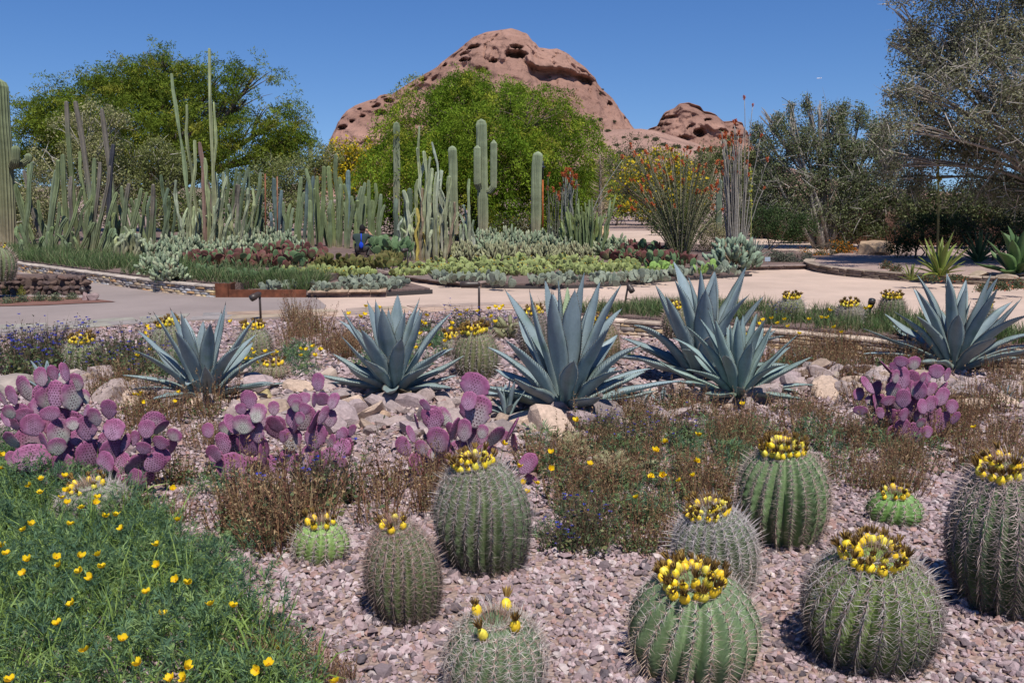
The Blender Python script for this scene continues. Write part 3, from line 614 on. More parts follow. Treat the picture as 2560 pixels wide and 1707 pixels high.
# ------------------------------------------------------------------ agaves: every leaf is a part
def leaf_material():
    m = bpy.data.materials.new('agave_leaf'); m.use_nodes = True; nt = m.node_tree; N = nt.nodes; L = nt.links
    bs = N['Principled BSDF']; at = N.new('ShaderNodeAttribute'); at.attribute_name = 'col'; tc = N.new('ShaderNodeTexCoord')
    n1 = N.new('ShaderNodeTexNoise'); n1.inputs['Scale'].default_value = 7; n1.inputs['Detail'].default_value = 6; n1.inputs['Roughness'].default_value = .7
    n2 = N.new('ShaderNodeTexNoise'); n2.inputs['Scale'].default_value = 55; n2.inputs['Detail'].default_value = 3
    L.new(tc.outputs['Object'], n1.inputs['Vector']); L.new(tc.outputs['Object'], n2.inputs['Vector'])
    m1 = N.new('ShaderNodeMapRange'); m1.inputs[1].default_value = .3; m1.inputs[2].default_value = .7; m1.inputs[3].default_value = .84; m1.inputs[4].default_value = 1.14; L.new(n1.outputs['Fac'], m1.inputs[0])
    m2 = N.new('ShaderNodeMapRange'); m2.inputs[1].default_value = .3; m2.inputs[2].default_value = .7; m2.inputs[3].default_value = .93; m2.inputs[4].default_value = 1.06; L.new(n2.outputs['Fac'], m2.inputs[0])
    mm = N.new('ShaderNodeMath'); mm.operation = 'MULTIPLY'; L.new(m1.outputs[0], mm.inputs[0]); L.new(m2.outputs[0], mm.inputs[1])
    sc = N.new('ShaderNodeVectorMath'); sc.operation = 'SCALE'; L.new(at.outputs['Color'], sc.inputs[0]); L.new(mm.outputs[0], sc.inputs['Scale'])
    L.new(sc.outputs[0], bs.inputs['Base Color']); bs.inputs['Roughness'].default_value = .48; bs.inputs['Specular IOR Level'].default_value = .35
    rr = N.new('ShaderNodeMapRange'); rr.inputs[3].default_value = .38; rr.inputs[4].default_value = .62; L.new(n1.outputs['Fac'], rr.inputs[0]); L.new(rr.outputs[0], bs.inputs['Roughness'])
    bp = N.new('ShaderNodeBump'); bp.inputs['Strength'].default_value = .12; bp.inputs['Distance'].default_value = .004; L.new(n2.outputs['Fac'], bp.inputs['Height']); L.new(bp.outputs[0], bs.inputs['Normal'])
    return m
m_agave = leaf_material(); m_tip = M('agave_spine', rough=.5, var=.1)
def agave_leaf(rs, L, Wd, e0, e1, col, twist=0.0, gut=.55, teeth=True, sbend=0.0, ns=16, fold=0.0, stripe=False):
    """leaf growing along +X from the crown: e0 start elevation, e1 end elevation (radians)"""
    t = np.linspace(0, 1, ns); el = e0 + (e1 - e0) * t ** 1.3 + sbend * np.sin(t * PI * 1.6) * t
    ds = L / (ns - 1); P = np.zeros((ns, 3)); yaw = twist * t ** 2
    for k in range(1, ns):
        e = (el[k] + el[k - 1]) / 2; P[k] = P[k - 1] + ds * np.array([math.cos(e) * math.cos(yaw[k]), math.cos(e) * math.sin(yaw[k]), math.sin(e)])
    wp = np.interp(t, [0, .08, .2, .45, .6, .8, .93, 1], [.62, .52, .55, .98, 1.0, .70, .30, .03]) * Wd / 2
    T = unit(np.gradient(P, axis=0)); S = np.stack([-np.sin(yaw), np.cos(yaw), 0 * t], 1); U = np.cross(T, S)
    q = np.linspace(-1, 1, 7); th = np.interp(t, [0, .15, .5, 1], [.055, .042, .02, .002]) * (Wd / .15)
    g = gut * np.interp(t, [0, .3, .8, 1], [1.0, .8, .75, .7]) * (1 + .15 * np.sin(t * 9 + rs.uniform(0, 6)))
    wav = .05 * np.sin(t * 14 + rs.uniform(0, 6)) * (1 + fold)
    lift = (np.abs(q)[None] ** 1.7) * (g * wp)[:, None] + (np.sign(q) * np.abs(q) ** 2)[None] * (wav * wp)[:, None]
    top = P[:, None] + S[:, None] * (q[None] * wp[:, None] * (1 - .12 * (g[:, None] * q[None] ** 2)))[:, :, None] + U[:, None] * lift[:, :, None]
    q2 = q[1:-1][::-1]; lift2 = (np.abs(q2)[None] ** 1.7) * (g * wp)[:, None] - th[:, None] * (1 - q2[None] ** 2) - .002
    bot = P[:, None] + S[:, None] * (q2[None] * wp[:, None] * .99)[:, :, None] + U[:, None] * lift2[:, :, None]
    V = np.concatenate([top, bot], 1); nc = V.shape[1]; V = V.reshape(-1, 3)
    col = np.asarray(col, float); tv = np.repeat(t[:, None], nc, 1).ravel()
    c = cmix(col * (1.05, 1.12, .95), col, np.clip(tv * 3, 0, 1))
    c = cmix(c, np.tile(col * (1.2, 1.15, .95), (len(c), 1)), (np.clip(np.abs(np.tile(np.r_[q, q2], ns)) - .8, 0, .2) * 5) ** 2 * .5)
    for _ in range(rs.randint(1, 4)):                              # bud imprints left on the leaf
        b = rs.uniform(.3, .85); c = cmix(c, c * (.62, .72, .55), np.exp(-((tv - b + .03 * np.cos(np.tile(np.r_[q, q2], ns) * 2)) / .018) ** 2) * rs.uniform(.2, .75))
    if stripe: c = cmix(c, np.tile((.42, .52, .26), (len(c), 1)), .75 * np.ones(len(c)))
    F = [grid_faces(ns, nc)]
    mb = MB().add(V, F, c)
    tip = P[-1]; mb.add(*tube([tip - T[-1] * .012, tip, tip + T[-1] * L * .03], [.0035, .003, .0005], 5), (.03, .018, .015), 1)
    if teeth:
        nt_ = int(L / .026); tt = np.linspace(.12, .95, nt_)
        for sgn, ci in ((-1, 0), (1, 6)):
            E = np.stack([np.interp(tt, t, top[:, ci, k]) for k in range(3)], 1); Tt = np.stack([np.interp(tt, t, T[:, k]) for k in range(3)], 1); Ss = np.stack([np.interp(tt, t, S[:, k]) for k in range(3)], 1)
            Vt, Ft, m = pyramids(E - Ss * sgn * .001, Ss * sgn + Tt * .25, .008 * Wd / .15, .0035 * Wd / .15, rs); mb.add(Vt, Ft, (.10, .065, .05), 1, False)
    return mb
def agave(label, px, py, span, hpx, n=30, col=(.205, .262, .278), seed=1, wide=.15, teeth=True, z=None, extra=(), group='blue agaves', name='agave_plant', droopy=1.0, ns=16, mats=None, cat='agave', gut=.55, Y=None, innermost=.25):
    rs = np.random.RandomState(seed); zz = 0.0 if z is None else z
    for _ in range(3):
        p = G(px, py, zz) if Y is None else A(px, py, Y)
        if z is None and Y is None: zz = float(gz(p[0], p[1]))
    Lm = mpx(hpx, p[1], p[2]) * 1.02; sp = mpx(span, p[1], p[2])
    root = thing(name, label, cat, p, group=group)
    mats = mats or [m_agave, m_tip]
    for k in range(n):
        f = (k + .5) / n                                     # 0 innermost .. 1 outermost
        az = k * 2.39996 + seed + rs.uniform(-.15, .15); az = math.atan2(math.sin(az), math.cos(az))
        side = abs(math.cos(az))
        e0 = math.radians(88 - 66 * f ** 1.15 + rs.uniform(-4, 4)); e1 = e0 - math.radians((6 + 34 * f ** 1.5 * droopy) * rs.uniform(.6, 1.3))
        ln = Lm * (1.0 - .10 * f) * rs.uniform(.86, 1.06) if f < .5 else (Lm * (1 - f) * .5 + sp * (.55 + .5 * f)) * rs.uniform(.85, 1.08)
        if f < innermost * .6: ln *= rs.uniform(.75, .98)
        wd = wide * (Lm / .85) * rs.uniform(.74, 1.08) * (1 - .25 * (f < .12))
        cc = np.asarray(col) * rs.uniform(.88, 1.1) * (1 + .22 * max(0, f - .6) * np.array([1.3, 1.2, .2]))
        mb = agave_leaf(rs, ln, wd, e0, e1, cc, rs.uniform(-.2, .2), gut * rs.uniform(.75, 1.2), teeth, rs.uniform(-.22, .16) - (.28 * droopy if f > .72 else 0), ns, stripe=(k == 2 and seed == 3))
        r0 = .02 + .06 * (1 - f) * 0 + .035 * f
        mb.build('leaf', mats, root, (r0 * math.cos(az) * Lm, r0 * math.sin(az) * Lm, .03 * Lm * (1 - f) + (.02 if n > 12 else 0)), (0, 0, az))
    if n > 25 and ns > 12:                                       # withered leaves round the base
        for k in range(5):
            az = rs.uniform(0, 2 * PI); mb = agave_leaf(rs, Lm * rs.uniform(.3, .5), Lm * .07, math.radians(rs.uniform(-2, 14)), math.radians(rs.uniform(-30, -5)), np.array((.24, .19, .13)) * rs.uniform(.7, 1.2), rs.uniform(-.5, .5), .9, False, 0.0, 9); mb.build('withered_leaf', mats, root, (.05 * Lm * math.cos(az), .05 * Lm * math.sin(az), .05), (0, 0, az))
    for (az, ln, e0, e1, wd, tw) in extra:                      # leaves with a pose of their own
        mb = agave_leaf(rs, ln * Lm, wd * Lm, math.radians(e0), math.radians(e1), np.asarray(col) * rs.uniform(.95, 1.15), tw, gut, teeth, 0.0, ns)
        mb.build('leaf', mats, root, (.03 * Lm * math.cos(math.radians(az)), .03 * Lm * math.sin(math.radians(az)), .02 * Lm), (0, 0, math.radians(az)))
    return root
agave('blue agave with slender upright leaves rising from brown weeds beside purple prickly pear', 512, 1000, 195, 232, 27, seed=1, wide=.135, extra=((-170, .72, 20, -2, .13, .2), (-15, .85, 22, 5, .13, -.1), (-100, .42, 75, -20, .2, 0)))
agave('compact symmetrical blue agave on bare rocks with many leaves', 985, 985, 168, 245, 34, seed=2, wide=.15, extra=((-75, .5, 70, 35, .2, 0), (180, .62, 15, 2, .13, .2), (5, .62, 12, 18, .13, .1)))
agave('largest blue agave with banded broad leaves and one pale yellow-green leaf', 1415, 1030, 225, 335, 32, seed=3, wide=.15, extra=((-90, .30, 40, -75, .22, 0), (-8, .85, 22, 8, .12, .1), (185, .72, 18, 0, .12, -.1), (20, .72, 30, 10, .12, 0)))
agave('tall blue agave standing behind a smaller overlapping agave', 1755, 955, 195, 290, 30, (.195, .25, .265), seed=4, wide=.15, extra=((170, .8, 25, -5, .13, 0),))
agave('smaller blue agave with green-edged arching leaves in front of the tall one', 1845, 1000, 190, 222, 33, (.20, .27, .265), seed=5, wide=.14, droopy=1.2, extra=((-5, .8, 20, 2, .12, 0), (190, .85, 25, 2, .13, 0)))
agave('blue agave above the purple prickly pear at the end of the terrace wall', 2385, 925, 215, 235, 30, (.195, .252, .268), seed=6, wide=.145, droopy=1.1, extra=((178, .95, 18, -2, .13, .1), (0, .95, 16, -10, .14, 0), (-5, .85, 30, 0, .12, 0)))
pup = dict(teeth=False, ns=9, group='agave offsets')
agave('agave offset crowded against the foot of the largest agave beside purple pads', 1268, 1042, 55, 95, 12, seed=7, wide=.17, **pup)
agave('small agave offset among rocks beneath the largest agave, leaf tips towards blue flowers', 1608, 1015, 60, 60, 8, seed=8, wide=.13, **pup)
agave('tiny agave offset between the large agave and the paired agaves', 1656, 1012, 40, 52, 7, seed=9, wide=.13, **pup)
agave('tiny agave offset on open rocks, farther of two', 1998, 915, 36, 42, 8, seed=10, wide=.14, **pup)
agave('tiny agave offset on open rocks, nearer of two', 2038, 945, 38, 45, 8, seed=11, wide=.14, **pup)
agave('agave offset showing only its tips above purple pads', 122, 985, 70, 100, 12, seed=12, wide=.13, **pup)
agave('tiny agave offset by the rocks near the right-hand purple prickly pear', 2514, 1005, 28, 45, 7, seed=13, wide=.14, **pup)
bpy.data.objects['agave_plant.012']['label'] = 'tiny agave offset in brown weeds beyond the purple prickly pear'

# ------------------------------------------------------------------ purple prickly pears: every pad is a part
def pad_material(name, rim, face, pale, rough=.6):
    """skin pigment: rim colour towards the edge, paler face on some pads"""
    m = bpy.data.materials.new(name); m.use_nodes = True; nt = m.node_tree; N = nt.nodes; L = nt.links
    bs = N['Principled BSDF']; tc = N.new('ShaderNodeTexCoord'); oi = N.new('ShaderNodeObjectInfo')
    mp = N.new('ShaderNodeMapping'); mp.inputs['Location'].default_value = (0, 0, -.42); mp.inputs['Scale'].default_value = (1.9, .0, 1.7)
    L.new(tc.outputs['Object'], mp.inputs['Vector']); ln = N.new('ShaderNodeVectorMath'); ln.operation = 'LENGTH'; L.new(mp.outputs[0], ln.inputs[0])
    nz = N.new('ShaderNodeTexNoise'); nz.inputs['Scale'].default_value = 3.5; nz.inputs['Detail'].default_value = 4; 
    av = N.new('ShaderNodeVectorMath'); av.operation = 'ADD'; L.new(tc.outputs['Object'], av.inputs[0]); L.new(oi.outputs['Random'], av.inputs[1]); sc10 = N.new('ShaderNodeVectorMath'); sc10.operation = 'SCALE'; sc10.inputs['Scale'].default_value = 1.0
    L.new(av.outputs[0], nz.inputs['Vector'])
    r0 = N.new('ShaderNodeMapRange'); r0.inputs[1].default_value = .35; r0.inputs[2].default_value = 1.0; L.new(ln.outputs['Value'], r0.inputs[0])
    ad = N.new('ShaderNodeMath'); ad.operation = 'MULTIPLY_ADD'; ad.inputs[1].default_value = .9; L.new(nz.outputs['Fac'], ad.inputs[0]); ad.inputs[2].default_value = -.45
    sm = N.new('ShaderNodeMath'); sm.operation = 'ADD'; sm.use_clamp = True; L.new(r0.outputs[0], sm.inputs[0]); L.new(ad.outputs[0], sm.inputs[1])
    pr = N.new('ShaderNodeMapRange'); pr.inputs[1].default_value = .58; pr.inputs[2].default_value = 1.0; pr.inputs[4].default_value = .95; L.new(oi.outputs['Random'], pr.inputs[0])
    mxf = N.new('ShaderNodeMix'); mxf.data_type = 'RGBA'; mxf.inputs['A'].default_value = (*face, 1); mxf.inputs['B'].default_value = (*pale, 1); L.new(pr.outputs[0], mxf.inputs['Factor'])
    mx = N.new('ShaderNodeMix'); mx.data_type = 'RGBA'; mx.inputs['B'].default_value = (*rim, 1); L.new(mxf.outputs['Result'], mx.inputs['A']); L.new(sm.outputs[0], mx.inputs['Factor'])
    n2 = N.new('ShaderNodeTexNoise'); n2.inputs['Scale'].default_value = 9; n2.inputs['Detail'].default_value = 6; L.new(av.outputs[0], n2.inputs['Vector'])
    m2 = N.new('ShaderNodeMapRange'); m2.inputs[1].default_value = .3; m2.inputs[2].default_value = .7; m2.inputs[3].default_value = .78; m2.inputs[4].default_value = 1.2; L.new(n2.outputs['Fac'], m2.inputs[0])
    sc = N.new('ShaderNodeVectorMath'); sc.operation = 'SCALE'; L.new(mx.outputs['Result'], sc.inputs[0]); L.new(m2.outputs[0], sc.inputs['Scale'])
    L.new(sc.outputs[0], bs.inputs['Base Color']); bs.inputs['Roughness'].default_value = rough; bs.inputs['Specular IOR Level'].default_value = .25
    bp = N.new('ShaderNodeBump'); bp.inputs['Strength'].default_value = .15; bp.inputs['Distance'].default_value = .01; L.new(n2.outputs['Fac'], bp.inputs['Height']); L.new(bp.outputs[0], bs.inputs['Normal'])
    return m
m_pad = pad_material('purple_pad', (.27, .085, .175), (.335, .185, .275), (.40, .41, .34))
m_areole = M('areole', rough=.9, var=.2, scale=30)
def pad_mesh(seed, slim=1.0, areoles=True, nr=13, nc=20, acol=(.07, .02, .035), spin=.02, mats=None):
    """pad of unit height standing in XZ, thickness along Y, joint at the origin"""
    rs = np.random.RandomState(seed); t = np.linspace(0, 1, nr); a = np.linspace(0, 2 * PI, nc, endpoint=False)
    wz = np.interp(t, [0, .05, .12, .25, .4, .55, .7, .82, .91, .97, 1], [.2, .42, .60, .84, .97, 1.0, .95, .82, .62, .36, .05]) * .45 * slim; wz[0] = .085; wz[-1] = .02; wz = wz * (1 + .05 * rs.normal(0, 1, nr) * np.sin(t * PI))
    asy = .04 * rs.uniform(-1, 1) * np.sin(t * PI)
    th = .06 * np.sin(np.clip(t * .94 + .05, 0, 1) * PI) ** .5; th[0] = .05; th[-1] = .012
    bend = rs.uniform(-.07, .07) * t ** 2; sb = np.sign(np.cos(a)) * np.abs(np.cos(a)) ** .9; ss = np.sign(np.sin(a)) * np.abs(np.sin(a)) ** 1.1
    V = np.stack([asy[:, None] + wz[:, None] * sb[None], bend[:, None] + th[:, None] * ss[None] + .05 * rs.uniform(-1, 1) * (wz[:, None] * sb[None]) ** 2 * 4, np.repeat(t[:, None], nc, 1) + 0 * a[None]], 2).reshape(-1, 3)
    n = len(V); V = np.vstack([V, [asy[-1], bend[-1], 1.005], [0, 0, -.01]]); j = np.arange(nc)
    F = [grid_faces(nr, nc), np.stack([(nr - 1) * nc + j, (nr - 1) * nc + (j + 1) % nc, np.full(nc, n)], 1), np.stack([(j + 1) % nc, j, np.full(nc, n + 1)], 1)]
    mb = MB().add(V, F, (.3, .3, .3))
    if areoles:
        pts = []; k = 0
        for iz in range(10):
            z = .10 + iz * .088
            for ix in range(-5, 6):
                x = (ix + .5 * (iz % 2)) * .098
                w = np.interp(z, t, wz)
                if abs(x) < w * .93: pts.append((x, z, w))
        pts = np.array(pts); x, z, w = pts.T; q = np.clip(x / w, -1, 1); yy = np.interp(z, t, th) * np.sqrt(np.maximum(1 - q ** 2, .0)) ** 1.1
        for sg in (-1, 1):
            C = np.stack([x + np.interp(z, t, asy), np.interp(z, t, bend) + sg * yy, z], 1) + rs.normal(0, .007, (len(x), 3)) * (1, 0, 1); C[:, 1] += .05 * 0
            Vp, Fp, m = pyramids(C - np.array([0, sg * .010, 0]), np.tile([0, sg, .25], (len(C), 1)), .026, .035, rs, sides=6); mb.add(Vp, Fp, acol, 1, False)
        q = 34; te = np.linspace(.12, 1.0, q // 2)
        for sg in (-1, 1):
            E = np.stack([sg * np.interp(te, t, wz) + np.interp(te, t, asy), np.interp(te, t, bend), te], 1)
            Vp, Fp, m = pyramids(np.repeat(E, 2, 0), np.stack([sg * np.ones(q // 2 * 2), rs.normal(0, .5, q // 2 * 2), np.repeat(te, 2) - .4 + rs.normal(0, .3, q // 2 * 2)], 1), spin * 1.6, .006, rs); mb.add(Vp, Fp, (.28, .14, .10), 1, False)
    return mb.mesh('pad', mats or [m_pad, m_areole])
PADS = [pad_mesh(60 + k, slim) for k, slim in enumerate((1.0, .90, 1.06, .78, .96, 1.12, .84))]
def purple_clump(label, pads, sc, off, basepx, basepy, seed, fill=1.0):
    rs = np.random.RandomState(seed); b = G(basepx, basepy); z0 = float(gz(b[0], b[1])); b = G(basepx, basepy, z0)
    root = thing('prickly_pear', label, 'cactus', b, group='purple prickly pears')
    done = []
    def one(cx, cy, cz, h, w, tilt, yaw, lean):
        me = PADS[rs.randint(len(PADS))]
        o = put('pad', me, root); o.rotation_mode = 'QUATERNION'
        R = Matrix.Rotation(yaw, 3, 'Z') @ Matrix.Rotation(lean, 3, 'X') if False else Matrix.Rotation(tilt, 3, 'Y') @ Matrix.Rotation(yaw, 3, 'Z') @ Matrix.Rotation(lean, 3, 'X')
        ax = R @ Vector((0, 0, 1)); c = Vector((cx, cy, cz)) - ax * (h * .5)
        o.location = c - Vector(b); o.rotation_quaternion = R.to_quaternion(); s = h; o.scale = (w / .92, h * 1.0, h); done.append((c, h)); return c, ax
    for (zx, zy, wz, hz) in pads:
        px, py = off[0] + zx / sc, off[1] + zy / sc; w, h = wz / sc, hz / sc
        edge = w < .5 * h
        up = basepy - py
        Y = b[1] + rs.uniform(-.16, .22) + np.interp(up, [0, 250], [-.25, .12]); p = A(px, py, Y)
        W_, H_ = mpx(w, Y, p[2]) * 1.08, mpx(h, Y, p[2]) * 1.1
        yaw = rs.choice([-1, 1]) * rs.uniform(1.15, 1.45) if edge else rs.normal(0, .38)
        if edge: W_ = H_ * .9
        else: W_ = W_ / max(.7, abs(math.cos(yaw)))
        lean = rs.uniform(-.28, .18); H_ /= math.cos(lean)
        tilt = math.atan2(p[0] - b[0], max(p[2] - z0, .08) + .25) * .8 + rs.normal(0, .2)
        c, ax = one(p[0], p[1], p[2], H_, W_, tilt, yaw, lean)
        # the pad that carries this one
        cc = np.array(c); k = 0
        while cc[2] > z0 + .07 and k < 4:
            near = [d for d in done[:-1] if (Vector(cc) - d[0] - Vector((0, 0, d[1] * .7))).length < .16]
            if near and rs.rand() < .75: break
            h2 = rs.uniform(.15, .21); aim = np.array([b[0] + (cc[0] - b[0]) * .55, b[1] + (cc[1] - b[1]) * .6 + .03, z0]); d = unit(aim - cc); nc_ = cc + d * h2 * .95
            t2 = math.atan2(cc[0] - nc_[0], cc[2] - nc_[2]); m_ = (cc + nc_) / 2
            one(m_[0], m_[1] + .03, m_[2], h2, h2 * .85, t2, rs.normal(0, .6), rs.uniform(-.1, .25)); cc = nc_; k += 1
    return root
CL_L = [(272,160,120,115),(345,135,60,100),(420,130,40,120),(497,195,110,115),(170,235,140,165),(365,275,150,175),(80,280,100,125),(15,300,40,120),(487,330,125,115),(555,290,55,90),(270,290,45,150),(565,380,55,75),(620,420,100,120),(713,370,115,130),(215,475,150,140),(330,400,120,90),(365,475,115,140),(475,465,90,80),(100,470,105,85),(165,410,110,95),(40,440,50,100),(60,390,100,90),(750,505,150,130),(515,560,110,105),(80,570,120,120),(370,615,105,115),(290,580,80,110),(695,585,115,130),(590,640,110,110),(205,690,175,160),(690,720,150,140),(735,805,170,130),(800,725,130,130),(820,590,60,120),(880,560,60,100),(940,625,110,85),(960,500,120,115),(1000,460,130,140),(1055,490,30,110),(1140,540,90,80),(1050,590,110,90),(1010,720,150,130),(1055,680,110,110),(890,820,140,120),(80,700,80,110),(440,680,90,70),(240,360,70,110)]
CL_M = [(1625,310,105,120),(1575,370,80,75),(1690,400,110,120),(1790,365,90,85),(1590,470,135,120),(1475,500,100,100),(1515,470,40,140),(1360,510,85,90),(1455,595,130,140),(1400,660,130,110),(1410,680,80,70),(1430,740,100,60),(1800,470,110,120),(1925,320,90,90),(1985,300,80,70),(1940,350,70,80),(1990,370,80,75),(2083,195,100,110),(2050,310,40,90),(2105,305,80,90),(2180,320,75,105),(2110,410,70,120),(2050,450,70,150),(2155,430,90,110),(2090,520,110,80),(2235,530,90,90),(2230,635,120,140),(2155,665,80,80),(2300,510,50,80),(2235,720,70,60),(1960,430,80,80),(1850,550,80,80)]
CL_C = [(1100,1090,175,165),(1125,1265,195,215),(1065,1195,110,120),(765,1220,60,90),(815,1305,165,160),(890,1300,90,140),(855,1455,145,165),(960,1380,40,150),(945,1395,60,120),(1030,1390,110,150),(1240,1430,95,150),(1300,1440,50,90),(1350,1385,40,170),(1370,1480,30,120),(1150,1400,100,90),(740,1510,90,110),(620,1500,100,130),(665,1420,50,120),(980,1510,130,90),(820,1545,80,70),(1145,1440,90,80),(705,1330,40,100),(1460,1619,110,150),(1487,1727,95,60)]
CL_R = [(1680,655,80,80),(1600,645,70,60),(1620,685,45,130),(1512,690,50,110),(1565,735,65,80),(1565,680,70,60),(1640,760,60,80),(1390,790,60,120),(1450,805,80,85),(1337,845,85,75),(1405,885,60,60),(1450,890,70,80),(1520,885,90,60),(1610,870,95,115),(1670,815,50,90),(1735,740,50,60),(1730,790,60,110),(1785,815,70,85),(1815,705,70,80),(1880,725,70,75),(1765,740,40,60),(1780,905,95,100),(1730,920,70,90),(1850,860,90,110),(1910,920,70,80),(1545,985,80,110),(1615,970,70,80),(1705,990,95,100),(1470,960,60,70),(1350,945,60,50),(1930,990,70,80),(1560,1080,110,100),(1640,1080,60,60),(1720,1020,60,60),(1760,1075,60,70),(1790,960,70,90)]
purple_clump('wide purple prickly pear mound beside the yellow poppies', CL_L, 2.613, (0, 880), 215, 1235, 1)
purple_clump('purple prickly pear with brown weeds growing through it, beside the slender agave', CL_M, 2.613, (0, 880), 690, 1190, 2)
purple_clump('purple prickly pear with the tallest stacked pads behind the leaning barrel cactus', CL_C, 2.703, (780, 560), 1165, 1195, 3)
purple_clump('dark purple prickly pear below the agave at the terrace end, in brown weeds', CL_R, 2.45, (1600, 640), 2275, 1105, 4)
# ------------------------------------------------------------------ gravel and rocks
_ico = None
def ico(sub=0):
    t = (1 + 5 ** .5) / 2
    V = unit(np.array([(-1, t, 0), (1, t, 0), (-1, -t, 0), (1, -t, 0), (0, -1, t), (0, 1, t), (0, -1, -t), (0, 1, -t), (t, 0, -1), (t, 0, 1), (-t, 0, -1), (-t, 0, 1)], float))
    F = np.array([(0, 11, 5), (0, 5, 1), (0, 1, 7), (0, 7, 10), (0, 10, 11), (1, 5, 9), (5, 11, 4), (11, 10, 2), (10, 7, 6), (7, 1, 8), (3, 9, 4), (3, 4, 2), (3, 2, 6), (3, 6, 8), (3, 8, 9), (4, 9, 5), (2, 4, 11), (6, 2, 10), (8, 6, 7), (9, 8, 1)])
    for _ in range(sub):
        V = list(map(tuple, V)); idx = {}; nf = []
        def mid(a, b):
            k = (min(a, b), max(a, b))
            if k not in idx: V.append(tuple(unit(np.array(V[a]) + np.array(V[b])))); idx[k] = len(V) - 1
            return idx[k]
        for a, b, c in F:
            ab, bc, ca = mid(a, b), mid(b, c), mid(c, a); nf += [(a, ab, ca), (b, bc, ab), (c, ca, bc), (ab, bc, ca)]
        F = np.array(nf); V = np.array(V)
    return V, F
def chip(V, rs, cuts, lo=.35, hi=.8):
    V = V.copy()
    for _ in range(cuts):
        n = unit(rs.normal(size=3)); d = rs.uniform(lo, hi); q = V @ n; k = q > d; V[k] -= np.outer(q[k] - d, n)
    return V
m_gravel = M('crushed_gravel', rough=.9, var=.2, scale=60, bump=.35, bscale=120, spec=.2)
m_boulder = M('angular_rock', rough=.92, var=.22, scale=9, bump=.6, bscale=22, var2=.18, scale2=3)
def in_poly(x, y, poly):
    poly = np.asarray(poly); r = np.zeros(len(x), bool); n = len(poly); j = n - 1
    for i in range(n):
        c = ((poly[i, 1] > y) != (poly[j, 1] > y)) & (x < (poly[j, 0] - poly[i, 0]) * (y - poly[i, 1]) / (poly[j, 1] - poly[i, 1] + 1e-12) + poly[i, 0]); r ^= c; j = i
    return r
GRAV = [(.44, .335, .33), (.37, .275, .275), (.50, .41, .40), (.31, .23, .225), (.21, .165, .168), (.15, .125, .132), (.39, .25, .215), (.55, .47, .44)]
GP = [.2, .2, .14, .13, .11, .08, .08, .06]
def gravel(y0, y1, dens, size, seed, octa=False, mul=1.0):
    rs = np.random.RandomState(seed); wmax = .66 * y1 + .6; n = int(2 * wmax * (y1 - y0) * dens)
    x = rs.uniform(-wmax, wmax, n); y = rs.uniform(y0, y1, n); k = (np.abs(x) < .66 * y + .6) & (y < np.interp(x, *zip(*front_edge)) - .1) & ~((x > .55) & (y > _line_y(WALL_R, x) - .1)); x, y = x[k], y[k]; n = len(x)
    if octa: T = np.array([(1, 0, 0), (-1, 0, 0), (0, 1, 0), (0, -1, 0), (0, 0, 1), (0, 0, -1)], float); TF = np.array([(0, 2, 4), (2, 1, 4), (1, 3, 4), (3, 0, 4)])
    else: T, TF = ico(0); TF = TF[T[TF].mean(1)[:, 2] > -.35]
    vs = [chip(T, rs, 3, .3, .7) * rs.uniform(.75, 1.25, 3) for _ in range(24)]
    kind = rs.randint(24, size=n); V = np.array(vs)[kind]
    s = size * np.exp(rs.normal(0, .30, n)); V = V * s[:, None, None] * np.array([1, 1, .72]); V = V + rs.normal(0, .10, V.shape) * s[:, None, None]
    a = rs.uniform(0, 2 * PI, n); b = rs.normal(0, .35, n)
    ca, sa, cb, sb = np.cos(a)[:, None], np.sin(a)[:, None], np.cos(b)[:, None], np.sin(b)[:, None]
    X, Y, Z = V[..., 0], V[..., 1], V[..., 2]; X, Z = X * cb + Z * sb, -X * sb + Z * cb; X, Y = X * ca - Y * sa, X * sa + Y * ca
    z = gz(x, y) + s * rs.uniform(.05, .6, n); V = np.stack([X + x[:, None], Y + y[:, None], Z + z[:, None]], 2).reshape(-1, 3)
    m = len(T); F = (TF[None] + (np.arange(n) * m)[:, None, None]).reshape(-1, 3)
    c = np.repeat(pick(GRAV, n, rs, .12, GP) * mul * (.84, .82, .84), m, 0)
    return V, F, c
g = MB()
g.add(*gravel(2.7, 5.3, 2050, .0152, 1), smooth=False)
g.add(*gravel(5.3, 9.0, 820, .022, 2, True), smooth=False)
g.add(*gravel(9.0, 14.0, 330, .028, 3, True), smooth=False)
tag(g.build('gravel', m_gravel), 'crushed pinkish grey gravel covering the front bed', 'gravel', kind='stuff')

def rock_meshes(n, seed, cuts=9, flat=(1.0, .8, .55), sub=1):
    out = []; rs = np.random.RandomState(seed); T, TF = ico(sub)
    for _ in range(n):
        V = chip(T, rs, cuts, .35, .75) * np.array(flat) * rs.uniform(.8, 1.2, 3); V = V + rs.normal(0, .012, V.shape)
        out.append(MB().add(V, TF, pick([(.36, .28, .255), (.41, .325, .295), (.29, .23, .22), (.40, .295, .225), (.33, .255, .25), (.26, .21, .20)], 1, rs, .14)[0], smooth=False).mesh('stone', m_boulder))
    return out
ROCKS = rock_meshes(16, 31)
RB = [(-60, 960), (50, 955), (300, 985), (600, 995), (850, 1025), (1100, 1050), (1400, 1055), (1700, 1010), (1950, 940), (2150, 970), (2350, 990), (2640, 985)]
rk = structure(MB().add(*box(-.05, -.05, -.2, .05, .05, -.15), (.3, .25, .2)).build('rock_mulch', m_boulder, None, (0, 8, 0)))
rs = np.random.RandomState(77); rubble = MB(); T0, F0 = ico(0)
bx, by = zip(*RB); cnt = 0; spots = []
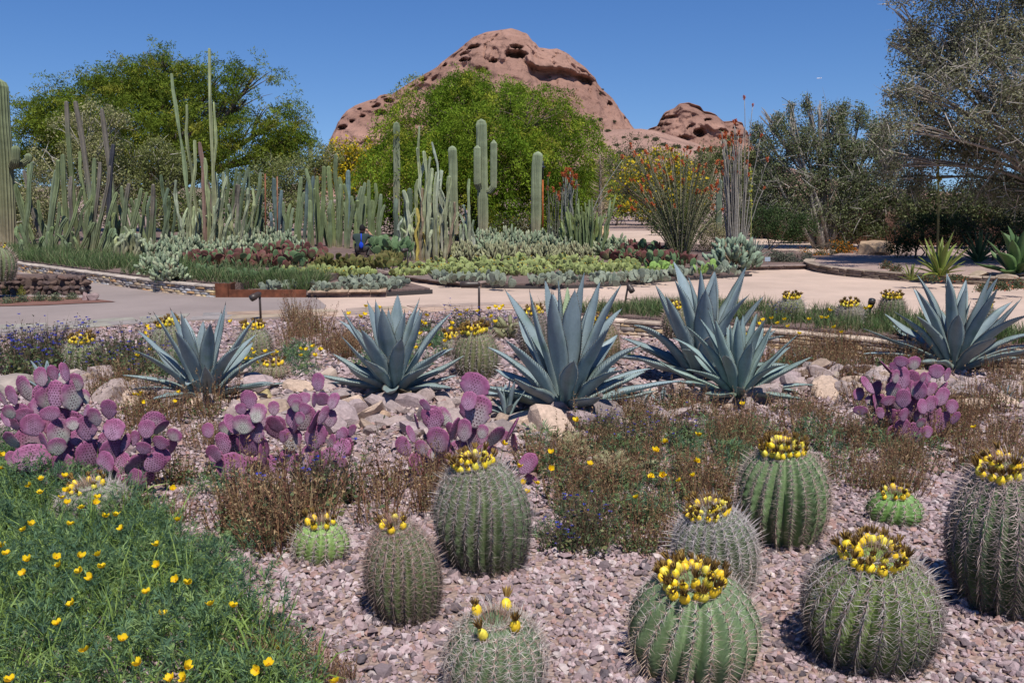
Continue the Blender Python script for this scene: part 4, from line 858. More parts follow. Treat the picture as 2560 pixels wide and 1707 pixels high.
for k in range(3600):
    px = rs.uniform(-60, 2600); c = np.interp(px, bx, by); wdt = np.interp(px, [0, 300, 800, 1300, 1700, 2000, 2600], [24, 34, 62, 58, 52, 48, 34])
    py = c + rs.uniform(-1, 1) * wdt; p = G(px, py); z = float(gz(p[0], p[1])); p = G(px, py, z); big = k < 2200 and cnt < 295
    if k < 2200 and not big: continue
    if big and any((p[0] - q[0]) ** 2 + (p[1] - q[1]) ** 2 < (.05 + .55 * q[2]) ** 2 for q in spots): continue
    s = (rs.uniform(.09, .15) if cnt < 70 else rs.uniform(.055, .10)) if big else rs.uniform(.02, .05)
    if big:
        spots.append((p[0], p[1], s))
        o = put('stone', ROCKS[rs.randint(16)], rk, (p[0], p[1] - 8, z + s * rs.uniform(.05, .4)), (rs.normal(0, .3), rs.normal(0, .3), rs.uniform(0, 6)), (1.75 * s * rs.uniform(.9, 1.3), 1.75 * s, 1.9 * s * rs.uniform(.8, 1.15))); cnt += 1
    else:
        V = chip(T0, rs, 4, .35, .7) * s * np.array([1, .85, .65]) + np.array([p[0], p[1] - 8, z + s * .3])
        rubble.add(V, F0, pick([(.36, .28, .25), (.30, .24, .215), (.42, .34, .27), (.25, .2, .19)], 1, rs, .12)[0], smooth=False)
tag(rubble.build('rubble', m_boulder, rk), kind='stuff')
# a few bigger rocks that stand out
def rock(label, px, py, w, h, seed, col=None, z=None, name='rock', flat=.8):
    rs = np.random.RandomState(seed); p = G(px, py, z or 0); T, TF = ico(2); W_ = mpx(w, p[1], p[2]) / 2; H_ = mpx(h, p[1], p[2])
    V = chip(T, rs, 10, .45, .85); V = V + fbm(V * 3, seed, 3)[:, None] * V * .06; V = V * np.array([W_ / .75, W_ * flat / .75, H_ * .75]); V[:, 2] += H_ * .35
    return tag(MB().add(V, TF, col or (.36, .29, .24), smooth=False).build(name, m_boulder, None, (p[0], p[1] + W_ * .5, (z if z is not None else float(gz(p[0], p[1]))))), label, 'rock')
rock('pale square-edged rock below the largest agave', 1360, 1100, 68, 42, 1, (.44, .36, .28))
rock('orange-tinted flat rock among purple pads and agave', 935, 1050, 62, 26, 2, (.42, .29, .20))
rock('pale blocky rock at the left foot of the compact agave', 815, 960, 48, 34, 3, (.42, .33, .27))
rock('yellowish round-topped rock behind purple pads', 660, 1000, 40, 26, 4, (.36, .29, .15))
rock('dark grey rock on the open rock bed beside tiny agaves', 2070, 965, 58, 30, 5, (.24, .21, .20))
rock('long pale rock sloping under the smaller paired agave', 2000, 905, 60, 26, 6, (.46, .37, .32))
rock('weathered flat grey rock beside the purple mound and blue flowers', 20, 985, 110, 45, 7, (.30, .25, .215))

# ------------------------------------------------------------------ grasses
m_grass = M('grass_blade', rough=.6, var=0, transl=.3, spec=.25)
def grass(name, label, poly, n, h, seed, cols, zf, w=.007, droop=.35):
    rs = np.random.RandomState(seed); poly = np.asarray(poly, float); lo, hi = poly.min(0), poly.max(0)
    x = rs.uniform(lo[0], hi[0], n * 4); y = rs.uniform(lo[1], hi[1], n * 4); k = in_poly(x, y, poly); x, y = x[k][:n], y[k][:n]
    cl = vnoise(np.c_[x * 2.2, y * 2.2, 0 * x], seed); kk = cl > -.55 + .35 * rs.rand(len(x)); x, y, cl = x[kk], y[kk], cl[kk]; m = len(x)
    # tussocks: blades splay from cell centres
    cx = np.floor(x / .28) * .28 + .14; cy = np.floor(y / .28) * .28 + .14; ddx, ddy = (x - cx) / .14, (y - cy) / .14
    D = np.stack([ddx * .45 + rs.normal(0, .22, m), ddy * .45 + rs.normal(0, .22, m), np.ones(m)], 1)
    L = h * (1 + .35 * cl) * rs.uniform(.55, 1.2, m)
    V, F, q = ribbons(np.stack([x, y, np.full(m, 0.0) + zf], 1), D, L, w, rs, rs.uniform(.0, droop, m))
    c = np.repeat(pick(cols, m, rs, .18), q, 0); c = c * np.tile(np.array([.75, .75, 1, 1, 1.25]), m)[:, None]
    return tag(MB().add(V, F, c, smooth=False).build(name, m_grass), label, 'grass', kind='stuff')
GC = [(.085, .145, .045), (.11, .175, .06), (.07, .115, .04), (.15, .19, .08), (.22, .22, .11)]
wl_ = [tuple(p + np.array([.12, .14])) for p in WALL_L]
grass('grass', 'soft green bunch grass along the top of the curving stone wall', wl_ + [(-4.9, 16.1), (-4.75, 17.4), (-6.5, 18.9), (-9.3, 21.6), (-12, 24.4), (-15, 27)], 15000, .36, 1, GC, LB, .011)
grass('grass', 'taller green bunch grass behind the rusted steel plates', [(-5.0, 16.0), (-3.75, 16.0), (-3.6, 17.3), (-4.9, 17.1)], 4200, .40, 2, GC, .105, .010)
grass('grass', 'green grass strip on the terrace around the barrel cacti', [tuple(p + np.array([.05, .12])) for p in tw] + [(9.4, 10.1), (6.5, 11.75), (5.2, 13.7), (2.9, 14.7), (.4, 14.05)], 15000, .27, 3, GC, .0, .008)

# ------------------------------------------------------------------ weeds, wildflowers, poppies
m_weed = M('dry_weed', rough=.85, var=0, transl=.2)
m_leaf = M('herb_leaf', rough=.6, var=0, transl=.3)
m_petal = M('petal', rough=.55, var=.06, scale=40, transl=.35, spec=.2)
BROWN = [(.22, .125, .065), (.29, .18, .095), (.15, .08, .05), (.37, .26, .14), (.24, .17, .085), (.19, .075, .05)]
def spot(px, py):
    z = 0.0
    for _ in range(3): p = G(px, py, z); z = float(gz(p[0], p[1])) if not (p[0] > .55 and p[1] > _line_y(WALL_R, p[0])) else 0.0
    return (p[0], p[1], z)
def weed_mesh(seed, h=.42, spread=.2, stems=34, cols=BROWN, green=.0, blue=0, leafy=.2, pods=16, splay=.33):
    """a dead or dying annual: thin stalks hung with pods; some keep green leaves and blue flowers"""
    rs = np.random.RandomState(seed); mb = MB(); n = stems
    a = rs.uniform(0, 2 * PI, n); r = spread * rs.uniform(0, 1, n) ** .6; B = np.stack([r * np.cos(a), r * np.sin(a), np.full(n, -.01)], 1)
    D = np.stack([np.cos(a) * r / spread * splay + rs.normal(0, .13, n), np.sin(a) * r / spread * splay + rs.normal(0, .13, n), np.ones(n)], 1); L = h * rs.uniform(.45, 1.12, n)
    bend = rvec(n, rs) * (L * .12)[:, None]; V, F, m = pyramids(B, D, L, .0033, rs, bend); mb.add(V, F, np.repeat(pick(cols, n, rs, .2), m, 0), smooth=False)
    # side pods
    k = n * pods; i = rs.randint(n, size=k); t = rs.uniform(.18, 1.0, k); Du = unit(D)
    Pp = B[i] + Du[i] * (L[i] * t)[:, None] + bend[i] * (t ** 2)[:, None]; Dp = Du[i] * rs.uniform(.2, 1.2, k)[:, None] + rvec(k, rs) * .8
    V, F, m = kites(Pp, Dp, rs.uniform(.012, .030, k), rs.uniform(.005, .012, k), rs); mb.add(V, F, np.repeat(pick(cols, k, rs, .3), m, 0), smooth=False)
    # side twigs
    k = n * 3; i = rs.randint(n, size=k); t = rs.uniform(.2, .85, k); Pp = B[i] + Du[i] * (L[i] * t)[:, None] + bend[i] * (t ** 2)[:, None]
    V, F, m = pyramids(Pp, Du[i] + rvec(k, rs) * .7, rs.uniform(.04, .11, k), .0016, rs); mb.add(V, F, np.repeat(pick(cols, k, rs, .2), m, 0), smooth=False)
    if leafy > 0:
        k = int(n * 9 * leafy) + 4; i = rs.randint(n, size=k); t = rs.uniform(.03, .6, k); Pp = B[i] + Du[i] * (L[i] * t)[:, None] + rvec(k, rs) * .02
        V, F, m = kites(Pp, rvec(k, rs) * (1, 1, .4) + np.array([0, 0, .2]), rs.uniform(.018, .045, k), rs.uniform(.014, .034, k), rs)
        mb.add(V, F, np.repeat(pick([(.10, .15, .06), (.13, .18, .075), (.075, .12, .05), (.2, .2, .08)], k, rs, .2), m, 0), 1, False)
    return mb, (B, Du, L, bend)
def flower_bits(rs, st, n, cols, size=.011):
    B, Du, L, bend = st; i = rs.randint(len(B), size=n); t = rs.uniform(.55, 1.02, n); P = B[i] + Du[i] * (L[i] * t)[:, None] + bend[i] * (t ** 2)[:, None] + rvec(n, rs) * .012
    mb = MB(); c = pick(cols, n, rs, .15)
    for k in range(4):
        D = np.stack([np.cos(k * PI / 2 + i), np.sin(k * PI / 2 + i), .35 + 0 * i], 1); V, F, m = kites(P, D, size * rs.uniform(.8, 1.3, n), size * 1.0, rs); mb.add(V, F, np.repeat(c, m, 0), 0, False)
    return mb
WM = [weed_mesh(200 + k, h, sp, st, BROWN, leafy=lf, pods=pd)[0].mesh('stalks', [m_weed, m_leaf]) for k, (h, sp, st, lf, pd) in enumerate([(.42, .17, 34, .15, 16), (.36, .20, 40, .3, 14), (.50, .15, 30, .1, 20), (.30, .22, 44, .5, 12), (.40, .19, 36, .0, 18), (.34, .16, 30, .8, 12)])]
rs = np.random.RandomState(9)
def weeds(label, group, x0, x1, y0, y1, n, hpx, kinds=(0, 1, 2, 3, 4, 5), wscale=1.0, name='dry_weed'):
    for k in range(n):
        px, py = rs.uniform(x0, x1), rs.uniform(y0, y1); p = spot(px, py); h = mpx(rs.uniform(.75, 1.15) * hpx, p[1]); kk = kinds[rs.randint(len(kinds))]; s = h / .45
        adj = ('', 'spreading ', 'slender upright ', 'low green-leaved ', 'leafless ', 'leafy-footed ')[kk]
        tag(put(name, WM[kk], None, p, (rs.normal(0, .06), rs.normal(0, .06), rs.uniform(0, 6)), (s * wscale, s * wscale, s)), adj + label, 'weed', group)
weeds('tall brown dried weed clump in front of the weed-grown purple prickly pear', 'weeds before the purple prickly pear', 600, 790, 1270, 1395, 11, 215, (0, 2, 4, 3))
weeds('brown dried weed among gravel beside the slim barrel cactus', 'weeds by the slim barrel cactus', 940, 1085, 1225, 1330, 6, 150, (0, 2, 4))
weeds('brown dried weed around the foot of the slender agave', 'weeds round the slender agave', 330, 590, 1000, 1130, 14, 105)
weeds('brown dried weed at the edge of the poppy patch', 'weeds by the poppy patch', 350, 470, 1180, 1330, 5, 130, (0, 2, 5))
weeds('mixed brown and green weed clump right of the leaning barrel cactus', 'weeds behind the open gravel', 1350, 1840, 1120, 1390, 44, 130, (1, 3, 5, 0))
weeds('brown weed clump below the paired agaves', 'weeds below the paired agaves', 1480, 2060, 1030, 1160, 38, 105, (0, 1, 3, 5))
weeds('dry reddish-brown weed around the dark purple prickly pear', 'weeds round the dark purple prickly pear', 2040, 2560, 1010, 1240, 54, 108, (0, 1, 2, 4))
weeds('russet weed in the swale before the terrace wall', 'weeds in the swale', 1880, 2320, 860, 960, 40, 85, (0, 2, 4))
weeds('russet weed beyond the dark purple prickly pear', 'weeds beside the end agave', 2440, 2600, 930, 1060, 9, 95, (0, 2, 4))
weeds('brown weed standing along the path edge behind the agaves', 'weeds along the path edge', 690, 1010, 830, 905, 22, 78, (0, 2, 4))
weeds('brown weed between the post lamp and the compact agave', 'weeds by the post lamp', 700, 850, 800, 850, 7, 72, (0, 2, 4))
weeds('low weed between the barrel cacti of the gravel clearing', 'weeds in the clearing', 1080, 1130, 1180, 1290, 3, 120, (0, 2))
weeds('dry weed at the lower edge of the poppy patch', 'weeds at the bottom edge', 640, 880, 1600, 1720, 6, 120, (0, 4))
weeds('brown weed beside the purple mound', 'weeds beside the purple mound', 210, 330, 955, 1010, 6, 90, (0, 2, 5))
# blue-flowered plants
BLUE = [(.04, .05, .34), (.06, .075, .42), (.11, .09, .34)]
BM = []
for k, (h, sp, st, lf, nb) in enumerate([(.40, .22, 40, 1.0, 30), (.36, .20, 34, 1.4, 16), (.42, .18, 30, .6, 10)]):
    mb, stt = weed_mesh(300 + k, h, sp, st, [(.12, .085, .06), (.10, .11, .06), (.16, .10, .075)], leafy=lf, pods=9)
    r2 = np.random.RandomState(k); BM.append((mb.mesh('stalks', [m_weed, m_leaf]), flower_bits(r2, stt, nb, BLUE, .016).mesh('flowers', m_petal)))
def bluebells(label, group, x0, x1, y0, y1, n, hpx, kinds=(0, 1, 2)):
    for k in range(n):
        px, py = rs.uniform(x0, x1), rs.uniform(y0, y1); p = spot(px, py); s = mpx(rs.uniform(.8, 1.15) * hpx, p[1]) / .42; kk = kinds[rs.randint(len(kinds))]; a, b = BM[kk]
        o = thing('bluebell_plant', label, 'wildflower', p, rs.uniform(0, 6), group); o.scale = (s, s, s); put('stalks', a, o); tag(put('flowers', b, o), kind='stuff')
bluebells('blue-flowered wild plant in the drift beside the path and purple mound', 'bluebells beside the purple mound', -30, 150, 905, 950, 9, 125, (0, 1))
bluebells('blue-flowered wild plant between the pale barrel cactus and the slender agave', 'bluebells by the pale barrel cactus', 245, 370, 905, 965, 7, 120, (0, 1))
bluebells('blue-flowered leafy plant on gravel right of the leaning barrel cactus', 'bluebells on open gravel', 1370, 1500, 1330, 1425, 5, 140, (1, 2))
bluebells('sparse blue-flowered plant among the weeds below the largest agave', 'bluebells below the largest agave', 1470, 1700, 1060, 1140, 9, 95, (1, 2))
bluebells('blue-flowered plant growing up through the purple prickly pear', 'bluebells in the purple pads', 690, 840, 1240, 1300, 3, 190, (2,))
bluebells('blue-flowered plant behind the broad barrel cactus by the path', 'bluebells by the path', 920, 1300, 825, 875, 9, 70, (0, 2))
bluebells('blue-flowered plant in the terrace grass', 'bluebells on the terrace', 1925, 1965, 790, 815, 3, 55, (0,))
# feathery poppy foliage
FG = [(.085, .16, .085), (.115, .20, .10), (.06, .115, .07), (.145, .235, .095), (.20, .29, .105)]
def feathery(rs, x, y, z, h, n_per=14, size=.05):
    """finely cut leaves: each point carries a spray of thin segments"""
    n = len(x); B = np.stack([x, y, z + h * rs.uniform(.0, 1, n)], 1); Bs = np.repeat(B, n_per, 0); k = len(Bs)
    ax = np.repeat(unit(rvec(n, rs) * (1, 1, .5) + np.array([0, 0, .7])), n_per, 0); D = ax * rs.uniform(.3, 1.2, k)[:, None] + rvec(k, rs) * .65; P = Bs + ax * (size * rs.uniform(0, .9, k))[:, None]
    V, F, m = kites(P, D, size * rs.uniform(.35, .9, k), .0046, rs); return V, F, np.repeat(np.repeat(pick(FG, n, rs, .2), n_per, 0), m, 0)
patch = gl([(-160, 1120), (120, 1175), (300, 1235), (420, 1330), (500, 1440), (600, 1530), (690, 1600), (780, 1707), (820, 1800), (-200, 1800)])
r3 = np.random.RandomState(15); pp = np.array(patch); x = r3.uniform(pp[:, 0].min(), pp[:, 0].max(), 22000); y = r3.uniform(pp[:, 1].min(), pp[:, 1].max(), 22000); k = in_poly(x, y, patch); x, y = x[k][:13500], y[k][:13500]
hh = .25 * np.clip(.75 + .5 * vnoise(np.c_[x * 4, y * 4, 0 * x], 3), .3, 1.2)
fol = MB(); V, F, c = feathery(r3, x, y, gz(x, y), hh); fol.add(V, F, c, smooth=False)
tag(fol.build('poppy_foliage', m_leaf), 'feathery blue-green poppy foliage filling the corner below the purple mound', 'foliage', kind='stuff')
n = 6500; i = r3.randint(len(x), size=n); D = np.stack([r3.normal(0, .45, n), r3.normal(0, .45, n), np.ones(n)], 1)
V, F, m = ribbons(np.stack([x[i], y[i], gz(x[i], y[i])], 1), D, r3.uniform(.20, .42, n), r3.uniform(.004, .009, n), r3, r3.uniform(.1, .8, n))
tag(MB().add(V, F, np.repeat(pick([(.24, .35, .08), (.30, .41, .115), (.18, .27, .065)], n, r3, .15), m, 0), smooth=False).build('long_grass', m_grass), 'long arching light green grass blades among the poppy foliage', 'grass', kind='stuff')
TUFT = []
for k in range(4):
    r4 = np.random.RandomState(500 + k); a = r4.uniform(0, 2 * PI, 46); r = .12 * r4.uniform(0, 1, 46) ** .6
    V, F, c = feathery(r4, r * np.cos(a), r * np.sin(a), np.zeros(46), .17 * (1 - r / .2), 11); TUFT.append(MB().add(V, F, c, smooth=False).mesh('poppy_plant', m_leaf))
def tufts(label, group, x0, x1, y0, y1, n, hpx):
    for k in range(n):
        p = spot(rs.uniform(x0, x1), rs.uniform(y0, y1)); s = mpx(hpx * rs.uniform(.75, 1.2), p[1]) / .2
        tag(put('poppy_plant', TUFT[rs.randint(4)], None, p, (0, 0, rs.uniform(0, 6)), (s, s, s)), label, 'wildflower', group)
tufts('feathery blue-green poppy plant on gravel at the edge of the poppy patch', 'poppy plants at the gravel edge', 420, 660, 1330, 1470, 12, 85)
tufts('feathery poppy plant at the foot of the weed-grown purple prickly pear', 'poppy plants by the purple pads', 505, 590, 1180, 1260, 4, 90)
tufts('feathery poppy plant between the slender and compact agaves', 'poppy plants between two agaves', 590, 800, 900, 945, 9, 62)
tufts('feathery poppy plant behind the compact agave', 'poppy plants behind the compact agave', 880, 1130, 860, 925, 15, 62)
tufts('feathery poppy plant among weeds right of the leaning barrel cactus', 'poppy plants in the weeds', 1340, 1720, 1130, 1360, 20, 85)
tufts('feathery poppy plant among weeds near the upright barrel cactus', 'poppy plants near the upright barrel', 1700, 2300, 1090, 1210, 22, 80)
tufts('feathery poppy plant left of the small pale barrel cactus by the agave', 'poppy plants by the blue flowers', 370, 470, 905, 955, 6, 60)
tufts('feathery poppy plant before the terrace wall', 'poppy plants in the swale', 1950, 2300, 855, 960, 10, 50)
# poppies
def poppy_meshes():
    rs = np.random.RandomState(3); out = []
    for k in range(3):
        t = np.linspace(0, 1, 4); V = []; 
        for ti in t:
            wv = .019 * math.sin((.12 + .78 * ti) * PI) ** .8
            for s in (-1, -.4, .4, 1): V.append((.030 * ti * (1 - .08 * abs(s)), s * wv, .017 * (ti ** 1.6) * (1 + .35 * k) + .005 * abs(s) * ti + .003 * math.sin(s * 5 + k)))
        out.append(MB().add(V, grid_faces(4, 4, False), cmix((.80, .46, .01), (.85, .64, .015), np.repeat(t, 4))).mesh('petal', m_petal))
    mb = MB()
    for k in range(4):
        a = k * PI / 2 + .3; c, s = math.cos(a), math.sin(a); V = np.array([v.co for v in out[1].vertices]); V = np.stack([V[:, 0] * c - V[:, 1] * s, V[:, 0] * s + V[:, 1] * c, V[:, 2]], 1)
        mb.add(V, grid_faces(4, 4, False), (.84, .60, .012))
    whole = mb.mesh('blossom', m_petal); stem = MB().add(*tube([(0, 0, -.26), (.006, .004, -.13), (0, 0, 0)], .0018, 4), (.10, .17, .07)).mesh('stem', m_leaf)
    eye = MB().add(*tube([(0, 0, .0), (0, 0, .006), (0, 0, .011)], [.003, .0045, .001], 6), (.55, .25, .01)).mesh('stamens', m_petal)
    return out, whole, stem, eye
PETALS, BLOSSOM, STEM, EYE = poppy_meshes()
def poppy(px, py, label, group, near, h, size, terrace=False):
    z = 0.0
    for _ in range(3): p = G(px, py, z + h); z = 0.0 if terrace else float(gz(p[0], p[1]))
    s = mpx(size, p[1], p[2]) / .058; o = thing('poppy', label, 'flower', p, rs.uniform(0, 6), group); o.rotation_euler = (rs.normal(0, .35) + .25 * 0, rs.normal(0, .35), rs.uniform(0, 6)); o.scale = (s, s, s)
    put('stem', STEM, o, (0, 0, 0), (-o.rotation_euler[0] * .6, -o.rotation_euler[1] * .6, 0), (1, 1, h / .26 / s))
    if near:
        pm = PETALS[rs.randint(3)]
        for k in range(4): put('petal', pm, o, (0, 0, .001 * (k % 2)), (0, 0, k * PI / 2 + rs.normal(0, .08)), (1, 1, rs.uniform(.8, 1.3)))
        put('stamens', EYE, o)
    else: put('blossom', BLOSSOM, o)
PL = [(5,100),(20,180),(190,295),(262,345),(265,258),(430,330),(420,235),(400,375),(435,408),(625,375),(617,405),(525,440),(675,497),(740,488),(785,572),(455,545),(155,582),(200,548),(1015,680),(175,780),(365,758),(380,812),(515,755),(515,852),(635,745),(655,823),(155,860),(5,690),(40,735),(1015,810),(1135,905),(1215,930),(945,985),(585,895),(465,1060),(372,1185),(1050,1125),(1358,1065),(1500,1075),(795,1288),(895,1450),(1195,1468),(1195,1535),(1660,1485),(1735,1445),(1100,1545),(60,1555),(1150,520),(1115,318),(2165,1565),(545,1360)]
for zx, zy in PL: poppy(zx / 2.583, 1100 + zy / 2.583, 'yellow poppy flower over the feathery foliage below the purple mound', 'poppies in the corner patch', True, .27, 15 + .008 * zy)
P2 = [(1090,333),(1305,240),(1295,347),(1555,315),(1120,440),(1210,443),(1145,498),(2050,172),(1985,230),(2250,297),(1955,393),(2030,388),(1855,535),(2265,125),(1470,35),(990,185)]
for zx, zy in P2: poppy(880 + zx / 2.613, 1040 + zy / 2.613, 'yellow poppy flower in the weeds right of the leaning barrel cactus', 'poppies in the weeds', True, .22, 17)
P3 = [(975,590),(1000,620),(1050,590),(1195,575),(1240,565),(1270,580),(1290,560),(1120,595),(945,675),(945,710),(455,570),(365,560),(250,610),(325,630),(355,615),(740,665),(775,620),(765,680),(855,690),(735,745),(900,795),(20,890),(55,850),(10,830),(900,855),(790,825),(705,840),(1240,665),(1215,630)]
for zx, zy in P3: poppy(780 + zx / 2.703, 560 + zy / 2.703, 'small yellow poppy flower around the compact agave', 'poppies round the compact agave', False, .24, 13)
P4 = [(990,640),(1015,660),(975,685),(1000,715),(1040,695),(1085,748),(1010,800),(1055,890),(2115,775),(2165,795),(2075,795),(2035,838),(2130,840),(2030,795),(1695,795),(1640,785),(1795,810),(1865,815),(1845,832),(1725,820),(1700,865),(1730,878),(1665,857),(1560,608),(1480,715),(925,840)]
for zx, zy in P4: poppy(zx / 2.703, 580 + zy / 2.703, 'small yellow poppy flower beside the slender agave', 'poppies by the slender agave', False, .22, 12)
P5 = [(445,1100),(960,1150),(910,1100),(935,1105),(955,1090),(1210,1085),(1180,1150)]
for zx, zy in P5: poppy(zx / 2.703, 580 + zy / 2.703, 'orange-yellow poppy flower in brown weeds near the purple mound', 'poppies by the purple mound', False, .2, 12)
P6 = [(655,488),(730,420),(755,395),(805,385),(885,392),(910,433),(845,415),(1035,390),(1110,380),(1150,380),(1160,335),(1380,325),(1410,315),(1235,470),(1190,440),(975,478)]
for zx, zy in P6: poppy(1600 + zx / 2.45, 640 + zy / 2.45, 'small yellow poppy flower on the grassy terrace', 'poppies on the terrace', False, .25, 12, True)
P7 = [(1690,745),(625,910),(345,1260),(160,1140),(100,1195),(360,1100),(70,1350),(145,1345),(325,1350),(245,1375),(2045,1050)]
for zx, zy in P7: poppy(1600 + zx / 2.45, 640 + zy / 2.45, 'yellow poppy flower in brown weeds behind the fruiting barrel cacti', 'poppies behind the barrels', True, .22, 15)
# plant litter blown over the bed
n = 5200; r8 = np.random.RandomState(21); x = r8.uniform(-5.5, 5.5, n); y = 2.9 + 6.6 * r8.uniform(0, 1, n) ** 1.2; k = (np.abs(x) < .6 * y + .3) & (vnoise(np.c_[x * 1.6, y * 1.6, 0 * x], 8) > -.15); x, y = x[k], y[k]; n = len(x)
D = np.stack([r8.normal(size=n), r8.normal(size=n), r8.normal(0, .2, n)], 1); V, F, m = ribbons(np.stack([x, y, gz(x, y) + r8.uniform(.012, .03, n)], 1), D, r8.uniform(.015, .07, n), r8.uniform(.002, .007, n), r8, r8.uniform(-.1, .2, n))
tag(MB().add(V, F, np.repeat(pick([(.30, .21, .12), (.22, .13, .08), (.38, .29, .18), (.16, .09, .06)], n, r8, .2), m, 0), smooth=False).build('plant_litter', m_weed), 'dry stalks and leaf litter strewn over the gravel', 'litter', kind='stuff')
# fine-spined low cholla in the weeds
def teddy(label, px, py, w, h, seed):
    rs = np.random.RandomState(seed); p = spot(px, py); R = mpx(w / 2, p[1]); H = mpx(h, p[1]); root = thing('cholla', label, 'cactus', p, group='golden chollas'); J = MB(); S = MB()
    for k in range(26):
        b = np.array([rs.normal(0, R * .35), rs.normal(0, R * .35), H * rs.uniform(.05, .55)]); d = unit(np.array([b[0] * 1.5, b[1] * 1.5, rs.uniform(.25, .5) * H])); L = rs.uniform(.3, .5) * H; rr = L * .22
        V, F = tube([b, b + d * L * .3, b + d * L * .75, b + d * L], [rr * .5, rr, rr * .9, rr * .3], 8); J.add(V, F, (.20, .20, .10))
        n = 150; t = rs.uniform(0, 1, n); dd = rvec(n, rs); dd = unit(dd - np.outer(dd @ d, d) * .6); V, F, m = pyramids(b + np.outer(t * L, d) + dd * rr * .8, dd, rs.uniform(.012, .028, n), .0009, rs); S.add(V, F, np.repeat(pick([(.45, .34, .19), (.36, .26, .15), (.52, .44, .3)], n, rs), m, 0), smooth=False)
    J.build('joints', m_cactus, root); tag(S.build('spines', m_spine, root), kind='stuff')
teddy('straw-coloured spiny cholla on gravel below the pale square-edged rock', 1435, 1140, 110, 75, 1)
teddy('straw-coloured cholla clump in weeds behind the first straw-coloured one', 1530, 1190, 120, 70, 2)
teddy('straw-coloured cholla behind the left leaves of the largest agave', 1275, 850, 80, 70, 3)
# ------------------------------------------------------------------ columnar cacti
m_col = M('column_cactus_skin', rough=.6, var=.16, scale=6, bump=.15, bscale=30, var2=.14, scale2=1.6)
def stem_mesh(P, R, ribs, cols, rs, deep=.22, seg=None, per=2, lumps=0.0, tipcol=None, base=(.25, .2, .13), basef=.12):
    """ribbed stem along P with a rounded tip; cols are lower and upper skin colours"""
    P = np.asarray(P, float); n = len(P); L = np.r_[0, np.cumsum(np.linalg.norm(np.diff(P, axis=0), axis=1))]; t = L / L[-1]
    rt = np.clip((L[-1] - L) / (R * 1.0), 0, 1); prof = R * np.sqrt(1 - (1 - rt) ** 2) ; prof[-1] = R * .12
    prof = prof * (.88 + .12 * sstep(0, .2, t)) * (1 + lumps * vnoise(np.c_[L / (R * 1.8), 0 * L, np.full(n, rs.uniform(0, 99))], 2))
    sides = ribs * per; a = np.arange(sides); k = np.where(a % per == 0, 1.0, 1 - deep) if per == 2 else 1 - deep * (1 - np.abs(np.cos(a / per * PI)))
    k = np.repeat(k[None], n, 0)
    if lumps: k = k * (1 + lumps * .8 * rs.normal(0, 1, k.shape))
    V, F = tube(P, prof, sides, True, k); tv = np.r_[np.repeat(t, sides), 1, 0]
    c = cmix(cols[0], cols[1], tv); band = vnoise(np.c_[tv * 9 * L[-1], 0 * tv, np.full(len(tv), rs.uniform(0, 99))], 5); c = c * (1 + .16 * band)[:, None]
    kk = np.r_[k.ravel(), 1, 1]; c = c * np.where(kk > .9, 1.2, .72)[:, None]  # rib shading put into the skin colour: valleys darkened, ridges lightened
    if basef: c = cmix(c, np.tile(base, (len(c), 1)), np.clip((basef - tv) / max(basef, 1e-3), 0, 1) * .8)
    if tipcol is not None: f, tc_ = tipcol; c = cmix(c, np.tile(tc_, (len(c), 1)), sstep(f - .12, f + .05, tv))
    return MB().add(V, F, c, smooth=False)
def stem_path(p0, p1, n=14, bow=0.0, rs=None, tip=True, R=.1, wob=0.0):
    t = np.linspace(0, 1, n) ; t = np.r_[t[:-1], 1 - R * .4 / max(.2, np.linalg.norm(np.subtract(p1, p0))), 1] if tip else t
    t = np.sort(np.clip(t, 0, 1)); p0 = np.asarray(p0, float); p1 = np.asarray(p1, float); d = p1 - p0; h = np.array([d[0], d[1], 0])
    P = p0 + np.outer(t, [0, 0, d[2]]) + np.outer(t ** (1 - bow) if bow else t, h)
    if wob and rs is not None: P[:, 0] += wob * vnoise(np.c_[t * 4, 0 * t, np.full(len(t), rs.uniform(0, 99))], 1) * t; P[:, 1] += wob * vnoise(np.c_[t * 4, 0 * t, np.full(len(t), rs.uniform(0, 99))], 2) * t
    return P
SAG = ((.22, .235, .14), (.21, .25, .15))
def saguaro(label, px, ytop, ybase, w, Y, arms=(), seed=1, cols=SAG, lean=0):
    rs = np.random.RandomState(seed); b = A(px, ybase, Y); tp = A(px + lean, ytop, Y); R = mpx(w / 2, Y, 2); zb = b[2]
    root = thing('saguaro', label, 'cactus', b, group='saguaros'); b = np.array(b)
    P = stem_path((0, 0, 0), np.array(tp) - b, 22, 0, rs, True, R, .04); stem_mesh(P, R, 18, cols, rs, .16, base=(.30, .25, .17), basef=.25).build('trunk', m_col, root)
    for (dx, y0, y1, aw, dy) in arms:                            # arm: offset in px, joint row, tip row, width
        j = np.array(A(px + np.sign(dx) * w * .2, y0, Y)) - b; e = np.array(A(px + dx, y0 - 10, Y)) - b; t = np.array(A(px + dx * 1.02, y1, Y)) - b; r = mpx(aw / 2, Y, 2); e[1] += dy; t[1] += dy
        Q = [j, j * .45 + e * .55 + np.array([0, 0, -.07]), e + np.array([0, 0, .02])] + [e + (t - e) * k for k in np.linspace(.12, 1, 12)]
        Q = np.array(Q); Q = np.vstack([Q[:-1], Q[-1] * .92 + Q[-2] * .08, Q[-1]]) if False else Q; stem_mesh(Q, r, 14, cols, rs, .16, basef=0).build('arm', m_col, root)
    return root
saguaro('tall saguaro with small curled arms beside the leaning cactus thicket', 18, 196, 612, 46, 29, [(34, 415, 365, 20, -.3), (46, 412, 383, 17, .15), (-22, 415, 365, 22, -.2)], 1, ((.20, .19, .105), (.15, .185, .095)), lean=-22)
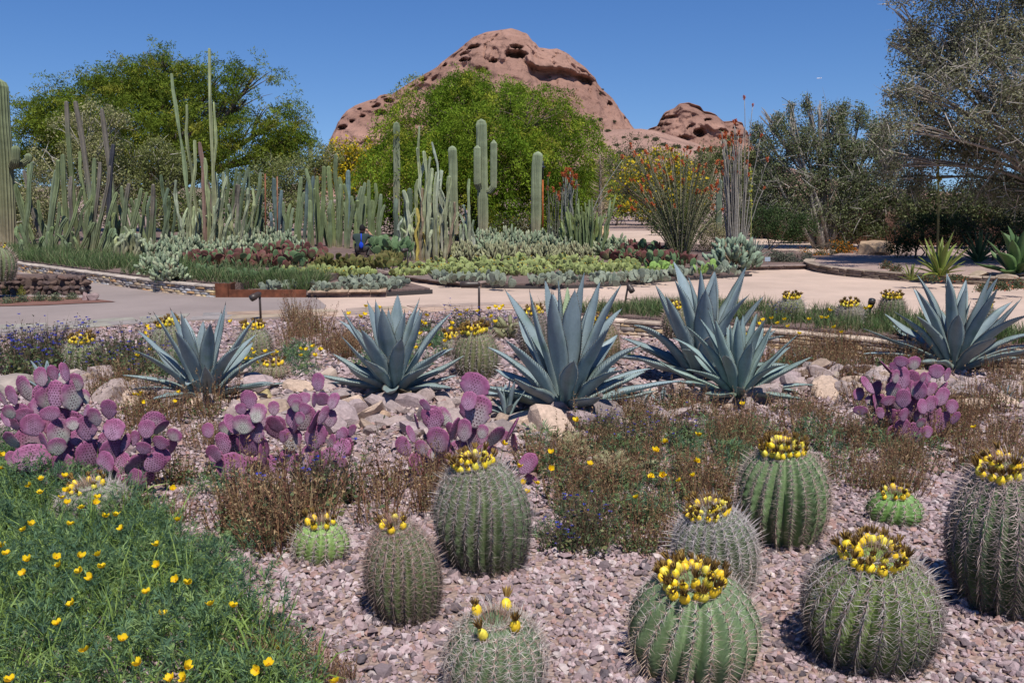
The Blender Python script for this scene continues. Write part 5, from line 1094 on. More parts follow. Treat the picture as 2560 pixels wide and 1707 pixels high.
saguaro('slender pale saguaro without arms behind the totem cactus', 992, 305, 560, 17, 36, seed=2, cols=((.24, .235, .165), (.17, .21, .12)))
saguaro('saguaro without arms directly behind the knobbly totem cactus', 1136, 365, 585, 22, 33, seed=3, lean=-6)
saguaro('saguaro with two upraised arms before the green tree', 1208, 298, 598, 27, 32, [(-14, 470, 364, 18, -.22), (26, 478, 350, 17, -.1)], 4, lean=-4)
saguaro('thick single-stemmed saguaro beside the rusty pole', 1339, 379, 585, 26, 32, seed=5, lean=4)
saguaro('far pale saguaro tip above the creosote bushes', 776, 352, 520, 11, 60, seed=6, cols=((.2, .22, .15), (.2, .24, .16)))
saguaro('young saguaro seen through the grey ocotillo canes', 1798, 448, 590, 15, 33, seed=7, cols=((.15, .185, .12), (.17, .21, .15)))

def cluster(name, label, stems, Y, zb, seed, ribs=7, cols=((.185, .215, .11), (.21, .26, .125)), deep=.28, lumps=0.0, jit=.4, tipc=None, basepx=None, n=12, basef=.12, cat='cactus', group=None, basecol=(.25, .2, .13), bowf=.35):
    """stems: (px base, px tip, y tip, width px[, tip colour start]); every stem is a part"""
    rs = np.random.RandomState(seed); xs = np.mean([s[0] for s in stems]); ybase = 500 + (CAMZ - zb) * FPX / Y
    b = np.array(A(xs, ybase, Y)); b[2] = zb; root = thing(name, label, cat, tuple(b), group=group)
    for s in stems:
        yy = Y + rs.uniform(-jit, jit); p0 = np.array(A(s[0], ybase, Y)); p0 = np.array([p0[0], yy, zb]); p1 = np.array(A(s[1], s[2], yy)); R = mpx(s[3] / 2, yy, 1) * rs.uniform(.78, .98)
        bow = bowf if abs(s[1] - s[0]) > (22 if bowf < .5 else 6) else 0
        t = (s[4], s[5]) if len(s) > 5 else tipc
        cc = (np.array(cols[0]) * rs.uniform(.6, 1.0), np.array(cols[1]) * rs.uniform(.68, 1.02)); cc = (np.clip(cc[0] * (1, rs.uniform(.95, 1.05), rs.uniform(.8, 1.25)), 0, 1), np.clip(cc[1] * (1, 1, rs.uniform(.8, 1.25)), 0, 1))
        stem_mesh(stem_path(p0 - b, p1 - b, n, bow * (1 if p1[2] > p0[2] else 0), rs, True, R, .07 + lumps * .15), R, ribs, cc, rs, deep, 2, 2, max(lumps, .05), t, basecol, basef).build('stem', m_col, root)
    return root
GREY = (.155, .135, .105)
rs = np.random.RandomState(50)
def fan(n, x0, x1, y0, y1, w0, w1, shape=None, drift=6):
    out = []
    for k in range(n):
        bx_ = rs.uniform(x0, x1); f = (bx_ - x0) / (x1 - x0) - .5; out.append((bx_, bx_ + f * drift * 3 + rs.uniform(-drift, drift), rs.uniform(y0, y1) + (shape * 4 * f * f if shape else 0), rs.uniform(w0, w1)))
    return out
# left thicket: senita-like cactus with grey bearded tops
LS = [(205, 163, 253, 12, .84, GREY), (225, 190, 253, 14, .45, GREY), (272, 255, 272, 13, .5, GREY), (276, 281, 360, 12, .05, (.05, .05, .06)), (262, 279, 415, 11, .5, GREY), (150, 158, 385, 13), (168, 150, 400, 12), (195, 194, 378, 10), (140, 142, 425, 11), (236, 240, 395, 11), (248, 255, 405, 11, .35, GREY), (305, 322, 458, 11, .8, GREY), (320, 330, 495, 10), (298, 300, 465, 10), (345, 384, 460, 11, .5, GREY), (352, 353, 470, 10), (366, 364, 480, 10), (180, 205, 470, 10), (190, 175, 440, 10, .3, GREY), (215, 218, 500, 9), (230, 228, 480, 10), (260, 262, 500, 10), (275, 277, 450, 10), (285, 290, 480, 10), (160, 150, 505, 9), (310, 315, 520, 9)]
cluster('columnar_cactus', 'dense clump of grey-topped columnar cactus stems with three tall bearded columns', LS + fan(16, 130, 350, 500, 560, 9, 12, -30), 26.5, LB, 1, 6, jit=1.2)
cluster('columnar_cactus', 'columnar cactus clump with a leaning grey stem next to the tall saguaro', [(62, 74, 410, 11), (78, 82, 405, 10), (112, 56, 425, 10, .1, GREY), (120, 128, 520, 9), (100, 92, 500, 10), (55, 40, 460, 12), (70, 42, 470, 13), (90, 88, 520, 9), (128, 136, 560, 9), (118, 112, 560, 9)] , 27.5, LB, 2, 7, jit=.8, cols=((.165, .20, .10), (.17, .215, .10)))
cluster('columnar_cactus', 'low sprawling green cactus stems at the foot of the thicket by the grass', fan(18, 60, 290, 560, 610, 8, 12, -15, 22) + [(230, 275, 590, 8), (60, 110, 632, 8), (245, 290, 570, 9)], 24.2, LB, 3, 6, jit=.5, cols=((.19, .215, .11), (.16, .22, .10)), basef=.0)
# middle-left totem with very tall stems
TS = [(478, 424, 183, 9, .3, (.20, .25, .13)), (492, 465, 262, 8), (545, 528, 120, 9), (540, 537, 255, 7), (497, 488, 350, 8), (510, 500, 355, 9, .0, (.22, .14, .11)), (505, 510, 400, 9), (470, 432, 450, 9), (485, 470, 480, 9), (520, 516, 395, 9), (527, 524, 455, 8, .3, (.13, .1, .08)), (535, 540, 430, 9), (555, 560, 430, 9), (560, 570, 440, 8), (498, 502, 500, 9), (512, 515, 490, 9), (545, 550, 495, 9), (580, 590, 460, 9, .55, GREY), (590, 604, 462, 9, .55, GREY), (600, 620, 470, 9), (610, 632, 470, 9), (476, 462, 520, 9), (530, 532, 520, 9), (565, 575, 510, 9)]
cluster('totem_cactus', 'pale knobbly totem cactus with two very tall stems against the dark tree', TS + fan(10, 460, 600, 505, 550, 8, 10, -20), 25.5, LB, 4, 5, ((.30, .30, .17), (.34, .39, .21)), .2, .28, jit=.8)
cluster('columnar_cactus', 'dark columnar cactus stems leaning right beside the rusty stake', [(600, 655, 430, 9), (615, 655, 470, 9), (630, 655, 520, 9), (590, 612, 425, 9), (605, 622, 418, 9), (600, 600, 430, 9), (575, 570, 420, 9), (640, 660, 545, 10), (585, 590, 420, 8)], 27.5, LB, 5, 7, cols=((.15, .19, .10), (.15, .19, .10)), jit=.6)
cluster('columnar_cactus', 'dim columnar cactus stems standing between the thicket and the totem', [(405, 403, 437, 10), (412, 418, 470, 9), (425, 428, 490, 9), (440, 444, 500, 9), (390, 385, 475, 9), (375, 372, 490, 9), (435, 438, 470, 8)], 28.5, LB, 6, 7, cols=((.13, .165, .09), (.14, .19, .095)), jit=.8)
# organ pipe behind the person
OP = [(752, 751, 442, 11), (768, 770, 422, 11), (780, 790, 448, 10), (800, 796, 440, 10), (812, 813, 415, 13), (824, 821, 415, 13), (838, 838, 385, 11), (848, 853, 442, 11), (862, 872, 425, 14, .2, (.17, .24, .22)), (880, 884, 490, 10), (868, 866, 460, 10), (893, 902, 466, 11), (905, 909, 456, 10), (918, 925, 450, 10), (930, 944, 458, 10), (935, 949, 485, 11), (950, 957, 512, 10), (790, 787, 470, 12), (758, 760, 480, 10), (830, 826, 500, 12), (846, 845, 520, 12), (858, 860, 505, 11), (775, 777, 500, 11), (738, 735, 520, 9), (726, 722, 510, 9), (742, 745, 540, 9), (712, 712, 505, 9), (815, 812, 530, 12), (895, 894, 500, 12), (908, 915, 490, 11), (925, 930, 500, 11), (838, 836, 560, 13), (856, 866, 545, 12), (804, 806, 545, 11), (845, 850, 460, 9)]
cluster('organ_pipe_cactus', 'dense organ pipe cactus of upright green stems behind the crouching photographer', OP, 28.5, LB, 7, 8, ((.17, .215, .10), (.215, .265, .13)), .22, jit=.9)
cluster('blue_column_cactus', 'blue-grey columnar cactus beside the rusty stake and organ pipe', [(690, 686, 445, 11), (698, 704, 475, 11), (684, 676, 530, 9), (700, 708, 530, 9)], 30, LB, 8, 7, ((.12, .165, .155), (.13, .185, .175)), .2, jit=.3)
cluster('blue_column_cactus', 'blue-grey columnar cactus tips standing behind the organ pipe', [(785, 783, 440, 10), (765, 770, 440, 10), (868, 870, 428, 15), (888, 891, 492, 9)], 31.5, LB, 9, 7, ((.12, .165, .155), (.13, .185, .175)), .2, jit=.4)
# centre totem with corky and yellowing stems
CORK = (.24, .18, .12); YEL = (.42, .33, .08)
CT = [(1052, 1051, 316, 7), (1048, 1053, 370, 9), (1062, 1064, 378, 9), (1078, 1079, 392, 9), (1090, 1088, 355, 7), (1098, 1104, 425, 10), (1112, 1116, 440, 11), (1070, 1072, 420, 10), (1040, 1040, 448, 10), (1020, 1018, 475, 11), (1095, 1096, 450, 9), (1084, 1082, 480, 10), (1100, 1090, 500, 7, .0, YEL), (1044, 1045, 520, 8, .0, YEL), (1050, 1060, 470, 9, .0, CORK), (1110, 1145, 505, 8, .0, CORK), (1080, 1082, 500, 8, .0, CORK), (1064, 1066, 580, 7, .0, YEL), (1120, 1130, 505, 9), (1030, 1032, 520, 10), (1005, 1004, 545, 9), (1012, 1015, 500, 9), (1130, 1138, 530, 9), (1060, 1058, 540, 9), (1075, 1076, 545, 9), (1092, 1098, 540, 9), (1115, 1120, 550, 9), (1035, 1030, 560, 9), (1020, 1012, 570, 8), (1105, 1106, 470, 10), (1086, 1084, 430, 9), (1066, 1068, 440, 10), (1056, 1054, 400, 9)]
cluster('totem_cactus', 'pale lumpy totem cactus with corky and yellowing stems in the middle bed', CT, 24.5, CB, 10, 5, ((.36, .35, .22), (.35, .40, .24)), .18, .34, jit=.45)
cluster('totem_cactus', 'slim totem cactus with a smooth-topped knobbly column beside the upraised-arm saguaro', [(1174, 1175, 447, 9), (1166, 1163, 512, 8), (1158, 1154, 535, 8), (1182, 1182, 550, 8), (1150, 1150, 560, 8), (1170, 1168, 560, 8)], 25, CB, 11, 5, ((.36, .33, .25), (.26, .33, .20)), .16, .26, jit=.2)
cluster('columnar_cactus', 'short dark columnar stems left of the pale totem cactus', [(992, 992, 496, 13), (1022, 1021, 470, 15), (1000, 1003, 540, 12)], 30, CB, 12, 8, ((.13, .17, .10), (.13, .17, .10)), .16, jit=.3)
# candelabra cactus
r5 = np.random.RandomState(8); cs = []
for k in range(64):
    f = r5.uniform(-1, 1); bx_ = 1462 + f * 22; tx = 1462 + f * 62 + r5.uniform(-6, 6); ty = 486 + 62 * abs(f) ** 1.6 + r5.uniform(0, 55); cs.append((bx_, tx, ty, r5.uniform(5.5, 7.2)))
cluster('candelabra_cactus', 'branching candelabra cactus of many upcurved dark green stems beside a boulder', cs + [(1480, 1535, 486, 8), (1490, 1528, 500, 8)], 27, CB, 13, 5, ((.09, .13, .055), (.21, .26, .10)), .26, jit=.5, basef=0, bowf=.62)
# blue-green cushion with thick arms, in the left bed
r5 = np.random.RandomState(9); cs = []
for k in range(34):
    f = r5.uniform(-1, 1); cs.append((322 + f * 18, 325 + f * 38 + r5.uniform(-4, 4), 562 + 30 * abs(f) + r5.uniform(0, 22), r5.uniform(8, 11)))
cluster('branching_cactus', 'pale yellow-green branching cactus with thick knuckled arms on brown stems above the grass', cs, 22, LB, 14, 7, ((.26, .20, .12), (.27, .31, .17)), .12, jit=.4, basef=.45, basecol=(.22, .15, .09), bowf=.5)

# ------------------------------------------------------------------ low prickly pears of the raised beds
def pad_simple(name, rim, face, pale, seed, slim):
    m = pad_material(name, rim, face, pale, .65); return [pad_mesh(seed + k, slim, False, 7, 12, mats=[m, m_areole]) for k in range(3)]
PG = pad_simple('yellow_green_pad', (.27, .31, .11), (.27, .33, .11), (.34, .37, .17), 80, 1.0)
PB = pad_simple('blue_grey_pad', (.20, .225, .165), (.225, .265, .20), (.29, .31, .235), 84, .95)
PR = pad_simple('dark_red_pad', (.14, .05, .045), (.15, .085, .055), (.16, .20, .08), 88, .9)
PO = pad_simple('olive_pad', (.13, .11, .035), (.15, .17, .05), (.17, .20, .06), 92, .85)
PD = pad_simple('broad_green_pad', (.11, .17, .075), (.12, .20, .09), (.15, .23, .11), 96, .95)
PL_ = pad_simple('lime_pad', (.20, .32, .075), (.24, .37, .09), (.28, .38, .13), 99, .9)
m_bloom = M('cactus_bloom', rough=.6, var=.05, transl=.2)
BL = MB()
for k in range(6): a = k * PI / 3; BL.add([(0, 0, 0), (.5 * math.cos(a - .4), .5 * math.sin(a - .4), .5), (.75 * math.cos(a), .75 * math.sin(a), .7), (.5 * math.cos(a + .4), .5 * math.sin(a + .4), .5)], np.array([[0, 1, 2, 3]]), (.75, .50, .03), 0, False)
BL = BL.mesh('bloom', m_bloom)
rs = np.random.RandomState(61)
def pear(label, group, px, py, zb, w, padpx, meshes, h=None, bloom=0, n=None, erect=1.0):
    p = G(px, py, zb); R = mpx(w / 2, p[1]); s = mpx(padpx, p[1]); root = thing('prickly_pear', label, 'cactus', p, rs.uniform(0, 6), group)
    H = mpx(h, p[1]) if h else s * 1.5; cnt = n or int(np.clip((w / padpx) ** 1.3 * (H / s) * 3.2, 8, 34)); tops = []
    for k in range(cnt):
        a = rs.uniform(0, 2 * PI); r = R * rs.uniform(0, 1) ** .55 * .85; z = max(0, (H - s * .9)) * rs.uniform(0, 1) * (1 - .4 * (r / R) ** 2); ss = s * rs.uniform(.6, 1.3)
        tl = ((r / R) * .5 + .25) * rs.uniform(.1, 1.5) / erect; o = put('pad', meshes[rs.randint(len(meshes))], root, (r * math.cos(a), r * math.sin(a), z - .02 * (z > 0)), (tl * -math.sin(a) * 0, 0, 0), (ss, ss, ss)); o.rotation_mode = 'QUATERNION'
        q = Quaternion((-math.sin(a), math.cos(a), 0), tl) @ Quaternion((0, 0, 1), rs.uniform(0, 2 * PI)); o.rotation_quaternion = q; tops.append((o.location + q @ Vector((0, 0, ss)), q))
    for k in range(bloom):
        c, q = tops[rs.randint(len(tops))]; b = put('bloom', BL, root, c, (0, 0, rs.uniform(0, 6)), (.035, .035, .035))
def pears(label, group, spots, zb, w, padpx, meshes, **kw):
    for (px, py) in spots: pear(label, group, px + rs.uniform(-3, 3), py, zb, w * rs.uniform(.85, 1.15), padpx, meshes, **kw)
def row(x0, y0, x1, y1, n, jy=4): return [(x0 + (x1 - x0) * (k + .5) / n + rs.uniform(-5, 5), y0 + (y1 - y0) * (k + .5) / n + rs.uniform(-jy, jy)) for k in range(n)]
pears('dark red prickly pear with green lower pads behind the grass strip', 'dark red prickly pears of the left bed', row(470, 670, 790, 668, 9) + row(640, 650, 800, 655, 4), LB, 66, 22, PR + PR + PD, h=52)
pears('broad green prickly pear in front of the dark red ones', 'broad green pads of the left bed', row(475, 690, 740, 700, 6), LB, 55, 21, PD, h=34)
pears('dark reddish prickly pear near the ocotillos', 'dark red prickly pears by the ocotillos', row(1520, 655, 1690, 668, 5) + row(1560, 640, 1660, 640, 3) + row(1660, 665, 1730, 668, 2), CB, 62, 21, PR + PR + PD, h=46)
pears('olive bronze prickly pear at the photographer, thin-edged pads', 'olive prickly pears', row(800, 672, 990, 676, 7) + row(950, 660, 1000, 660, 2), LB, 55, 19, PO, h=42)
pears('large flat green prickly pear beside the photographer', 'large green prickly pears', [(955, 640), (982, 638), (1004, 645)], LB, 50, 23, PD, h=60)
pears('low yellow-green prickly pear with orange buds left of the bed path', 'yellow-green prickly pears left', row(650, 705, 920, 690, 10) + row(690, 692, 920, 680, 6), .12, 52, 13.5, PG, h=30, bloom=3)
pears('low grey-blue prickly pear on the stepped stone edging', 'grey prickly pears left', row(660, 722, 800, 722, 5) + row(790, 728, 1000, 722, 8) + row(850, 712, 1010, 712, 6), .105, 48, 15, PB, h=28)
pears('low yellow-green prickly pear with yellow blooms in the middle bed', 'yellow-green prickly pears of the middle bed', row(985, 690, 1640, 682, 20) + row(1000, 676, 1600, 668, 16) + row(1060, 664, 1500, 660, 8), CB, 54, 13.5, PG, h=28, bloom=3)
pears('low grey-blue prickly pear behind the steel edging', 'grey prickly pears of the middle bed', row(1090, 703, 1250, 708, 7) + row(1330, 708, 1440, 706, 4) + row(1480, 706, 1660, 700, 7) + row(1680, 694, 1720, 690, 2), CB, 50, 16, PB, h=31)
pear('grey-green prickly pear with tall oval pads at the steel edging', 'grey prickly pears of the middle bed', 1258, 716, CB, 60, 26, PB, h=42, n=14)
pears('tall-padded grey prickly pear in the mulch near the edging', 'single grey prickly pears', [(1400, 714), (1520, 712), (1600, 708)], CB, 46, 21, PB, h=34, n=10)
pears('bright lime-green prickly pear at the end of the middle bed', 'lime prickly pears', [(1622, 690), (1650, 684), (1672, 680), (1745, 690), (1770, 682)], CB, 44, 18, PL_, h=38, n=10)
pears('grey prickly pear beside the big cholla', 'prickly pears by the big cholla', [(1790, 686), (1812, 682), (1830, 688)], CB, 42, 17, PB, h=34, n=9)

# ------------------------------------------------------------------ chollas
m_cholla = M('cholla_joint', rough=.8, var=.2, scale=25, bump=.5, bscale=50)
def cholla_mesh(seed, cols, n=130, fat=.12, up=.5, dense=1.0):
    """unit bush: radius 1, height about 1, joints pointing out and up"""
    rs = np.random.RandomState(seed); mb = MB()
    for k in range(n):
        d = unit(rs.normal(size=3)); d[2] = abs(d[2]); r = rs.uniform(.35, .95); b = d * r * np.array([1, 1, .9]); b[2] *= .85; q = unit(d * .7 + np.array([0, 0, up]) + rs.normal(0, .45, 3)); L = rs.uniform(.22, .36)
        ns = 5; t = np.linspace(0, 1, ns); P = b + np.outer(t * L, q); pr = 1 + .22 * np.where((np.arange(6)[None] + np.arange(ns)[:, None]) % 2, 1, -1)
        V, F = tube(P, np.array([.45, .95, 1, .9, .4]) * fat * L * 2.2, 6, True, pr); c = pick(cols, 1, rs, .14)[0]; mb.add(V, F, np.clip(c * (1 + .12 * rs.normal(size=(len(V), 1))), 0, 1))
    for k in range(14):
        d = unit(np.array([rs.normal(), rs.normal(), abs(rs.normal()) + .4])); V, F = tube([(0, 0, 0), d * .35 + (0, 0, .05), d * .75], [.05, .04, .03], 5); mb.add(V, F, (.20, .15, .10))
    return mb.mesh('cholla_joints', m_cholla)
C1 = [(.22, .27, .17), (.26, .31, .19), (.18, .23, .14), (.30, .32, .20)]; C2 = [(.27, .27, .15), (.32, .32, .18), (.22, .22, .12)]; C3 = [(.20, .26, .18), (.23, .30, .21), (.16, .21, .14)]
CM1 = [cholla_mesh(400 + k, C1) for k in range(3)]; CM2 = [cholla_mesh(410 + k, C2, 150, .10, .8) for k in range(3)]; CM3 = [cholla_mesh(420 + k, C3, 170, .10, .35) for k in range(2)]
rs = np.random.RandomState(71)
def cholla(label, group, spots, zb, w, h, ms):
    for (px, py) in spots:
        p = G(px, py, zb); R = mpx(w / 2, p[1]) * rs.uniform(.85, 1.15); H = mpx(h, p[1]) * rs.uniform(.85, 1.15); o = thing('cholla', label, 'cactus', p, rs.uniform(0, 6), group); put('joints', ms[rs.randint(len(ms))], o, (0, 0, 0), (0, 0, 0), (R, R, H))
cholla('pale blue-green cholla bush in the left bed beneath the totem cactus', 'chollas of the left bed', row(370, 655, 480, 650, 4) + row(400, 640, 760, 640, 9) + row(440, 625, 740, 628, 7) + row(360, 680, 430, 685, 2), LB, 70, 58, CM1)
cholla('straw-green bushy cholla in the middle bed in front of the saguaros', 'straw-green chollas', row(1060, 650, 1180, 650, 4) + row(1220, 650, 1480, 648, 8) + row(1300, 635, 1420, 632, 3), CB, 62, 50, CM2)
cholla('grey-green cholla in the middle bed behind the straw-green ones', 'grey-green chollas', row(1190, 640, 1560, 636, 9) + row(1180, 622, 1480, 618, 8), CB, 66, 56, CM1)
cholla('big dense cholla mound beside the path and steel edging', None, [(1830, 672)], CB, 130, 100, CM3)
cholla('small cholla at the front of the candelabra cactus', None, [(1455, 615)], CB, 50, 40, CM1)
cholla('spiny cholla in the front rank of the left bed above the grass', None, [(425, 700)], LB, 90, 62, CM1)
# ------------------------------------------------------------------ trees and shrubs
m_bark = M('bark', rough=.9, var=.25, scale=12, bump=.6, bscale=25)
m_fol = M('foliage', rough=.7, var=0, transl=.35, spec=.08)
def lobes_world(lobes, Y):
    out = []
    for L in lobes:
        px, py, rx, rz = L[:4]; dy = L[4] if len(L) > 4 else 0; c = A(px, py, Y + dy); k = Y / FPX; out.append((np.array(c), np.array([rx * k, rx * k * .85, rz * k])))
    return out
def tree(name, label, px, ybase, Y, lobes, n, leaf, cols, seed, trunk=.22, kind='feather', bark=(.12, .095, .07), cat='tree', group=None, stems=1, twigs=0, twigcol=(.3, .27, .23), clump=.0, zb=0.0, gap=.9, droop=.6, flowers=None, trunk_h=None, shell=.45):
    rs = np.random.RandomState(seed); b = np.array(A(px, ybase, Y)); b[2] = zb
    root = thing(name, label, cat, tuple(b), group=group); Lb = lobes_world(lobes, Y)
    # wood
    wood = MB(); cen = np.mean([l[0] for l in Lb], 0); fork = b + (cen - b) * np.array([.25, .25, .35]) if trunk_h is None else np.array([b[0], b[1], trunk_h])
    if stems == 1:
        P = curve_pts(b - b, fork - b, 7, (rs.normal(0, .1), 0, 0)); V, F = tube(P, np.linspace(trunk, trunk * .7, 7), 9); wood.add(V, F, bark)
    tips = []
    for c, r in Lb:
        s0 = (fork if stems == 1 else b + np.array([rs.normal(0, .15), rs.normal(0, .15), 0])); P = curve_pts(s0 - b, c - b, 9, (rs.normal(0, .25), rs.normal(0, .25), .25)); P = P + np.c_[vnoise(np.c_[np.arange(9) * .6, np.full(9, rs.uniform(0, 50)), np.zeros(9)], 1) * .12, np.zeros(9), np.zeros(9)]
        V, F = tube(P, np.linspace(trunk * .5, trunk * .14, 9), 6); wood.add(V, F, bark)
        for k in range(7):
            d = rvec(1, rs)[0]; d[2] = abs(d[2]) * .6 + .1; e = c + d * r * .85; i = rs.randint(4, 8); Q = curve_pts(P[i], e - b, 6, (0, 0, .15 * r[2])); V, F = tube(Q, np.linspace(trunk * .16, .008, 6), 4); wood.add(V, F, bark); tips.append(Q)
    wood.build('trunk', m_bark, root)
    # crown
    crown = MB(); vol = np.array([l[1][0] * l[1][2] for l in Lb]); vol = vol / vol.sum(); li = rs.choice(len(Lb), n, p=vol)
    C = np.array([l[0] for l in Lb])[li]; Rr = np.array([l[1] for l in Lb])[li]; D = rvec(n, rs); rad = (shell + (1 - shell) * rs.uniform(0, 1, n) ** .7) * (1 + .10 * rs.normal(size=n))
    P = C + D * Rr * rad[:, None]; keep = vnoise(P / gap, seed) + .35 * vnoise(P / (gap * .4), seed + 1) > -.30 + .25 * clump; P, D = P[keep] - b, D[keep]; n = len(P); sh = pick(cols, n, rs, .16)
    if kind == 'feather':
        q = 18; nb = max(1, n // q); P, D = P[:nb], D[:nb]; bl = leaf * rs.uniform(5.0, 10.0, nb); hd = unit(D * (1, 1, .35) + rvec(nb, rs) * .45 + np.array([0, 0, .25 * (1 - droop)])); tt = np.tile(np.linspace(0, 1, q), nb); HD = np.repeat(hd, q, 0); BLn = np.repeat(bl, q); side = unit(np.cross(HD, rvec(nb * q, rs)))
        P = np.repeat(P, q, 0) + HD * (BLn * (tt - .35))[:, None] + np.array([0, 0, -1]) * (BLn * droop * .75 * tt ** 2)[:, None] + side * (BLn * .10 * rs.uniform(0, 1, nb * q))[:, None]; D = unit(HD * .7 + side * .6 + np.array([0, 0, -.5 * droop])); n = nb * q; sh = np.repeat(pick(cols, nb, rs, .16), q, 0) * (1 + .1 * rs.normal(size=(n, 1))).clip(.5, 1.5)
        K = 6; ax = unit(D * (1, 1, .5) + rvec(n, rs) * .35); t = np.tile(np.linspace(.0, 1, K), n); AX = np.repeat(ax, K, 0); B = np.repeat(P, K, 0) + AX * (leaf * 2.2 * t)[:, None] + np.array([0, 0, -1]) * (droop * leaf * 2.0 * t ** 2)[:, None]
        S = unit(np.cross(AX, rvec(n * K, rs))); sg = np.tile(np.where(np.arange(K) % 2, 1, -1), n); Dl = AX * .45 + S * sg[:, None] + np.array([0, 0, -.45 * droop]); V, F, m = kites(B, Dl, leaf * rs.uniform(.7, 1.2, n * K), leaf * .28, rs); crown.add(V, F, np.repeat(np.repeat(sh, K, 0), m, 0), smooth=False)
    else:
        K = 4; B = np.repeat(P, K, 0) + rvec(n * K, rs) * leaf * 1.3; V, F, m = kites(B, rvec(n * K, rs) + np.array([0, 0, .25]), leaf * rs.uniform(.6, 1.25, n * K), leaf * rs.uniform(.42, .68, n * K), rs); crown.add(V, F, np.repeat(np.repeat(sh, K, 0) * (1 + .12 * rs.normal(size=(n * K, 1))), m, 0).clip(.003, .9), smooth=False)
    tag(crown.build('crown', m_fol, root), kind='stuff')
    if twigs:
        i = rs.randint(n, size=twigs); Dt = D[i] * .7 + rvec(twigs, rs) * .8; L = leaf * rs.uniform(5, 13, twigs); V, F, m = pyramids(P[i] - unit(Dt) * (L * .5)[:, None], Dt, L, .010 * leaf / .06, rs, rvec(twigs, rs) * (L * .25)[:, None]); tag(MB().add(V, F, np.repeat(pick([twigcol, np.array(twigcol) * .7], twigs, rs, .2), m, 0), smooth=False).build('twigs', m_bark, root), kind='stuff')
    if flowers:
        nf, fc, fs = flowers; i = rs.randint(n, size=nf); k = rad[keep][i] > .75 if False else np.ones(nf, bool); V, F, m = kites(P[i][k] + rvec(k.sum(), rs) * leaf * 1.2 + D[i][k] * leaf, rvec(k.sum(), rs), fs * rs.uniform(.7, 1.3, k.sum()), fs * .8, rs); tag(MB().add(V, F, np.repeat(pick(fc, k.sum(), rs, .12), m, 0), smooth=False).build('blossoms', m_fol, root), kind='stuff')
    return root
MES = [(.16, .245, .02), (.125, .205, .016), (.205, .29, .028), (.09, .15, .014), (.28, .30, .035)]
tree('mesquite_tree', 'broad bright green feathery tree in front of the rounded butte', 1180, 560, 40, [(1180, 330, 210, 130), (1085, 300, 92, 85), (1120, 240, 110, 62), (1250, 235, 110, 58), (1330, 290, 120, 85, -2), (1400, 380, 105, 110, -1), (1440, 460, 65, 80, 1), (1000, 365, 70, 75, 1), (945, 440, 52, 62, 2), (1010, 450, 90, 90, -2), (1130, 450, 110, 100, -3), (1260, 430, 120, 100, -3.5), (1350, 480, 100, 75, -2), (1080, 380, 90, 80, -3), (1200, 330, 100, 80, -3.5), (1180, 200, 70, 32), (1300, 545, 90, 40, -1)], 34000, .15, MES, 1, .3, droop=.9, gap=.8, shell=.6)
tree('palo_verde_tree', 'wide dark green spreading tree behind the tall column cacti', 420, 560, 50, [(400, 300, 230, 110), (250, 250, 130, 65), (140, 290, 110, 70), (90, 350, 80, 70), (320, 215, 110, 50), (420, 190, 100, 45), (540, 210, 90, 50), (620, 250, 100, 70), (690, 310, 75, 75), (720, 370, 45, 45), (600, 360, 120, 80), (480, 330, 120, 90, -3), (300, 340, 120, 80, -3), (180, 390, 110, 70), (640, 190, 60, 34), (400, 140, 46, 26), (560, 430, 140, 60), (60, 430, 60, 60), (300, 430, 140, 60), (690, 400, 75, 60), (470, 260, 120, 60), (200, 330, 120, 70)], 42000, .175, [(.14, .195, .022), (.11, .16, .018), (.185, .235, .03), (.085, .125, .015), (.24, .245, .035)], 2, .4, droop=.25, gap=1.3, shell=.35, clump=.25)
GRY = [(.155, .19, .085), (.125, .155, .07), (.20, .23, .11), (.095, .12, .055), (.23, .24, .13)]
tree('ironwood_tree', 'grey-green twiggy tree with pale forked stems beside the lattice screen', 2060, 610, 32, [(1960, 360, 75, 80), (2040, 340, 80, 85), (2110, 350, 80, 80), (1930, 450, 70, 70), (2020, 450, 90, 80), (2120, 450, 95, 85), (2170, 390, 80, 90), (1990, 530, 100, 45), (2120, 530, 100, 45), (2190, 480, 70, 70), (1925, 530, 60, 45), (1940, 300, 22, 44), (2080, 290, 40, 32), (1905, 290, 9, 38), (1975, 270, 10, 36), (2015, 262, 10, 34), (2050, 270, 9, 30), (2110, 275, 12, 34), (2150, 290, 20, 40), (1895, 380, 26, 50), (2210, 420, 60, 90), (2200, 330, 40, 60), (1890, 330, 14, 40)], 22000, .075, GRY, 3, .16, 'bush', (.28, .25, .215), stems=4, twigs=1800, twigcol=(.30, .275, .24), gap=.5, clump=.5, shell=.25)
tree('ironwood_tree', 'large grey-green tree with tangled pale twigs overhanging the planter', 2600, 640, 21.5, [(2420, 90, 150, 110), (2540, 60, 160, 120), (2340, 170, 110, 100), (2460, 240, 150, 120, -1), (2580, 250, 140, 130, -1), (2310, 290, 85, 90), (2400, 360, 130, 90, .5), (2520, 400, 130, 90), (2290, 390, 80, 70, 1), (2600, 480, 110, 70), (2460, 470, 110, 50, 1), (2300, 90, 60, 50), (2380, -60, 160, 90), (2560, -80, 160, 100), (2700, 100, 160, 200), (2700, 350, 130, 150), (2280, 460, 60, 40, 1.5), (2235, 330, 55, 55, -1.5), (2250, 230, 45, 50, -1), (2225, 420, 50, 45, 0), (2235, 120, 25, 40), (2230, 30, 30, 40)], 32000, .066, [(.20, .21, .115), (.165, .17, .095), (.25, .25, .15), (.12, .125, .07), (.28, .27, .17)], 4, .11, 'bush', (.22, .19, .16), twigs=3600, twigcol=(.34, .305, .26), gap=.5, clump=.45, shell=.2, trunk_h=2.0)
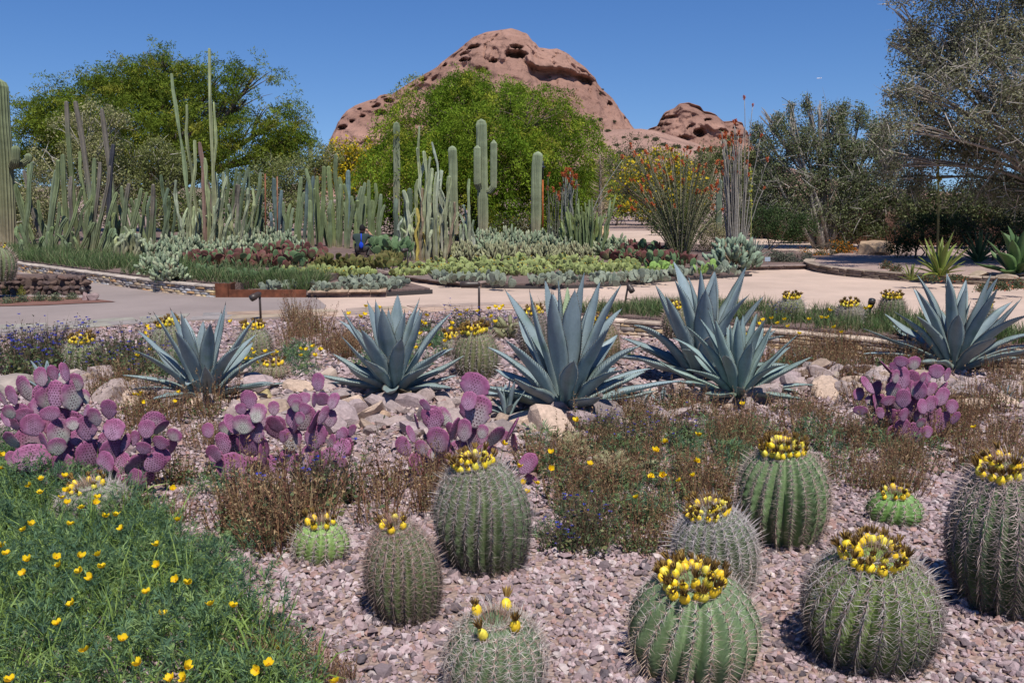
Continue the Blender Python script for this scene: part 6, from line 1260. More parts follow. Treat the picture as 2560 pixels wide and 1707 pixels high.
CRM = [(.25, .26, .11), (.33, .32, .15), (.17, .19, .075), (.40, .37, .19)]
tree('creosote_bush', 'tall cream-flowered bush with white bare branches behind the bearded columns', 230, 600, 33, [(180, 330, 60, 50), (240, 290, 55, 40), (130, 400, 60, 60), (210, 420, 70, 70), (110, 480, 60, 60), (180, 520, 90, 60), (280, 480, 60, 70), (300, 300, 30, 25), (250, 370, 60, 60), (90, 560, 60, 40)], 6500, .085, CRM, 5, .07, 'bush', (.36, .33, .28), 'shrub', 'cream-flowered bushes', 3, 90, (.42, .38, .31), gap=.7, clump=.3)
tree('creosote_bush', 'cream-flowered bush between the thicket and the totem cactus', 370, 600, 34, [(330, 400, 50, 50), (390, 390, 50, 50), (350, 470, 70, 70), (420, 450, 60, 60), (430, 530, 80, 50), (460, 420, 40, 40)], 5200, .085, [(.20, .22, .075), (.25, .26, .10), (.15, .175, .06)], 6, .06, 'bush', (.36, .33, .28), 'shrub', 'cream-flowered bushes', 3, 60, (.4, .37, .3), gap=.7, clump=.3)
tree('creosote_bush', 'yellow-green flowering bush behind the blue-grey columnar cactus', 700, 590, 36, [(680, 440, 60, 50), (740, 430, 60, 45), (790, 440, 50, 50), (700, 510, 80, 60), (780, 520, 80, 60), (640, 500, 50, 60), (820, 400, 40, 40)], 6000, .085, [(.21, .24, .085), (.27, .28, .11), (.15, .18, .06)], 7, .06, 'bush', (.3, .27, .22), 'shrub', 'cream-flowered bushes', 3, 60, gap=.7, clump=.3)
tree('palo_verde_tree', 'yellow-blossomed tree at the left skirt of the rounded butte', 870, 560, 52, [(860, 400, 55, 50), (900, 380, 45, 35), (830, 430, 50, 50), (900, 450, 70, 70)], 1700, .13, [(.17, .19, .03), (.22, .22, .03), (.12, .15, .025)], 8, .12, 'bush', flowers=(2600, [(.62, .46, .02), (.55, .42, .03)], .16), gap=1.0)
tree('palo_verde_tree', 'yellow-blossomed tree behind the leafy ocotillo', 1640, 560, 55, [(1590, 430, 45, 40), (1650, 410, 55, 40), (1700, 430, 45, 40), (1620, 490, 70, 55), (1710, 490, 60, 60), (1560, 480, 40, 50), (1480, 430, 18, 30)], 2200, .12, [(.17, .20, .06), (.13, .16, .05), (.22, .23, .06)], 9, .12, 'bush', flowers=(1500, [(.62, .46, .02), (.55, .42, .03)], .17), gap=1.1)
OLV = [(.10, .115, .05), (.13, .14, .065), (.075, .09, .04)]
tree('shrub', 'olive shrub on the pink gravel behind the boojum tree', 1540, 560, 60, [(1510, 420, 50, 50), (1560, 380, 45, 45), (1600, 370, 50, 40), (1540, 480, 60, 60), (1460, 470, 50, 60)], 1700, .12, OLV, 10, .08, 'bush', cat='shrub', group='background shrubs', gap=1.1)
tree('shrub', 'dull green shrub between the two ocotillos', 1790, 590, 48, [(1770, 480, 60, 60), (1830, 470, 60, 60), (1790, 540, 90, 50), (1870, 500, 50, 60), (1720, 540, 60, 40)], 2200, .10, OLV, 11, .08, 'bush', cat='shrub', group='background shrubs', gap=1.0)
tree('shrub', 'brittlebush with straw-coloured dry heads behind the big cholla', 1770, 640, 29, [(1775, 590, 45, 40), (1740, 600, 40, 35), (1800, 600, 40, 35)], 1500, .05, [(.30, .27, .14), (.24, .23, .11), (.36, .32, .18)], 12, .03, 'bush', cat='shrub', group='background shrubs', stems=3, gap=.4)
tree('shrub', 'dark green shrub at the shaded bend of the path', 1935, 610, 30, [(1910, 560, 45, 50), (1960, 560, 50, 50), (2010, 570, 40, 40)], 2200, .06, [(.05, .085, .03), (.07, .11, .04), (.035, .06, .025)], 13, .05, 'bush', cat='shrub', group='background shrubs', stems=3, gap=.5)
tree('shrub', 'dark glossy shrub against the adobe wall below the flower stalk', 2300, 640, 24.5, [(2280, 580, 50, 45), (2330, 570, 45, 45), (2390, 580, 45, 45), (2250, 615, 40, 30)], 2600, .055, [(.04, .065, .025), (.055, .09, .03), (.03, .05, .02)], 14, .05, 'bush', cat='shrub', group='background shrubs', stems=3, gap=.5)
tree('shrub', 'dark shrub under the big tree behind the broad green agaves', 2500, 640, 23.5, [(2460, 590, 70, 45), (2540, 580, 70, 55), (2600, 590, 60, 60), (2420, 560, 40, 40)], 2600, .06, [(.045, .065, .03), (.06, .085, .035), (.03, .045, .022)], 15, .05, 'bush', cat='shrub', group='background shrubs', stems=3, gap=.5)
tree('shrub', 'yellow and white daisy bush under the green tree between the saguaros', 1280, 600, 36, [(1275, 565, 45, 28), (1320, 570, 30, 25), (1240, 575, 30, 22)], 1300, .07, [(.10, .12, .05), (.14, .15, .06), (.25, .24, .16)], 16, .04, 'bush', cat='shrub', group='background shrubs', stems=3, gap=.5, flowers=(600, [(.55, .37, .03), (.6, .58, .5)], .06))
tree('shrub', 'low orange-flowered bush at the lattice screen', 2070, 645, 27, [(2040, 625, 35, 20), (2085, 622, 40, 22), (2120, 630, 25, 15)], 1500, .04, [(.08, .10, .04), (.11, .12, .05), (.06, .08, .03)], 17, .03, 'bush', cat='shrub', group='background shrubs', stems=3, gap=.4, flowers=(900, [(.60, .16, .015), (.55, .22, .02)], .045))
tree('shrub', 'small grey-leaved shrub by the low edging at the path', 1955, 665, 24, [(1940, 645, 24, 18), (1975, 648, 22, 16), (2010, 650, 24, 16)], 900, .045, [(.15, .165, .12), (.19, .20, .15), (.11, .12, .09)], 18, .02, 'bush', cat='shrub', group='background shrubs', stems=4, gap=.3)
for k, (px, py, w, c) in enumerate([(15, 520, 70, 0), (60, 560, 80, 0), (470, 540, 80, 1), (560, 520, 90, 1), (640, 550, 80, 1), (900, 540, 70, 1), (1000, 545, 80, 1), (1110, 560, 90, 1), (1420, 550, 70, 1), (1230, 575, 80, 1), (1850, 570, 80, 1), (1680, 575, 60, 1), (-60, 470, 90, 1)]):
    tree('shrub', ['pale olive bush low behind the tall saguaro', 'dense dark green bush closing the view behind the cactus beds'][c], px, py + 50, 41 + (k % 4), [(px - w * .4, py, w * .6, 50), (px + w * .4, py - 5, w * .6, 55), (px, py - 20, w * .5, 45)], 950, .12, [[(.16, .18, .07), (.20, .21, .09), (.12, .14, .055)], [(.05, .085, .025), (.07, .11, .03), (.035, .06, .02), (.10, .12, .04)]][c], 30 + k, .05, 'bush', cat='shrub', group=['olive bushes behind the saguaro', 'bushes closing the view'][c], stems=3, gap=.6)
for k, (px, py, w, h, Y) in enumerate([(1470, 470, 60, 50, 75), (1540, 440, 60, 45, 85), (1600, 460, 60, 60, 70), (1680, 450, 70, 55, 80), (1750, 440, 60, 60, 72), (1820, 430, 60, 70, 66), (1560, 510, 70, 40, 62), (1650, 520, 70, 40, 60), (1720, 510, 60, 50, 58), (1880, 450, 50, 70, 50)]):
    tree('shrub', 'hazy olive-green bush on the plain between the cactus bed and the buttes', px, py + 40, Y, [(px - w * .4, py, w * .65, h), (px + w * .4, py - 8, w * .65, h), (px, py - 22, w * .55, h)], 1100, .19, [(.15, .175, .07), (.19, .21, .09), (.11, .13, .05), (.24, .24, .09)], 170 + k, .05, 'bush', cat='shrub', group='bushes before the buttes', stems=3, gap=1.2)
for k, (px, py, w, h, Y) in enumerate([(2150, 560, 60, 50, 31.5), (2230, 545, 70, 60, 31), (2310, 530, 70, 60, 30), (2400, 530, 80, 60, 29), (2490, 520, 80, 60, 29), (2560, 520, 70, 70, 28), (1990, 560, 50, 45, 36), (2060, 540, 60, 50, 37), (1900, 520, 50, 60, 40)]):
    tree('shrub', 'olive shade-dappled bush in front of the adobe wall', px, py + 40, Y, [(px - w * .4, py, w * .65, h), (px + w * .4, py - 8, w * .65, h), (px, py - 22, w * .55, h)], 1400, .095, [(.10, .125, .05), (.13, .155, .065), (.075, .095, .04), (.16, .17, .08)], 70 + k, .05, 'bush', cat='shrub', group='bushes by the adobe wall', stems=3, gap=.6, twigs=60, twigcol=(.25, .22, .18))
# scrub dotted over the hill and buttes
r6 = np.random.RandomState(4); SM = []
for k in range(4):
    n = 260; d = rvec(n, r6); d[:, 2] = np.abs(d[:, 2]); V, F, m = kites(d * (r6.uniform(.4, 1, n) * 1.0)[:, None] * (1, 1, .75), rvec(n, r6), .42, .26, r6); SM.append(MB().add(V, F, np.repeat(pick([(.10, .105, .055), (.13, .13, .07), (.075, .08, .04)], n, r6, .2), m, 0), smooth=False).mesh('scrub_bush', m_fol))
dgm = bpy.context.evaluated_depsgraph_get()
hills = [o for o in bpy.data.objects if o.name.startswith('hill') or o.name.startswith('sandstone_butte')]
def on_hill(px, py):
    d = Vector(ray(px, py)).normalized(); best = None
    for h in hills:
        ok, loc, nor, _ = h.ray_cast(Vector((0, 0, CAMZ)) - h.location, d)
        if ok:
            q = loc + h.location
            if best is None or q.length < best.length: best = q
    return best
sp = [(1520, 330, 13), (1500, 300, 11), (1480, 305, 14), (1455, 300, 12), (1535, 305, 9), (1470, 325, 10), (1440, 340, 16), (1560, 345, 9), (1590, 350, 12), (1615, 345, 10), (1640, 350, 14), (1660, 365, 16), (1690, 370, 18), (1720, 372, 16), (1745, 385, 18), (1770, 380, 20), (1800, 395, 16), (1540, 365, 12), (1500, 360, 14), (1430, 310, 12), (1600, 380, 20), (1640, 390, 24), (1580, 400, 20), (1500, 235, 6), (1506, 225, 6), (1345, 178, 5), (1375, 195, 5), (1660, 330, 8), (1742, 262, 6), (1625, 320, 8), (1830, 330, 6), (1850, 400, 16), (1880, 410, 14), (1700, 400, 18), (1410, 360, 14), (1550, 385, 14)]
for px, py, w in sp:
    q = on_hill(px, py)
    if q is None: continue
    s = w * q.y / FPX / 1.5; tag(put('scrub_bush', SM[r6.randint(4)], None, q, (0, 0, r6.uniform(0, 6)), (s, s, s * .9)), 'small olive scrub bush dotting the slope below the buttes', 'shrub', 'scrub on the slopes')
# ------------------------------------------------------------------ ocotillos, boojum, flower stalks
m_cane = M('ocotillo_cane', rough=.85, var=.25, scale=14, bump=.4, bscale=40)
m_red = M('ocotillo_flower', rough=.6, var=.15, scale=30, transl=.2)
def ocotillo(label, px, ybase, Y, n, spread, ytop, ymin, seed, col, leafy=0.0, flower=.8, zb=CB, base=6, wild=()):
    rs = np.random.RandomState(seed); b = np.array(A(px, ybase, Y)); b[2] = zb; root = thing('ocotillo', label, 'ocotillo', tuple(b), group='ocotillos'); lf = MB()
    fm = MB(); r2 = np.random.RandomState(seed + 9)
    for k in range(5):
        V, F, m = kites(np.c_[r2.normal(0, .012, 14), r2.normal(0, .012, 14), r2.uniform(0, .13, 14)], rvec(14, r2) + np.array([0, 0, .6]), .045, .02, r2); fm.add(V, F, np.repeat(pick([(.50, .12, .04), (.56, .18, .06), (.40, .08, .03)], 14, r2), m, 0), smooth=False)
    fme = fm.mesh('flower_spike', m_red)
    tips = [(rs.uniform(-1, 1), None) for _ in range(n)] + [(None, w) for w in wild]
    for k, (f, w) in enumerate(tips):
        if w is None: tx = px + f * spread * rs.uniform(.75, 1.05); ty = ytop + (ymin - ytop) * rs.uniform(0, 1) ** 1.3 + 30 * f * f; bx_ = px + f * base
        else: tx, ty = w; bx_ = px + np.sign(tx - px) * base
        yy = Y + rs.uniform(-1, 1) * spread * Y / FPX * .8; p0 = np.array(A(bx_, ybase, Y)); p0[2] = zb; p1 = np.array(A(tx, ty, yy)); N_ = 12; t = np.linspace(0, 1, N_); d = p1 - p0
        P = p0 + np.outer(t, d) + np.outer(np.sin(t * PI), np.array([d[0] * -.10, d[1] * -.1, .05])) ; P[:, 0] += vnoise(np.c_[t * 5, np.full(N_, k * 3.1), 0 * t], seed) * .05 * t; P[:, 1] += vnoise(np.c_[t * 5, np.full(N_, k * 7.7), 0 * t], seed + 1) * .05 * t
        P = P - b; c = pick([col, np.array(col) * .75, np.array(col) * 1.2], 1, rs, .1)[0]; V, F = tube(P, np.linspace(.021, .009, N_), 5); MB().add(V, F, c).build('cane', m_cane, root)
        if leafy:
            m_ = int(160 * leafy); i = rs.uniform(.03, .93, m_); Q = np.stack([np.interp(i, t, P[:, q]) for q in range(3)], 1); dd = rvec(m_, rs); V, F, m = kites(Q + dd * .012, dd + np.array([0, 0, .5]), .05, .026, rs); lf.add(V, F, np.repeat(pick([(.10, .125, .045), (.13, .15, .06), (.075, .10, .035)], m_, rs, .2), m, 0), smooth=False)
        if rs.rand() < flower:
            q = rs.uniform(.7, 1.3); v = unit(P[-1] - P[-3]); o = put('flower_spike', fme, root, tuple(P[-1]), (0, 0, 0), (q, q, q)); o.rotation_mode = 'QUATERNION'; o.rotation_quaternion = Vector((v[0] + rs.normal(0, .3), v[1], v[2])).to_track_quat('Z', 'Y')
    if leafy: tag(lf.build('leaves', m_fol, root), kind='stuff')
ocotillo('leafy green ocotillo fanning wide with many red flower tips', 1702, 652, 25, 70, 122, 368, 520, 1, (.19, .175, .11), 1.0, .85, base=14, wild=((1578, 372), (1590, 390), (1575, 455), (1800, 525), (1790, 500), (1780, 380)))
ocotillo('bare grey ocotillo with tall canes and red tips beside the lime flower stalk', 1838, 640, 27, 42, 52, 310, 440, 2, (.27, .25, .22), 0.0, .75, base=18, wild=((1915, 405), (1908, 475), (1862, 250), (1880, 268), (1900, 345)))
ocotillo('narrow bundle of pale ocotillo canes with dense red flowers', 1424, 605, 27.5, 22, 22, 425, 470, 3, (.26, .26, .22), .1, 1.0, base=20, wild=((1516, 482), (1540, 520), (1555, 400)))
ocotillo('small dark ocotillo between the thick saguaro and candelabra cactus', 1382, 590, 30, 14, 18, 450, 500, 4, (.12, .12, .09), .25, .5, base=12, wild=((1412, 470), (1370, 442)))
def boojum():
    rs = np.random.RandomState(6); Y = 31; b = np.array(A(1497, 572, Y)); b[2] = .05; root = thing('boojum_tree', 'tapering bare tan boojum tree with fine sideways twigs', 'tree', tuple(b)); tp = np.array(A(1500, 386, Y)) - b
    P = curve_pts((0, 0, 0), tp, 14, (.04, 0, 0)); V, F = tube(P, np.linspace(.12, .015, 14), 8); MB().add(V, F, (.33, .27, .19)).build('trunk', m_bark, root)
    n = 320; t = rs.uniform(.22, .99, n); B = np.stack([np.interp(t, np.linspace(0, 1, 14), P[:, q]) for q in range(3)], 1); a = rs.uniform(0, 2 * PI, n); D = np.stack([np.cos(a), np.sin(a), rs.uniform(.05, .6, n)], 1); L = (.75 * (1 - t) ** .7 + .06) * rs.uniform(.6, 1.1, n)
    V, F, m = pyramids(B, D, L, .009, rs, np.stack([0 * a, 0 * a, L * .15], 1)); tag(MB().add(V, F, np.repeat(pick([(.36, .27, .17), (.30, .22, .14)], n, rs), m, 0), smooth=False).build('twigs', m_bark, root), kind='stuff')
boojum()
def stalk(label, px, y0, y1, Y, zb, r, col, buds, budcol, seed, start=.55):
    rs = np.random.RandomState(seed); b = np.array(A(px, y0, Y)); b[2] = zb; root = thing('flower_stalk', label, 'flower stalk', tuple(b)); tp = np.array(A(px, y1, Y)) - b
    P = curve_pts((0, 0, 0), tp, 12, (.03, 0, 0)); V, F = tube(P, np.linspace(r, r * .45, 12), 7); MB().add(V, F, cmix(np.array(col) * (1.1, .8, .8), col, np.clip(V[:, 2] / tp[2], 0, 1))).build('stem', m_cane, root)
    B = MB(); n = buds; t = rs.uniform(start, 1, n); Q = np.stack([np.interp(t, np.linspace(0, 1, 12), P[:, q]) for q in range(3)], 1); T0_, F0_ = ico(0)
    for k in range(n): B.add(T0_ * rs.uniform(.6, 1.2) * r * np.array([1, 1, 1.4]) + Q[k] + rvec(1, rs)[0] * r * 1.6, F0_, pick(budcol, 1, rs)[0])
    tag(B.build('buds', m_petal, root), kind='stuff')
stalk('slim lime-yellow flower stalk rising beside the grey ocotillo', 1876, 618, 418, 26, CB, .02, (.24, .30, .10), 40, [(.45, .46, .06), (.5, .42, .05)], 1)
stalk('tall green and brown agave flower stalk before the adobe wall', 2344, 640, 330, 21.6, .16, .034, (.12, .135, .05), 26, [(.30, .22, .03), (.2, .2, .05)], 2, .62)
# rosettes near the path and in the planter
m_gl = [m_agave, m_tip]
agave('silvery desert spoon rosette behind the big cholla mound', 1885, 655, 55, 62, 40, (.20, .235, .19), seed=21, wide=.05, teeth=False, z=CB, group='rosettes', name='desert_spoon', ns=7, cat='succulent', gut=.3, droopy=1.4)
agave('yellow-green spiky aloe rosette at the foot of the tall flower stalk', 2350, 690, 62, 105, 30, (.17, .21, .045), seed=22, wide=.10, teeth=False, z=.16, group='rosettes', name='aloe_plant', ns=9, cat='succulent', gut=.4)
agave('small yellow-green aloe rosette by the planter wall', 2277, 702, 30, 48, 16, (.17, .20, .05), seed=23, wide=.11, teeth=False, z=.16, group='rosettes', name='aloe_plant', ns=8, cat='succulent', gut=.4)
agave('big dark green broad-leaved agave at the end of the planter', 2540, 690, 95, 118, 24, (.075, .13, .045), seed=24, wide=.24, teeth=False, z=.16, group='rosettes', name='agave_plant', ns=10, cat='agave')
agave('dark green yucca rosette behind the broad-leaved agave', 2445, 655, 60, 85, 34, (.06, .105, .04), seed=25, wide=.08, teeth=False, z=.16, group='rosettes', name='yucca_plant', ns=8, cat='succulent', gut=.4)
# low red-flowered plants in the planter
def small_bush(label, px, py, z, w, h, seed, cols, fl, nf, group, name='groundcover_plant', cat='plant'):
    rs = np.random.RandomState(seed); p = G(px, py, z); R = mpx(w / 2, p[1]); H = mpx(h, p[1]); n = 420; d = rvec(n, rs); d[:, 2] = np.abs(d[:, 2]); P = d * rs.uniform(.3, 1, n)[:, None] * (R, R, H); V, F, m = kites(P, rvec(n, rs) + (0, 0, .4), R * .22, R * .12, rs); o = thing(name, label, cat, p, group=group); MB().add(V, F, np.repeat(pick(cols, n, rs, .2), m, 0), smooth=False).build('leaves', m_fol, o)
    if nf: i = rs.randint(n, size=nf); V, F, m = kites(P[i] * 1.06, rvec(nf, rs), R * .16, R * .13, rs); tag(MB().add(V, F, np.repeat(pick(fl, nf, rs, .15), m, 0), smooth=False).build('flowers', m_petal, o), kind='stuff')
GRN = [(.10, .12, .06), (.14, .15, .08), (.075, .09, .045)]; RED = [(.50, .12, .06), (.55, .2, .1)]
for k, (px, py, w, h) in enumerate([(2500, 725, 60, 26), (2545, 722, 50, 28), (2390, 700, 60, 12), (2330, 702, 50, 12), (2460, 728, 50, 20), (2300, 700, 40, 10), (2240, 680, 40, 22), (2215, 672, 36, 24)]): small_bush('low red-flowered groundcover in the pink planter gravel', px, py, .16, w, h, 60 + k, GRN, RED, 60, 'groundcover in the planter')
for k, (px, py, w, h) in enumerate([(55, 755, 40, 20), (100, 752, 44, 22), (140, 752, 40, 20), (20, 758, 40, 18), (180, 748, 34, 18)]): small_bush('low grey-green succulent along the lava rock planter', px, py, .02, w, h, 80 + k, [(.13, .16, .10), (.17, .20, .12), (.2, .19, .1)], RED, 0, 'succulents by the lava rocks')
for k, (px, py) in enumerate([(12, 735), (54, 738)]): small_bush('small yellow-green succulent on the lava rocks', px, py, .05, 22, 26, 90 + k, [(.30, .28, .05), (.22, .24, .06)], RED, 0, 'yellow succulents on the lava rocks')
small_bush('small green cactus seedling clump on gravel before the terrace wall', 1570, 895, -.2, 36, 22, 95, [(.14, .2, .08), (.1, .16, .06)], RED, 0, None, 'seedling_clump')
rock('large sunlit tan boulder at the shaded bend of the path', 2195, 650, 88, 58, 21, (.36, .25, .16), 0.0, 'boulder', .9)
rock('smooth yellow-tan boulder beside the candelabra cactus', 1500, 590, 42, 26, 22, (.48, .33, .19), 0.02, 'boulder', .9)
for k, (px, py, w) in enumerate([(2450, 690, 40), (2520, 698, 46), (2560, 692, 40)]): rock('flat tan stone slab half buried in the planter, one of three', px, py, w, 12, 30 + k, (.30, .235, .17), .16, 'stone_slab', .7); tag(bpy.data.objects[['stone_slab', 'stone_slab.001', 'stone_slab.002'][k]], group='planter slabs')

# lava rock planter at the far left: every rock is a part
LV = [MB().add(v.copy(), f, c, smooth=False).mesh('lava_rock', m_boulder) for v, f, c in [(chip(ico(1)[0], np.random.RandomState(k), 8, .45, .8) * (1, .8, .75), ico(1)[1], pick([(.10, .065, .055), (.13, .085, .065), (.08, .055, .05), (.16, .10, .08)], 1, np.random.RandomState(k), .1)[0]) for k in range(8)]]
r7 = np.random.RandomState(12); o0 = G(60, 738); pl = thing('lava_rock_planter', 'small planter walled with dark reddish lava rocks on the pavement', 'planter', (o0[0], o0[1], 0))
for row_, z in enumerate((.05, .14, .23, .31)):
    px = -60
    while px < 208 - row_ * 3:
        p = G(px, 738 - row_ * 0 + r7.uniform(-2, 2), 0.0); w = r7.uniform(15, 27); s = mpx(w / 2, p[1]); put('lava_rock', LV[r7.randint(8)], pl, (p[0] - o0[0] + s, p[1] - o0[1] + row_ * .05 + r7.uniform(-.02, .02), z), (r7.normal(0, .3), r7.normal(0, .3), r7.uniform(0, 6)), (s * 1.15, s, min(s, .075))); px += w * .82
V = [(-2.6, .1, .30), (1.05, .1, .30), (.9, .6, .30), (.3, 1.15, .30), (-2.6, 1.25, .30)]; i = np.arange(5); V2 = V + [(a, b, 0) for a, b, _ in V]
MB().add(V2, [i[None], np.stack([i, i + 5, (i + 1) % 5 + 5, (i + 1) % 5], 1)[:, ::-1]], (.12, .08, .065), smooth=False).build('planter_fill', m_stone, pl)
for k in range(14):
    t = k / 13; x = np.interp(t, [0, .3, 1], [1.05, .9, .3]); y = np.interp(t, [0, .3, 1], [.15, .6, 1.15])
    for z in (.07, .2): put('lava_rock', LV[r7.randint(8)], pl, (x, y, z), (r7.normal(0, .3), 0, r7.uniform(0, 6)), (.1, .1, .08))
tri = gl([(-80, 770), (100, 766), (290, 757), (220, 748), (120, 744), (-80, 744)]); structure(sheet('red_gravel_strip', tri, .022, ground_mat('red_lava_gravel', (.20, .095, .075), (.25, .13, .10), (.12, .07, .06), 3, 60, .8)))

# ------------------------------------------------------------------ lamps, stakes, markers
def lamp(label, px, ybot, ytop, head, zb=0.0, Y=None, tilt=0.0):
    p = np.array(G(px, ybot, zb)) if Y is None else np.array(A(px, ybot, Y)); 
    if Y is not None: p[2] = zb
    h = A(px, ytop, p[1])[2] - p[2]; root = thing('garden_spotlight', label, 'lamp', tuple(p), group='garden spotlights')
    V, F = tube([(0, 0, 0), (tilt * h * .5, 0, h * .5), (tilt * h, 0, h)], .017, 8); MB().add(V, F, (.045, .032, .025)).build('post', m_dark, root)
    hx, hy, hz = head; d = unit(np.array([hx, hy, hz])); L = np.linalg.norm(head); c = np.array([tilt * h, 0, h + .01]); V, F = tube([c - d * .02, c + d * .02, c + d * L * .5, c + d * L * .55, c + d * L], [.02, .042, .045, .052, .05], 12); MB().add(V, F, (.05, .035, .027)).build('lamp_head', m_dark, root)
    V, F = tube([c + d * L, c + d * (L + .004)], [.046, .046], 12); MB().add(V, F, (.02, .02, .02)).build('lens', m_dark, root)
lamp('dark post spotlight with drooping head between the slender and compact agaves', 652, 800, 736, (-.10, -.10, -.06))
lamp('dark post spotlight with long level head in front of the path', 1198, 790, 712, (-.27, .02, -.012))
lamp('slanting post spotlight with downturned head behind the largest agave', 1561, 765, 713, (.07, -.04, -.12), tilt=.16)
lamp('thin post spotlight standing in the middle cactus bed', 1020, 688, 625, (-.12, -.03, -.03), zb=.06)
lamp('short stubby spotlight in the terrace grass beside the dark barrel cactus', 2174, 800, 770, (.0, -.05, .12))
lamp('small ground spotlight tilted up on a stone beside the lava rock planter', 217, 752, 745, (-.06, -.03, .17))
rock('small reddish stone holding the ground spotlight', 228, 752, 28, 20, 41, (.25, .18, .17), .012)
rock('pinkish pointed stone against the ground spotlight', 212, 752, 14, 22, 42, (.28, .19, .18), .012)
def stake(label, px, y0, y1, Y, zb, r, col, mat, name='stake', dark=None):
    b = np.array(A(px, y0, Y)); b[2] = zb; t = np.array(A(px, y1, Y)) - b; root = thing(name, label, 'pole', tuple(b)); 
    V, F = tube([(0, 0, 0), t * .5, t * (.78 if dark else 1)], r, 8); MB().add(V, F, col).build('rod', mat, root)
    if dark: V, F = tube([t * .78, t * .95, t], r * .8, 8); MB().add(V, F, dark).build('black_top', m_dark, root); V, F = tube([t * .93 + (-.03, -.08, 0), t * .93 + (.05, .1, 0)], r * 1.6, 8); MB().add(V, F, dark).build('fixture', m_dark, root)
stake('rusty steel stake among the columnar cacti', 663, 600, 435, 27, LB, .022, (.20, .075, .04), m_corten)
stake('short rusty stake tied to the blue-grey columnar cactus', 693, 590, 442, 29.5, LB, .022, (.25, .12, .07), m_corten)
stake('orange-rust pole with a dark light fixture beside the thick saguaro', 1357, 590, 403, 32.5, CB, .03, (.36, .10, .025), m_corten, 'light_pole', (.02, .025, .04))
pm = G(2030, 672, .02)
mk = thing('plant_label', 'small pale plant label plate on a stake beside the path', 'sign', A(1918, 668, 23)); mk.location.z = .01; MB().add(*tube([(0, 0, 0), (0, 0, .2)], .006, 6), (.2, .2, .2)).build('stake', m_dark, mk); V, F = box(-.07, -.004, .16, .07, .004, .27); MB().add(V, F, (.36, .42, .48), smooth=False).build('plate', m_dark, mk)

# ------------------------------------------------------------------ adobe wall, lattice screen, sheltered structures at the right
m_adobe = M('adobe_plaster', rough=.95, var=.12, scale=3, bump=.3, bscale=12, var2=.1, scale2=.6)
m_brick = M('lattice_brick', rough=.9, var=.2, scale=10, bump=.3, bscale=30)
aw = thing('adobe_wall', 'long rose-brown adobe wall shaded by the trees', 'wall', (14, 35, 0))
wl2 = smooth_line([(11.6, 42.0), (12.0, 38.0), (13.5, 35.5), (17, 34.0), (30, 32.0)]); P = wl2 - np.array([14, 35]); t = unit(np.gradient(P, axis=0)); nn = np.stack([-t[:, 1], t[:, 0]], 1) * .17; n = len(P); h = np.full(n, 1.95); a_, b_ = P - nn, P + nn
V = np.concatenate([np.c_[a_, 0 * h], np.c_[a_, h - .06], np.c_[a_ * .8 + b_ * .2, h], np.c_[a_ * .2 + b_ * .8, h], np.c_[b_, h - .06], np.c_[b_, 0 * h]]); i = np.arange(n - 1); F = [np.stack([k * n + i, k * n + i + 1, ((k + 1) % 6) * n + i + 1, ((k + 1) % 6) * n + i], 1) for k in range(6)] + [np.array([[k * n for k in range(6)]]), np.array([[k * n + n - 1 for k in range(6)]])[:, ::-1]]
MB().add(V, F, (.22, .135, .10)).build('plaster', m_adobe, aw)
lat = thing('lattice_screen', 'dark red brick lattice screen with square openings behind the orange flowers', 'screen', tuple(np.array(A(2088, 620, 33.5)) * (1, 1, 0)))
bw = mpx(10, 33.5); bh = mpx(11, 33.5)
for r_ in range(9):
    for c_ in range(7):
        x = (c_ - 3) * bw
        for nm, (x0, x1, z0, z1) in (('brick', (x - bw * .5, x + bw * .5, r_ * bh, r_ * bh + bh * .32)), ('brick', (x - bw * .5, x - bw * .2, r_ * bh + bh * .325, r_ * bh + bh * .995))):
            if r_ > 6 and abs(c_ - 3) > 9 - r_: continue
            V, F = box(x0 + .004, -.06, z0 + .1, x1 - .004, .06, z1 + .1); MB().add(V, F, pick([(.15, .055, .045), (.18, .075, .06), (.12, .05, .042)], 1, r7, .1)[0], smooth=False).build(nm, m_brick, lat)
V, F = box(-bw * 3.7, -.09, 0, bw * 3.7, .09, .1); MB().add(V, F, (.16, .08, .065), smooth=False).build('plinth', m_brick, lat)

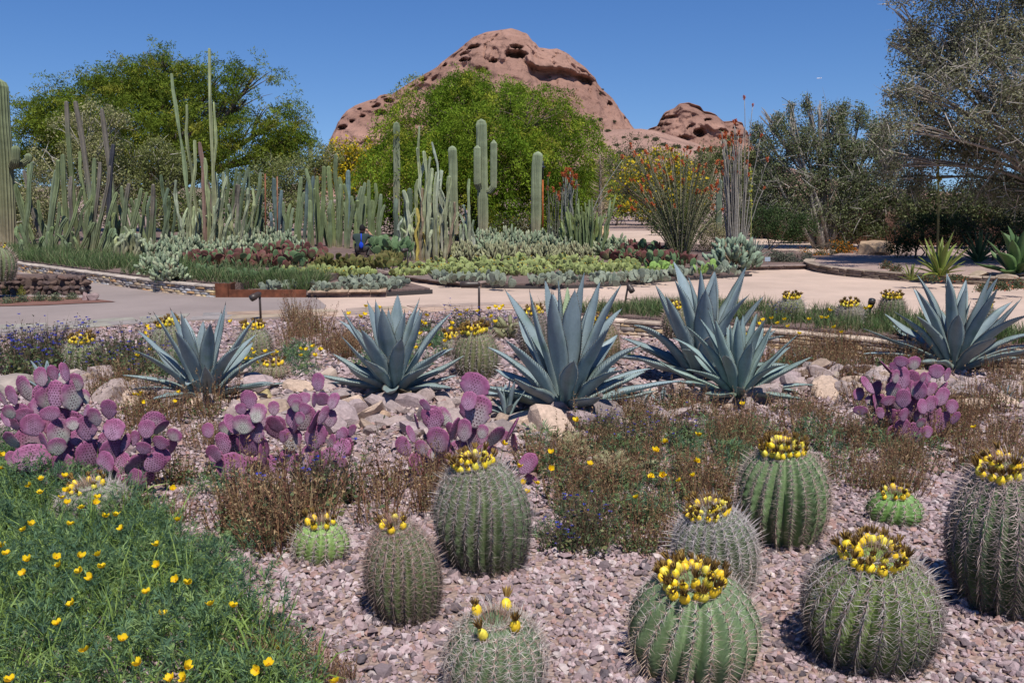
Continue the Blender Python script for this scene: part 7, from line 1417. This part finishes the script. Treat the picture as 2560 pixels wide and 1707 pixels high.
# ------------------------------------------------------------------ person crouching with a camera, seen from behind
def person():
    Y = 25.6; gx_, gy_, _ = A(903, 640, Y); root = thing('person', 'crouching person in dark green shirt with blue strap bag raising a camera', 'person', (gx_, Y, .12)); k = 1.0
    skin_m = M('skin', rough=.6, var=.05); shirt = M('shirt', rough=.9, var=.12, scale=20); pants = M('trousers', rough=.9, var=.1)
    J = dict(pel=(0, 0, .22), sp=(0, .03, .40), ch=(.0, .05, .56), nk=(.015, .06, .66), hd0=(.03, .07, .71), hd1=(.04, .085, .80),
             ls=(-.19, .04, .60), le=(-.24, .22, .48), lw=(-.02, .34, .66), rs=(.19, .06, .60), re=(.33, .22, .52), rw=(.17, .32, .72),
             lh=(-.09, 0, .21), lk=(-.20, .34, .36), la=(-.16, .12, .05), lt=(-.17, .28, .02), rh=(.09, 0, .21), rk=(.20, .34, .36), ra=(.16, .12, .05), rt=(.17, .28, .02))
    R = dict(pel=.15, sp=.14, ch=.155, nk=.055, hd0=.06, hd1=.06, ls=.07, le=.048, lw=.032, rs=.07, re=.048, rw=.032, lh=.095, lk=.062, la=.045, lt=.04, rh=.095, rk=.062, ra=.045, rt=.04)
    E = [('pel', 'sp'), ('sp', 'ch'), ('ch', 'nk'), ('nk', 'hd0'), ('ch', 'ls'), ('ls', 'le'), ('le', 'lw'), ('ch', 'rs'), ('rs', 're'), ('re', 'rw'), ('pel', 'lh'), ('lh', 'lk'), ('lk', 'la'), ('la', 'lt'), ('pel', 'rh'), ('rh', 'rk'), ('rk', 'ra'), ('ra', 'rt')]
    names = [n_ for n_ in J if n_ != 'hd1']; me = bpy.data.meshes.new('body'); me.from_pydata([J[n_] for n_ in names], [(names.index(a), names.index(b)) for a, b in E], []); body = put('body', me, root)
    sk = body.modifiers.new('skin', 'SKIN')
    for v, n_ in zip(me.skin_vertices[0].data, names): v.radius = (R[n_], R[n_] * (.72 if n_ in ('ch', 'sp', 'pel') else 1)); v.use_root = n_ == 'pel'
    body.modifiers.new('sub', 'SUBSURF').levels = 2; body.modifiers['sub'].render_levels = 2
    # colours by height: trousers, shirt, then skin on neck, forearms
    m = bpy.data.materials.new('clothed_body'); m.use_nodes = True; N = m.node_tree.nodes; L = m.node_tree.links; bs = N['Principled BSDF']; bs.inputs['Roughness'].default_value = .85; tc = N.new('ShaderNodeTexCoord'); sx = N.new('ShaderNodeSeparateXYZ'); L.new(tc.outputs['Object'], sx.inputs[0])
    r1 = N.new('ShaderNodeMath'); r1.operation = 'GREATER_THAN'; r1.inputs[1].default_value = .30; L.new(sx.outputs['Z'], r1.inputs[0]); r2 = N.new('ShaderNodeMath'); r2.operation = 'GREATER_THAN'; r2.inputs[1].default_value = .675; L.new(sx.outputs['Z'], r2.inputs[0]); r3 = N.new('ShaderNodeMath'); r3.operation = 'GREATER_THAN'; r3.inputs[1].default_value = .235; L.new(sx.outputs['Y'], r3.inputs[0]); r4 = N.new('ShaderNodeMath'); r4.operation = 'MULTIPLY'; r5_ = N.new('ShaderNodeMath'); r5_.operation = 'GREATER_THAN'; r5_.inputs[1].default_value = .45; L.new(sx.outputs['Z'], r5_.inputs[0]); L.new(r3.outputs[0], r4.inputs[0]); L.new(r5_.outputs[0], r4.inputs[1]); mxx = N.new('ShaderNodeMath'); mxx.operation = 'MAXIMUM'; L.new(r2.outputs[0], mxx.inputs[0]); L.new(r4.outputs[0], mxx.inputs[1])
    x1 = N.new('ShaderNodeMix'); x1.data_type = 'RGBA'; x1.inputs['A'].default_value = (.05, .045, .04, 1); x1.inputs['B'].default_value = (.018, .035, .032, 1); L.new(r1.outputs[0], x1.inputs['Factor']); x2 = N.new('ShaderNodeMix'); x2.data_type = 'RGBA'; x2.inputs['B'].default_value = (.36, .2, .13, 1); L.new(x1.outputs['Result'], x2.inputs['A']); L.new(mxx.outputs[0], x2.inputs['Factor']); L.new(x2.outputs['Result'], bs.inputs['Base Color']); me.materials.append(m)
    T, TF = ico(3); hv = T * np.array([.078, .095, .115]); hv[:, 1] += np.where(T[:, 1] > .6, .012 * (T[:, 2] < .1), 0); head = MB().add(hv + np.array(J['hd1']), TF, (.36, .2, .13)).build('head', skin_m, root)
    for s in (-1, 1): MB().add(T * (.012, .02, .03) + np.array(J['hd1']) + np.array([s * .079, 0, -.005]), TF, (.36, .2, .13)).build('ear', skin_m, head)
    MB().add(T * (.014, .02, .022) + np.array(J['hd1']) + np.array([0, .1, -.012]), TF, (.36, .2, .13)).build('nose', skin_m, head)
    hr = T * np.array([.085, .10, .118]) + np.array([0, -.012, .014]); keep = np.all((T[TF][:, :, 1] < .55) | (T[TF][:, :, 2] > .45), 1) & np.all(T[TF][:, :, 2] > -.55, 1); MB().add(hr + np.array(J['hd1']), TF[keep], (.012, .010, .010)).build('hair', shirt, root)
    for nm, w_, sg in (('lw', J['lw'], 1), ('rw', J['rw'], -1)):
        hand = MB(); w_ = np.array(w_); d = unit(np.array([.07, .36, .80]) - w_); hand.add(*tube([w_, w_ + d * .04, w_ + d * .085], [.026, .04, .036], 8), (.38, .22, .15)); u = np.cross(d, (0, 1, 0)); u = unit(u)
        for q in range(4):
            f0 = w_ + d * .08 + u * (q - 1.5) * .018; hand.add(*tube([f0, f0 + d * .03 + (0, .01, 0), f0 + d * .05 + (0, .03, -.005 * q)], [.010, .009, .006], 6), (.38, .22, .15))
        hand.add(*tube([w_ + d * .03 + u * .03, w_ + d * .055 + u * .055, w_ + d * .08 + u * .05], [.012, .010, .007], 6), (.38, .22, .15)); hand.build('hand', skin_m, root)
    bag = T * np.array([.065, .035, .11]); bag[:, 0] *= np.where(T[:, 2] > 0, 1 - .75 * T[:, 2], 1.0); MB().add(bag + np.array([.03, -.125, .36]), TF, (.012, .06, .55)).build('bag', shirt, root)
    MB().add(*tube([(.04, -.14, .44), (.03, -.10, .56), (.02, -.03, .665), (0, .10, .66), (-.02, .18, .56)], .015, 6), (.012, .06, .55)).build('strap', shirt, root)
    o = thing('camera', 'small black camera held up by the crouching person', 'camera', (gx_ + .07, Y + .38, .92)); V, F = box(-.06, -.03, -.04, .06, .03, .04); MB().add(V, F, (.015, .015, .015), smooth=False).build('camera_body', m_dark, o); MB().add(*tube([(0, .03, 0), (0, .09, 0)], .032, 12), (.02, .02, .02)).build('lens', m_dark, o)
person()
# ------------------------------------------------------------------ distant airliner
pc = A(2048, 196, 2600); pln = thing('airplane', 'tiny white airplane in the clear sky beyond the ironwood trees', 'airplane', pc); pln.rotation_euler = (0, -.06, .15); pln.scale = (.45, .45, .45)
m_pl = M('white_paint', rough=.4, var=0); MB().add(*tube([(-17, 0, 0), (-14, 0, 0), (10, 0, 0), (16, 0, .6), (18, 0, 1)], [.4, 1.9, 1.9, 1.0, .2], 10), (.75, .75, .75)).build('fuselage', m_pl, pln)
for s in (-1, 1):
    V = np.array([(-4, 0, -.8), (3, 0, -.8), (8, s * 16, .8), (5.5, s * 16, .8), (-4, 0, -.4), (3, 0, -.4), (8, s * 16, 1.0), (5.5, s * 16, 1.0)]); MB().add(V, box(0, 0, 0, 1, 1, 1)[1], (.7, .7, .72), smooth=False).build('wing', m_pl, pln)
V = np.array([(12, -.15, 1), (16, -.15, 1), (18, -.15, 6), (16, -.15, 6), (12, .15, 1), (16, .15, 1), (18, .15, 6), (16, .15, 6)]); MB().add(V, box(0, 0, 0, 1, 1, 1)[1], (.3, .3, .5), smooth=False).build('tail_fin', m_pl, pln)
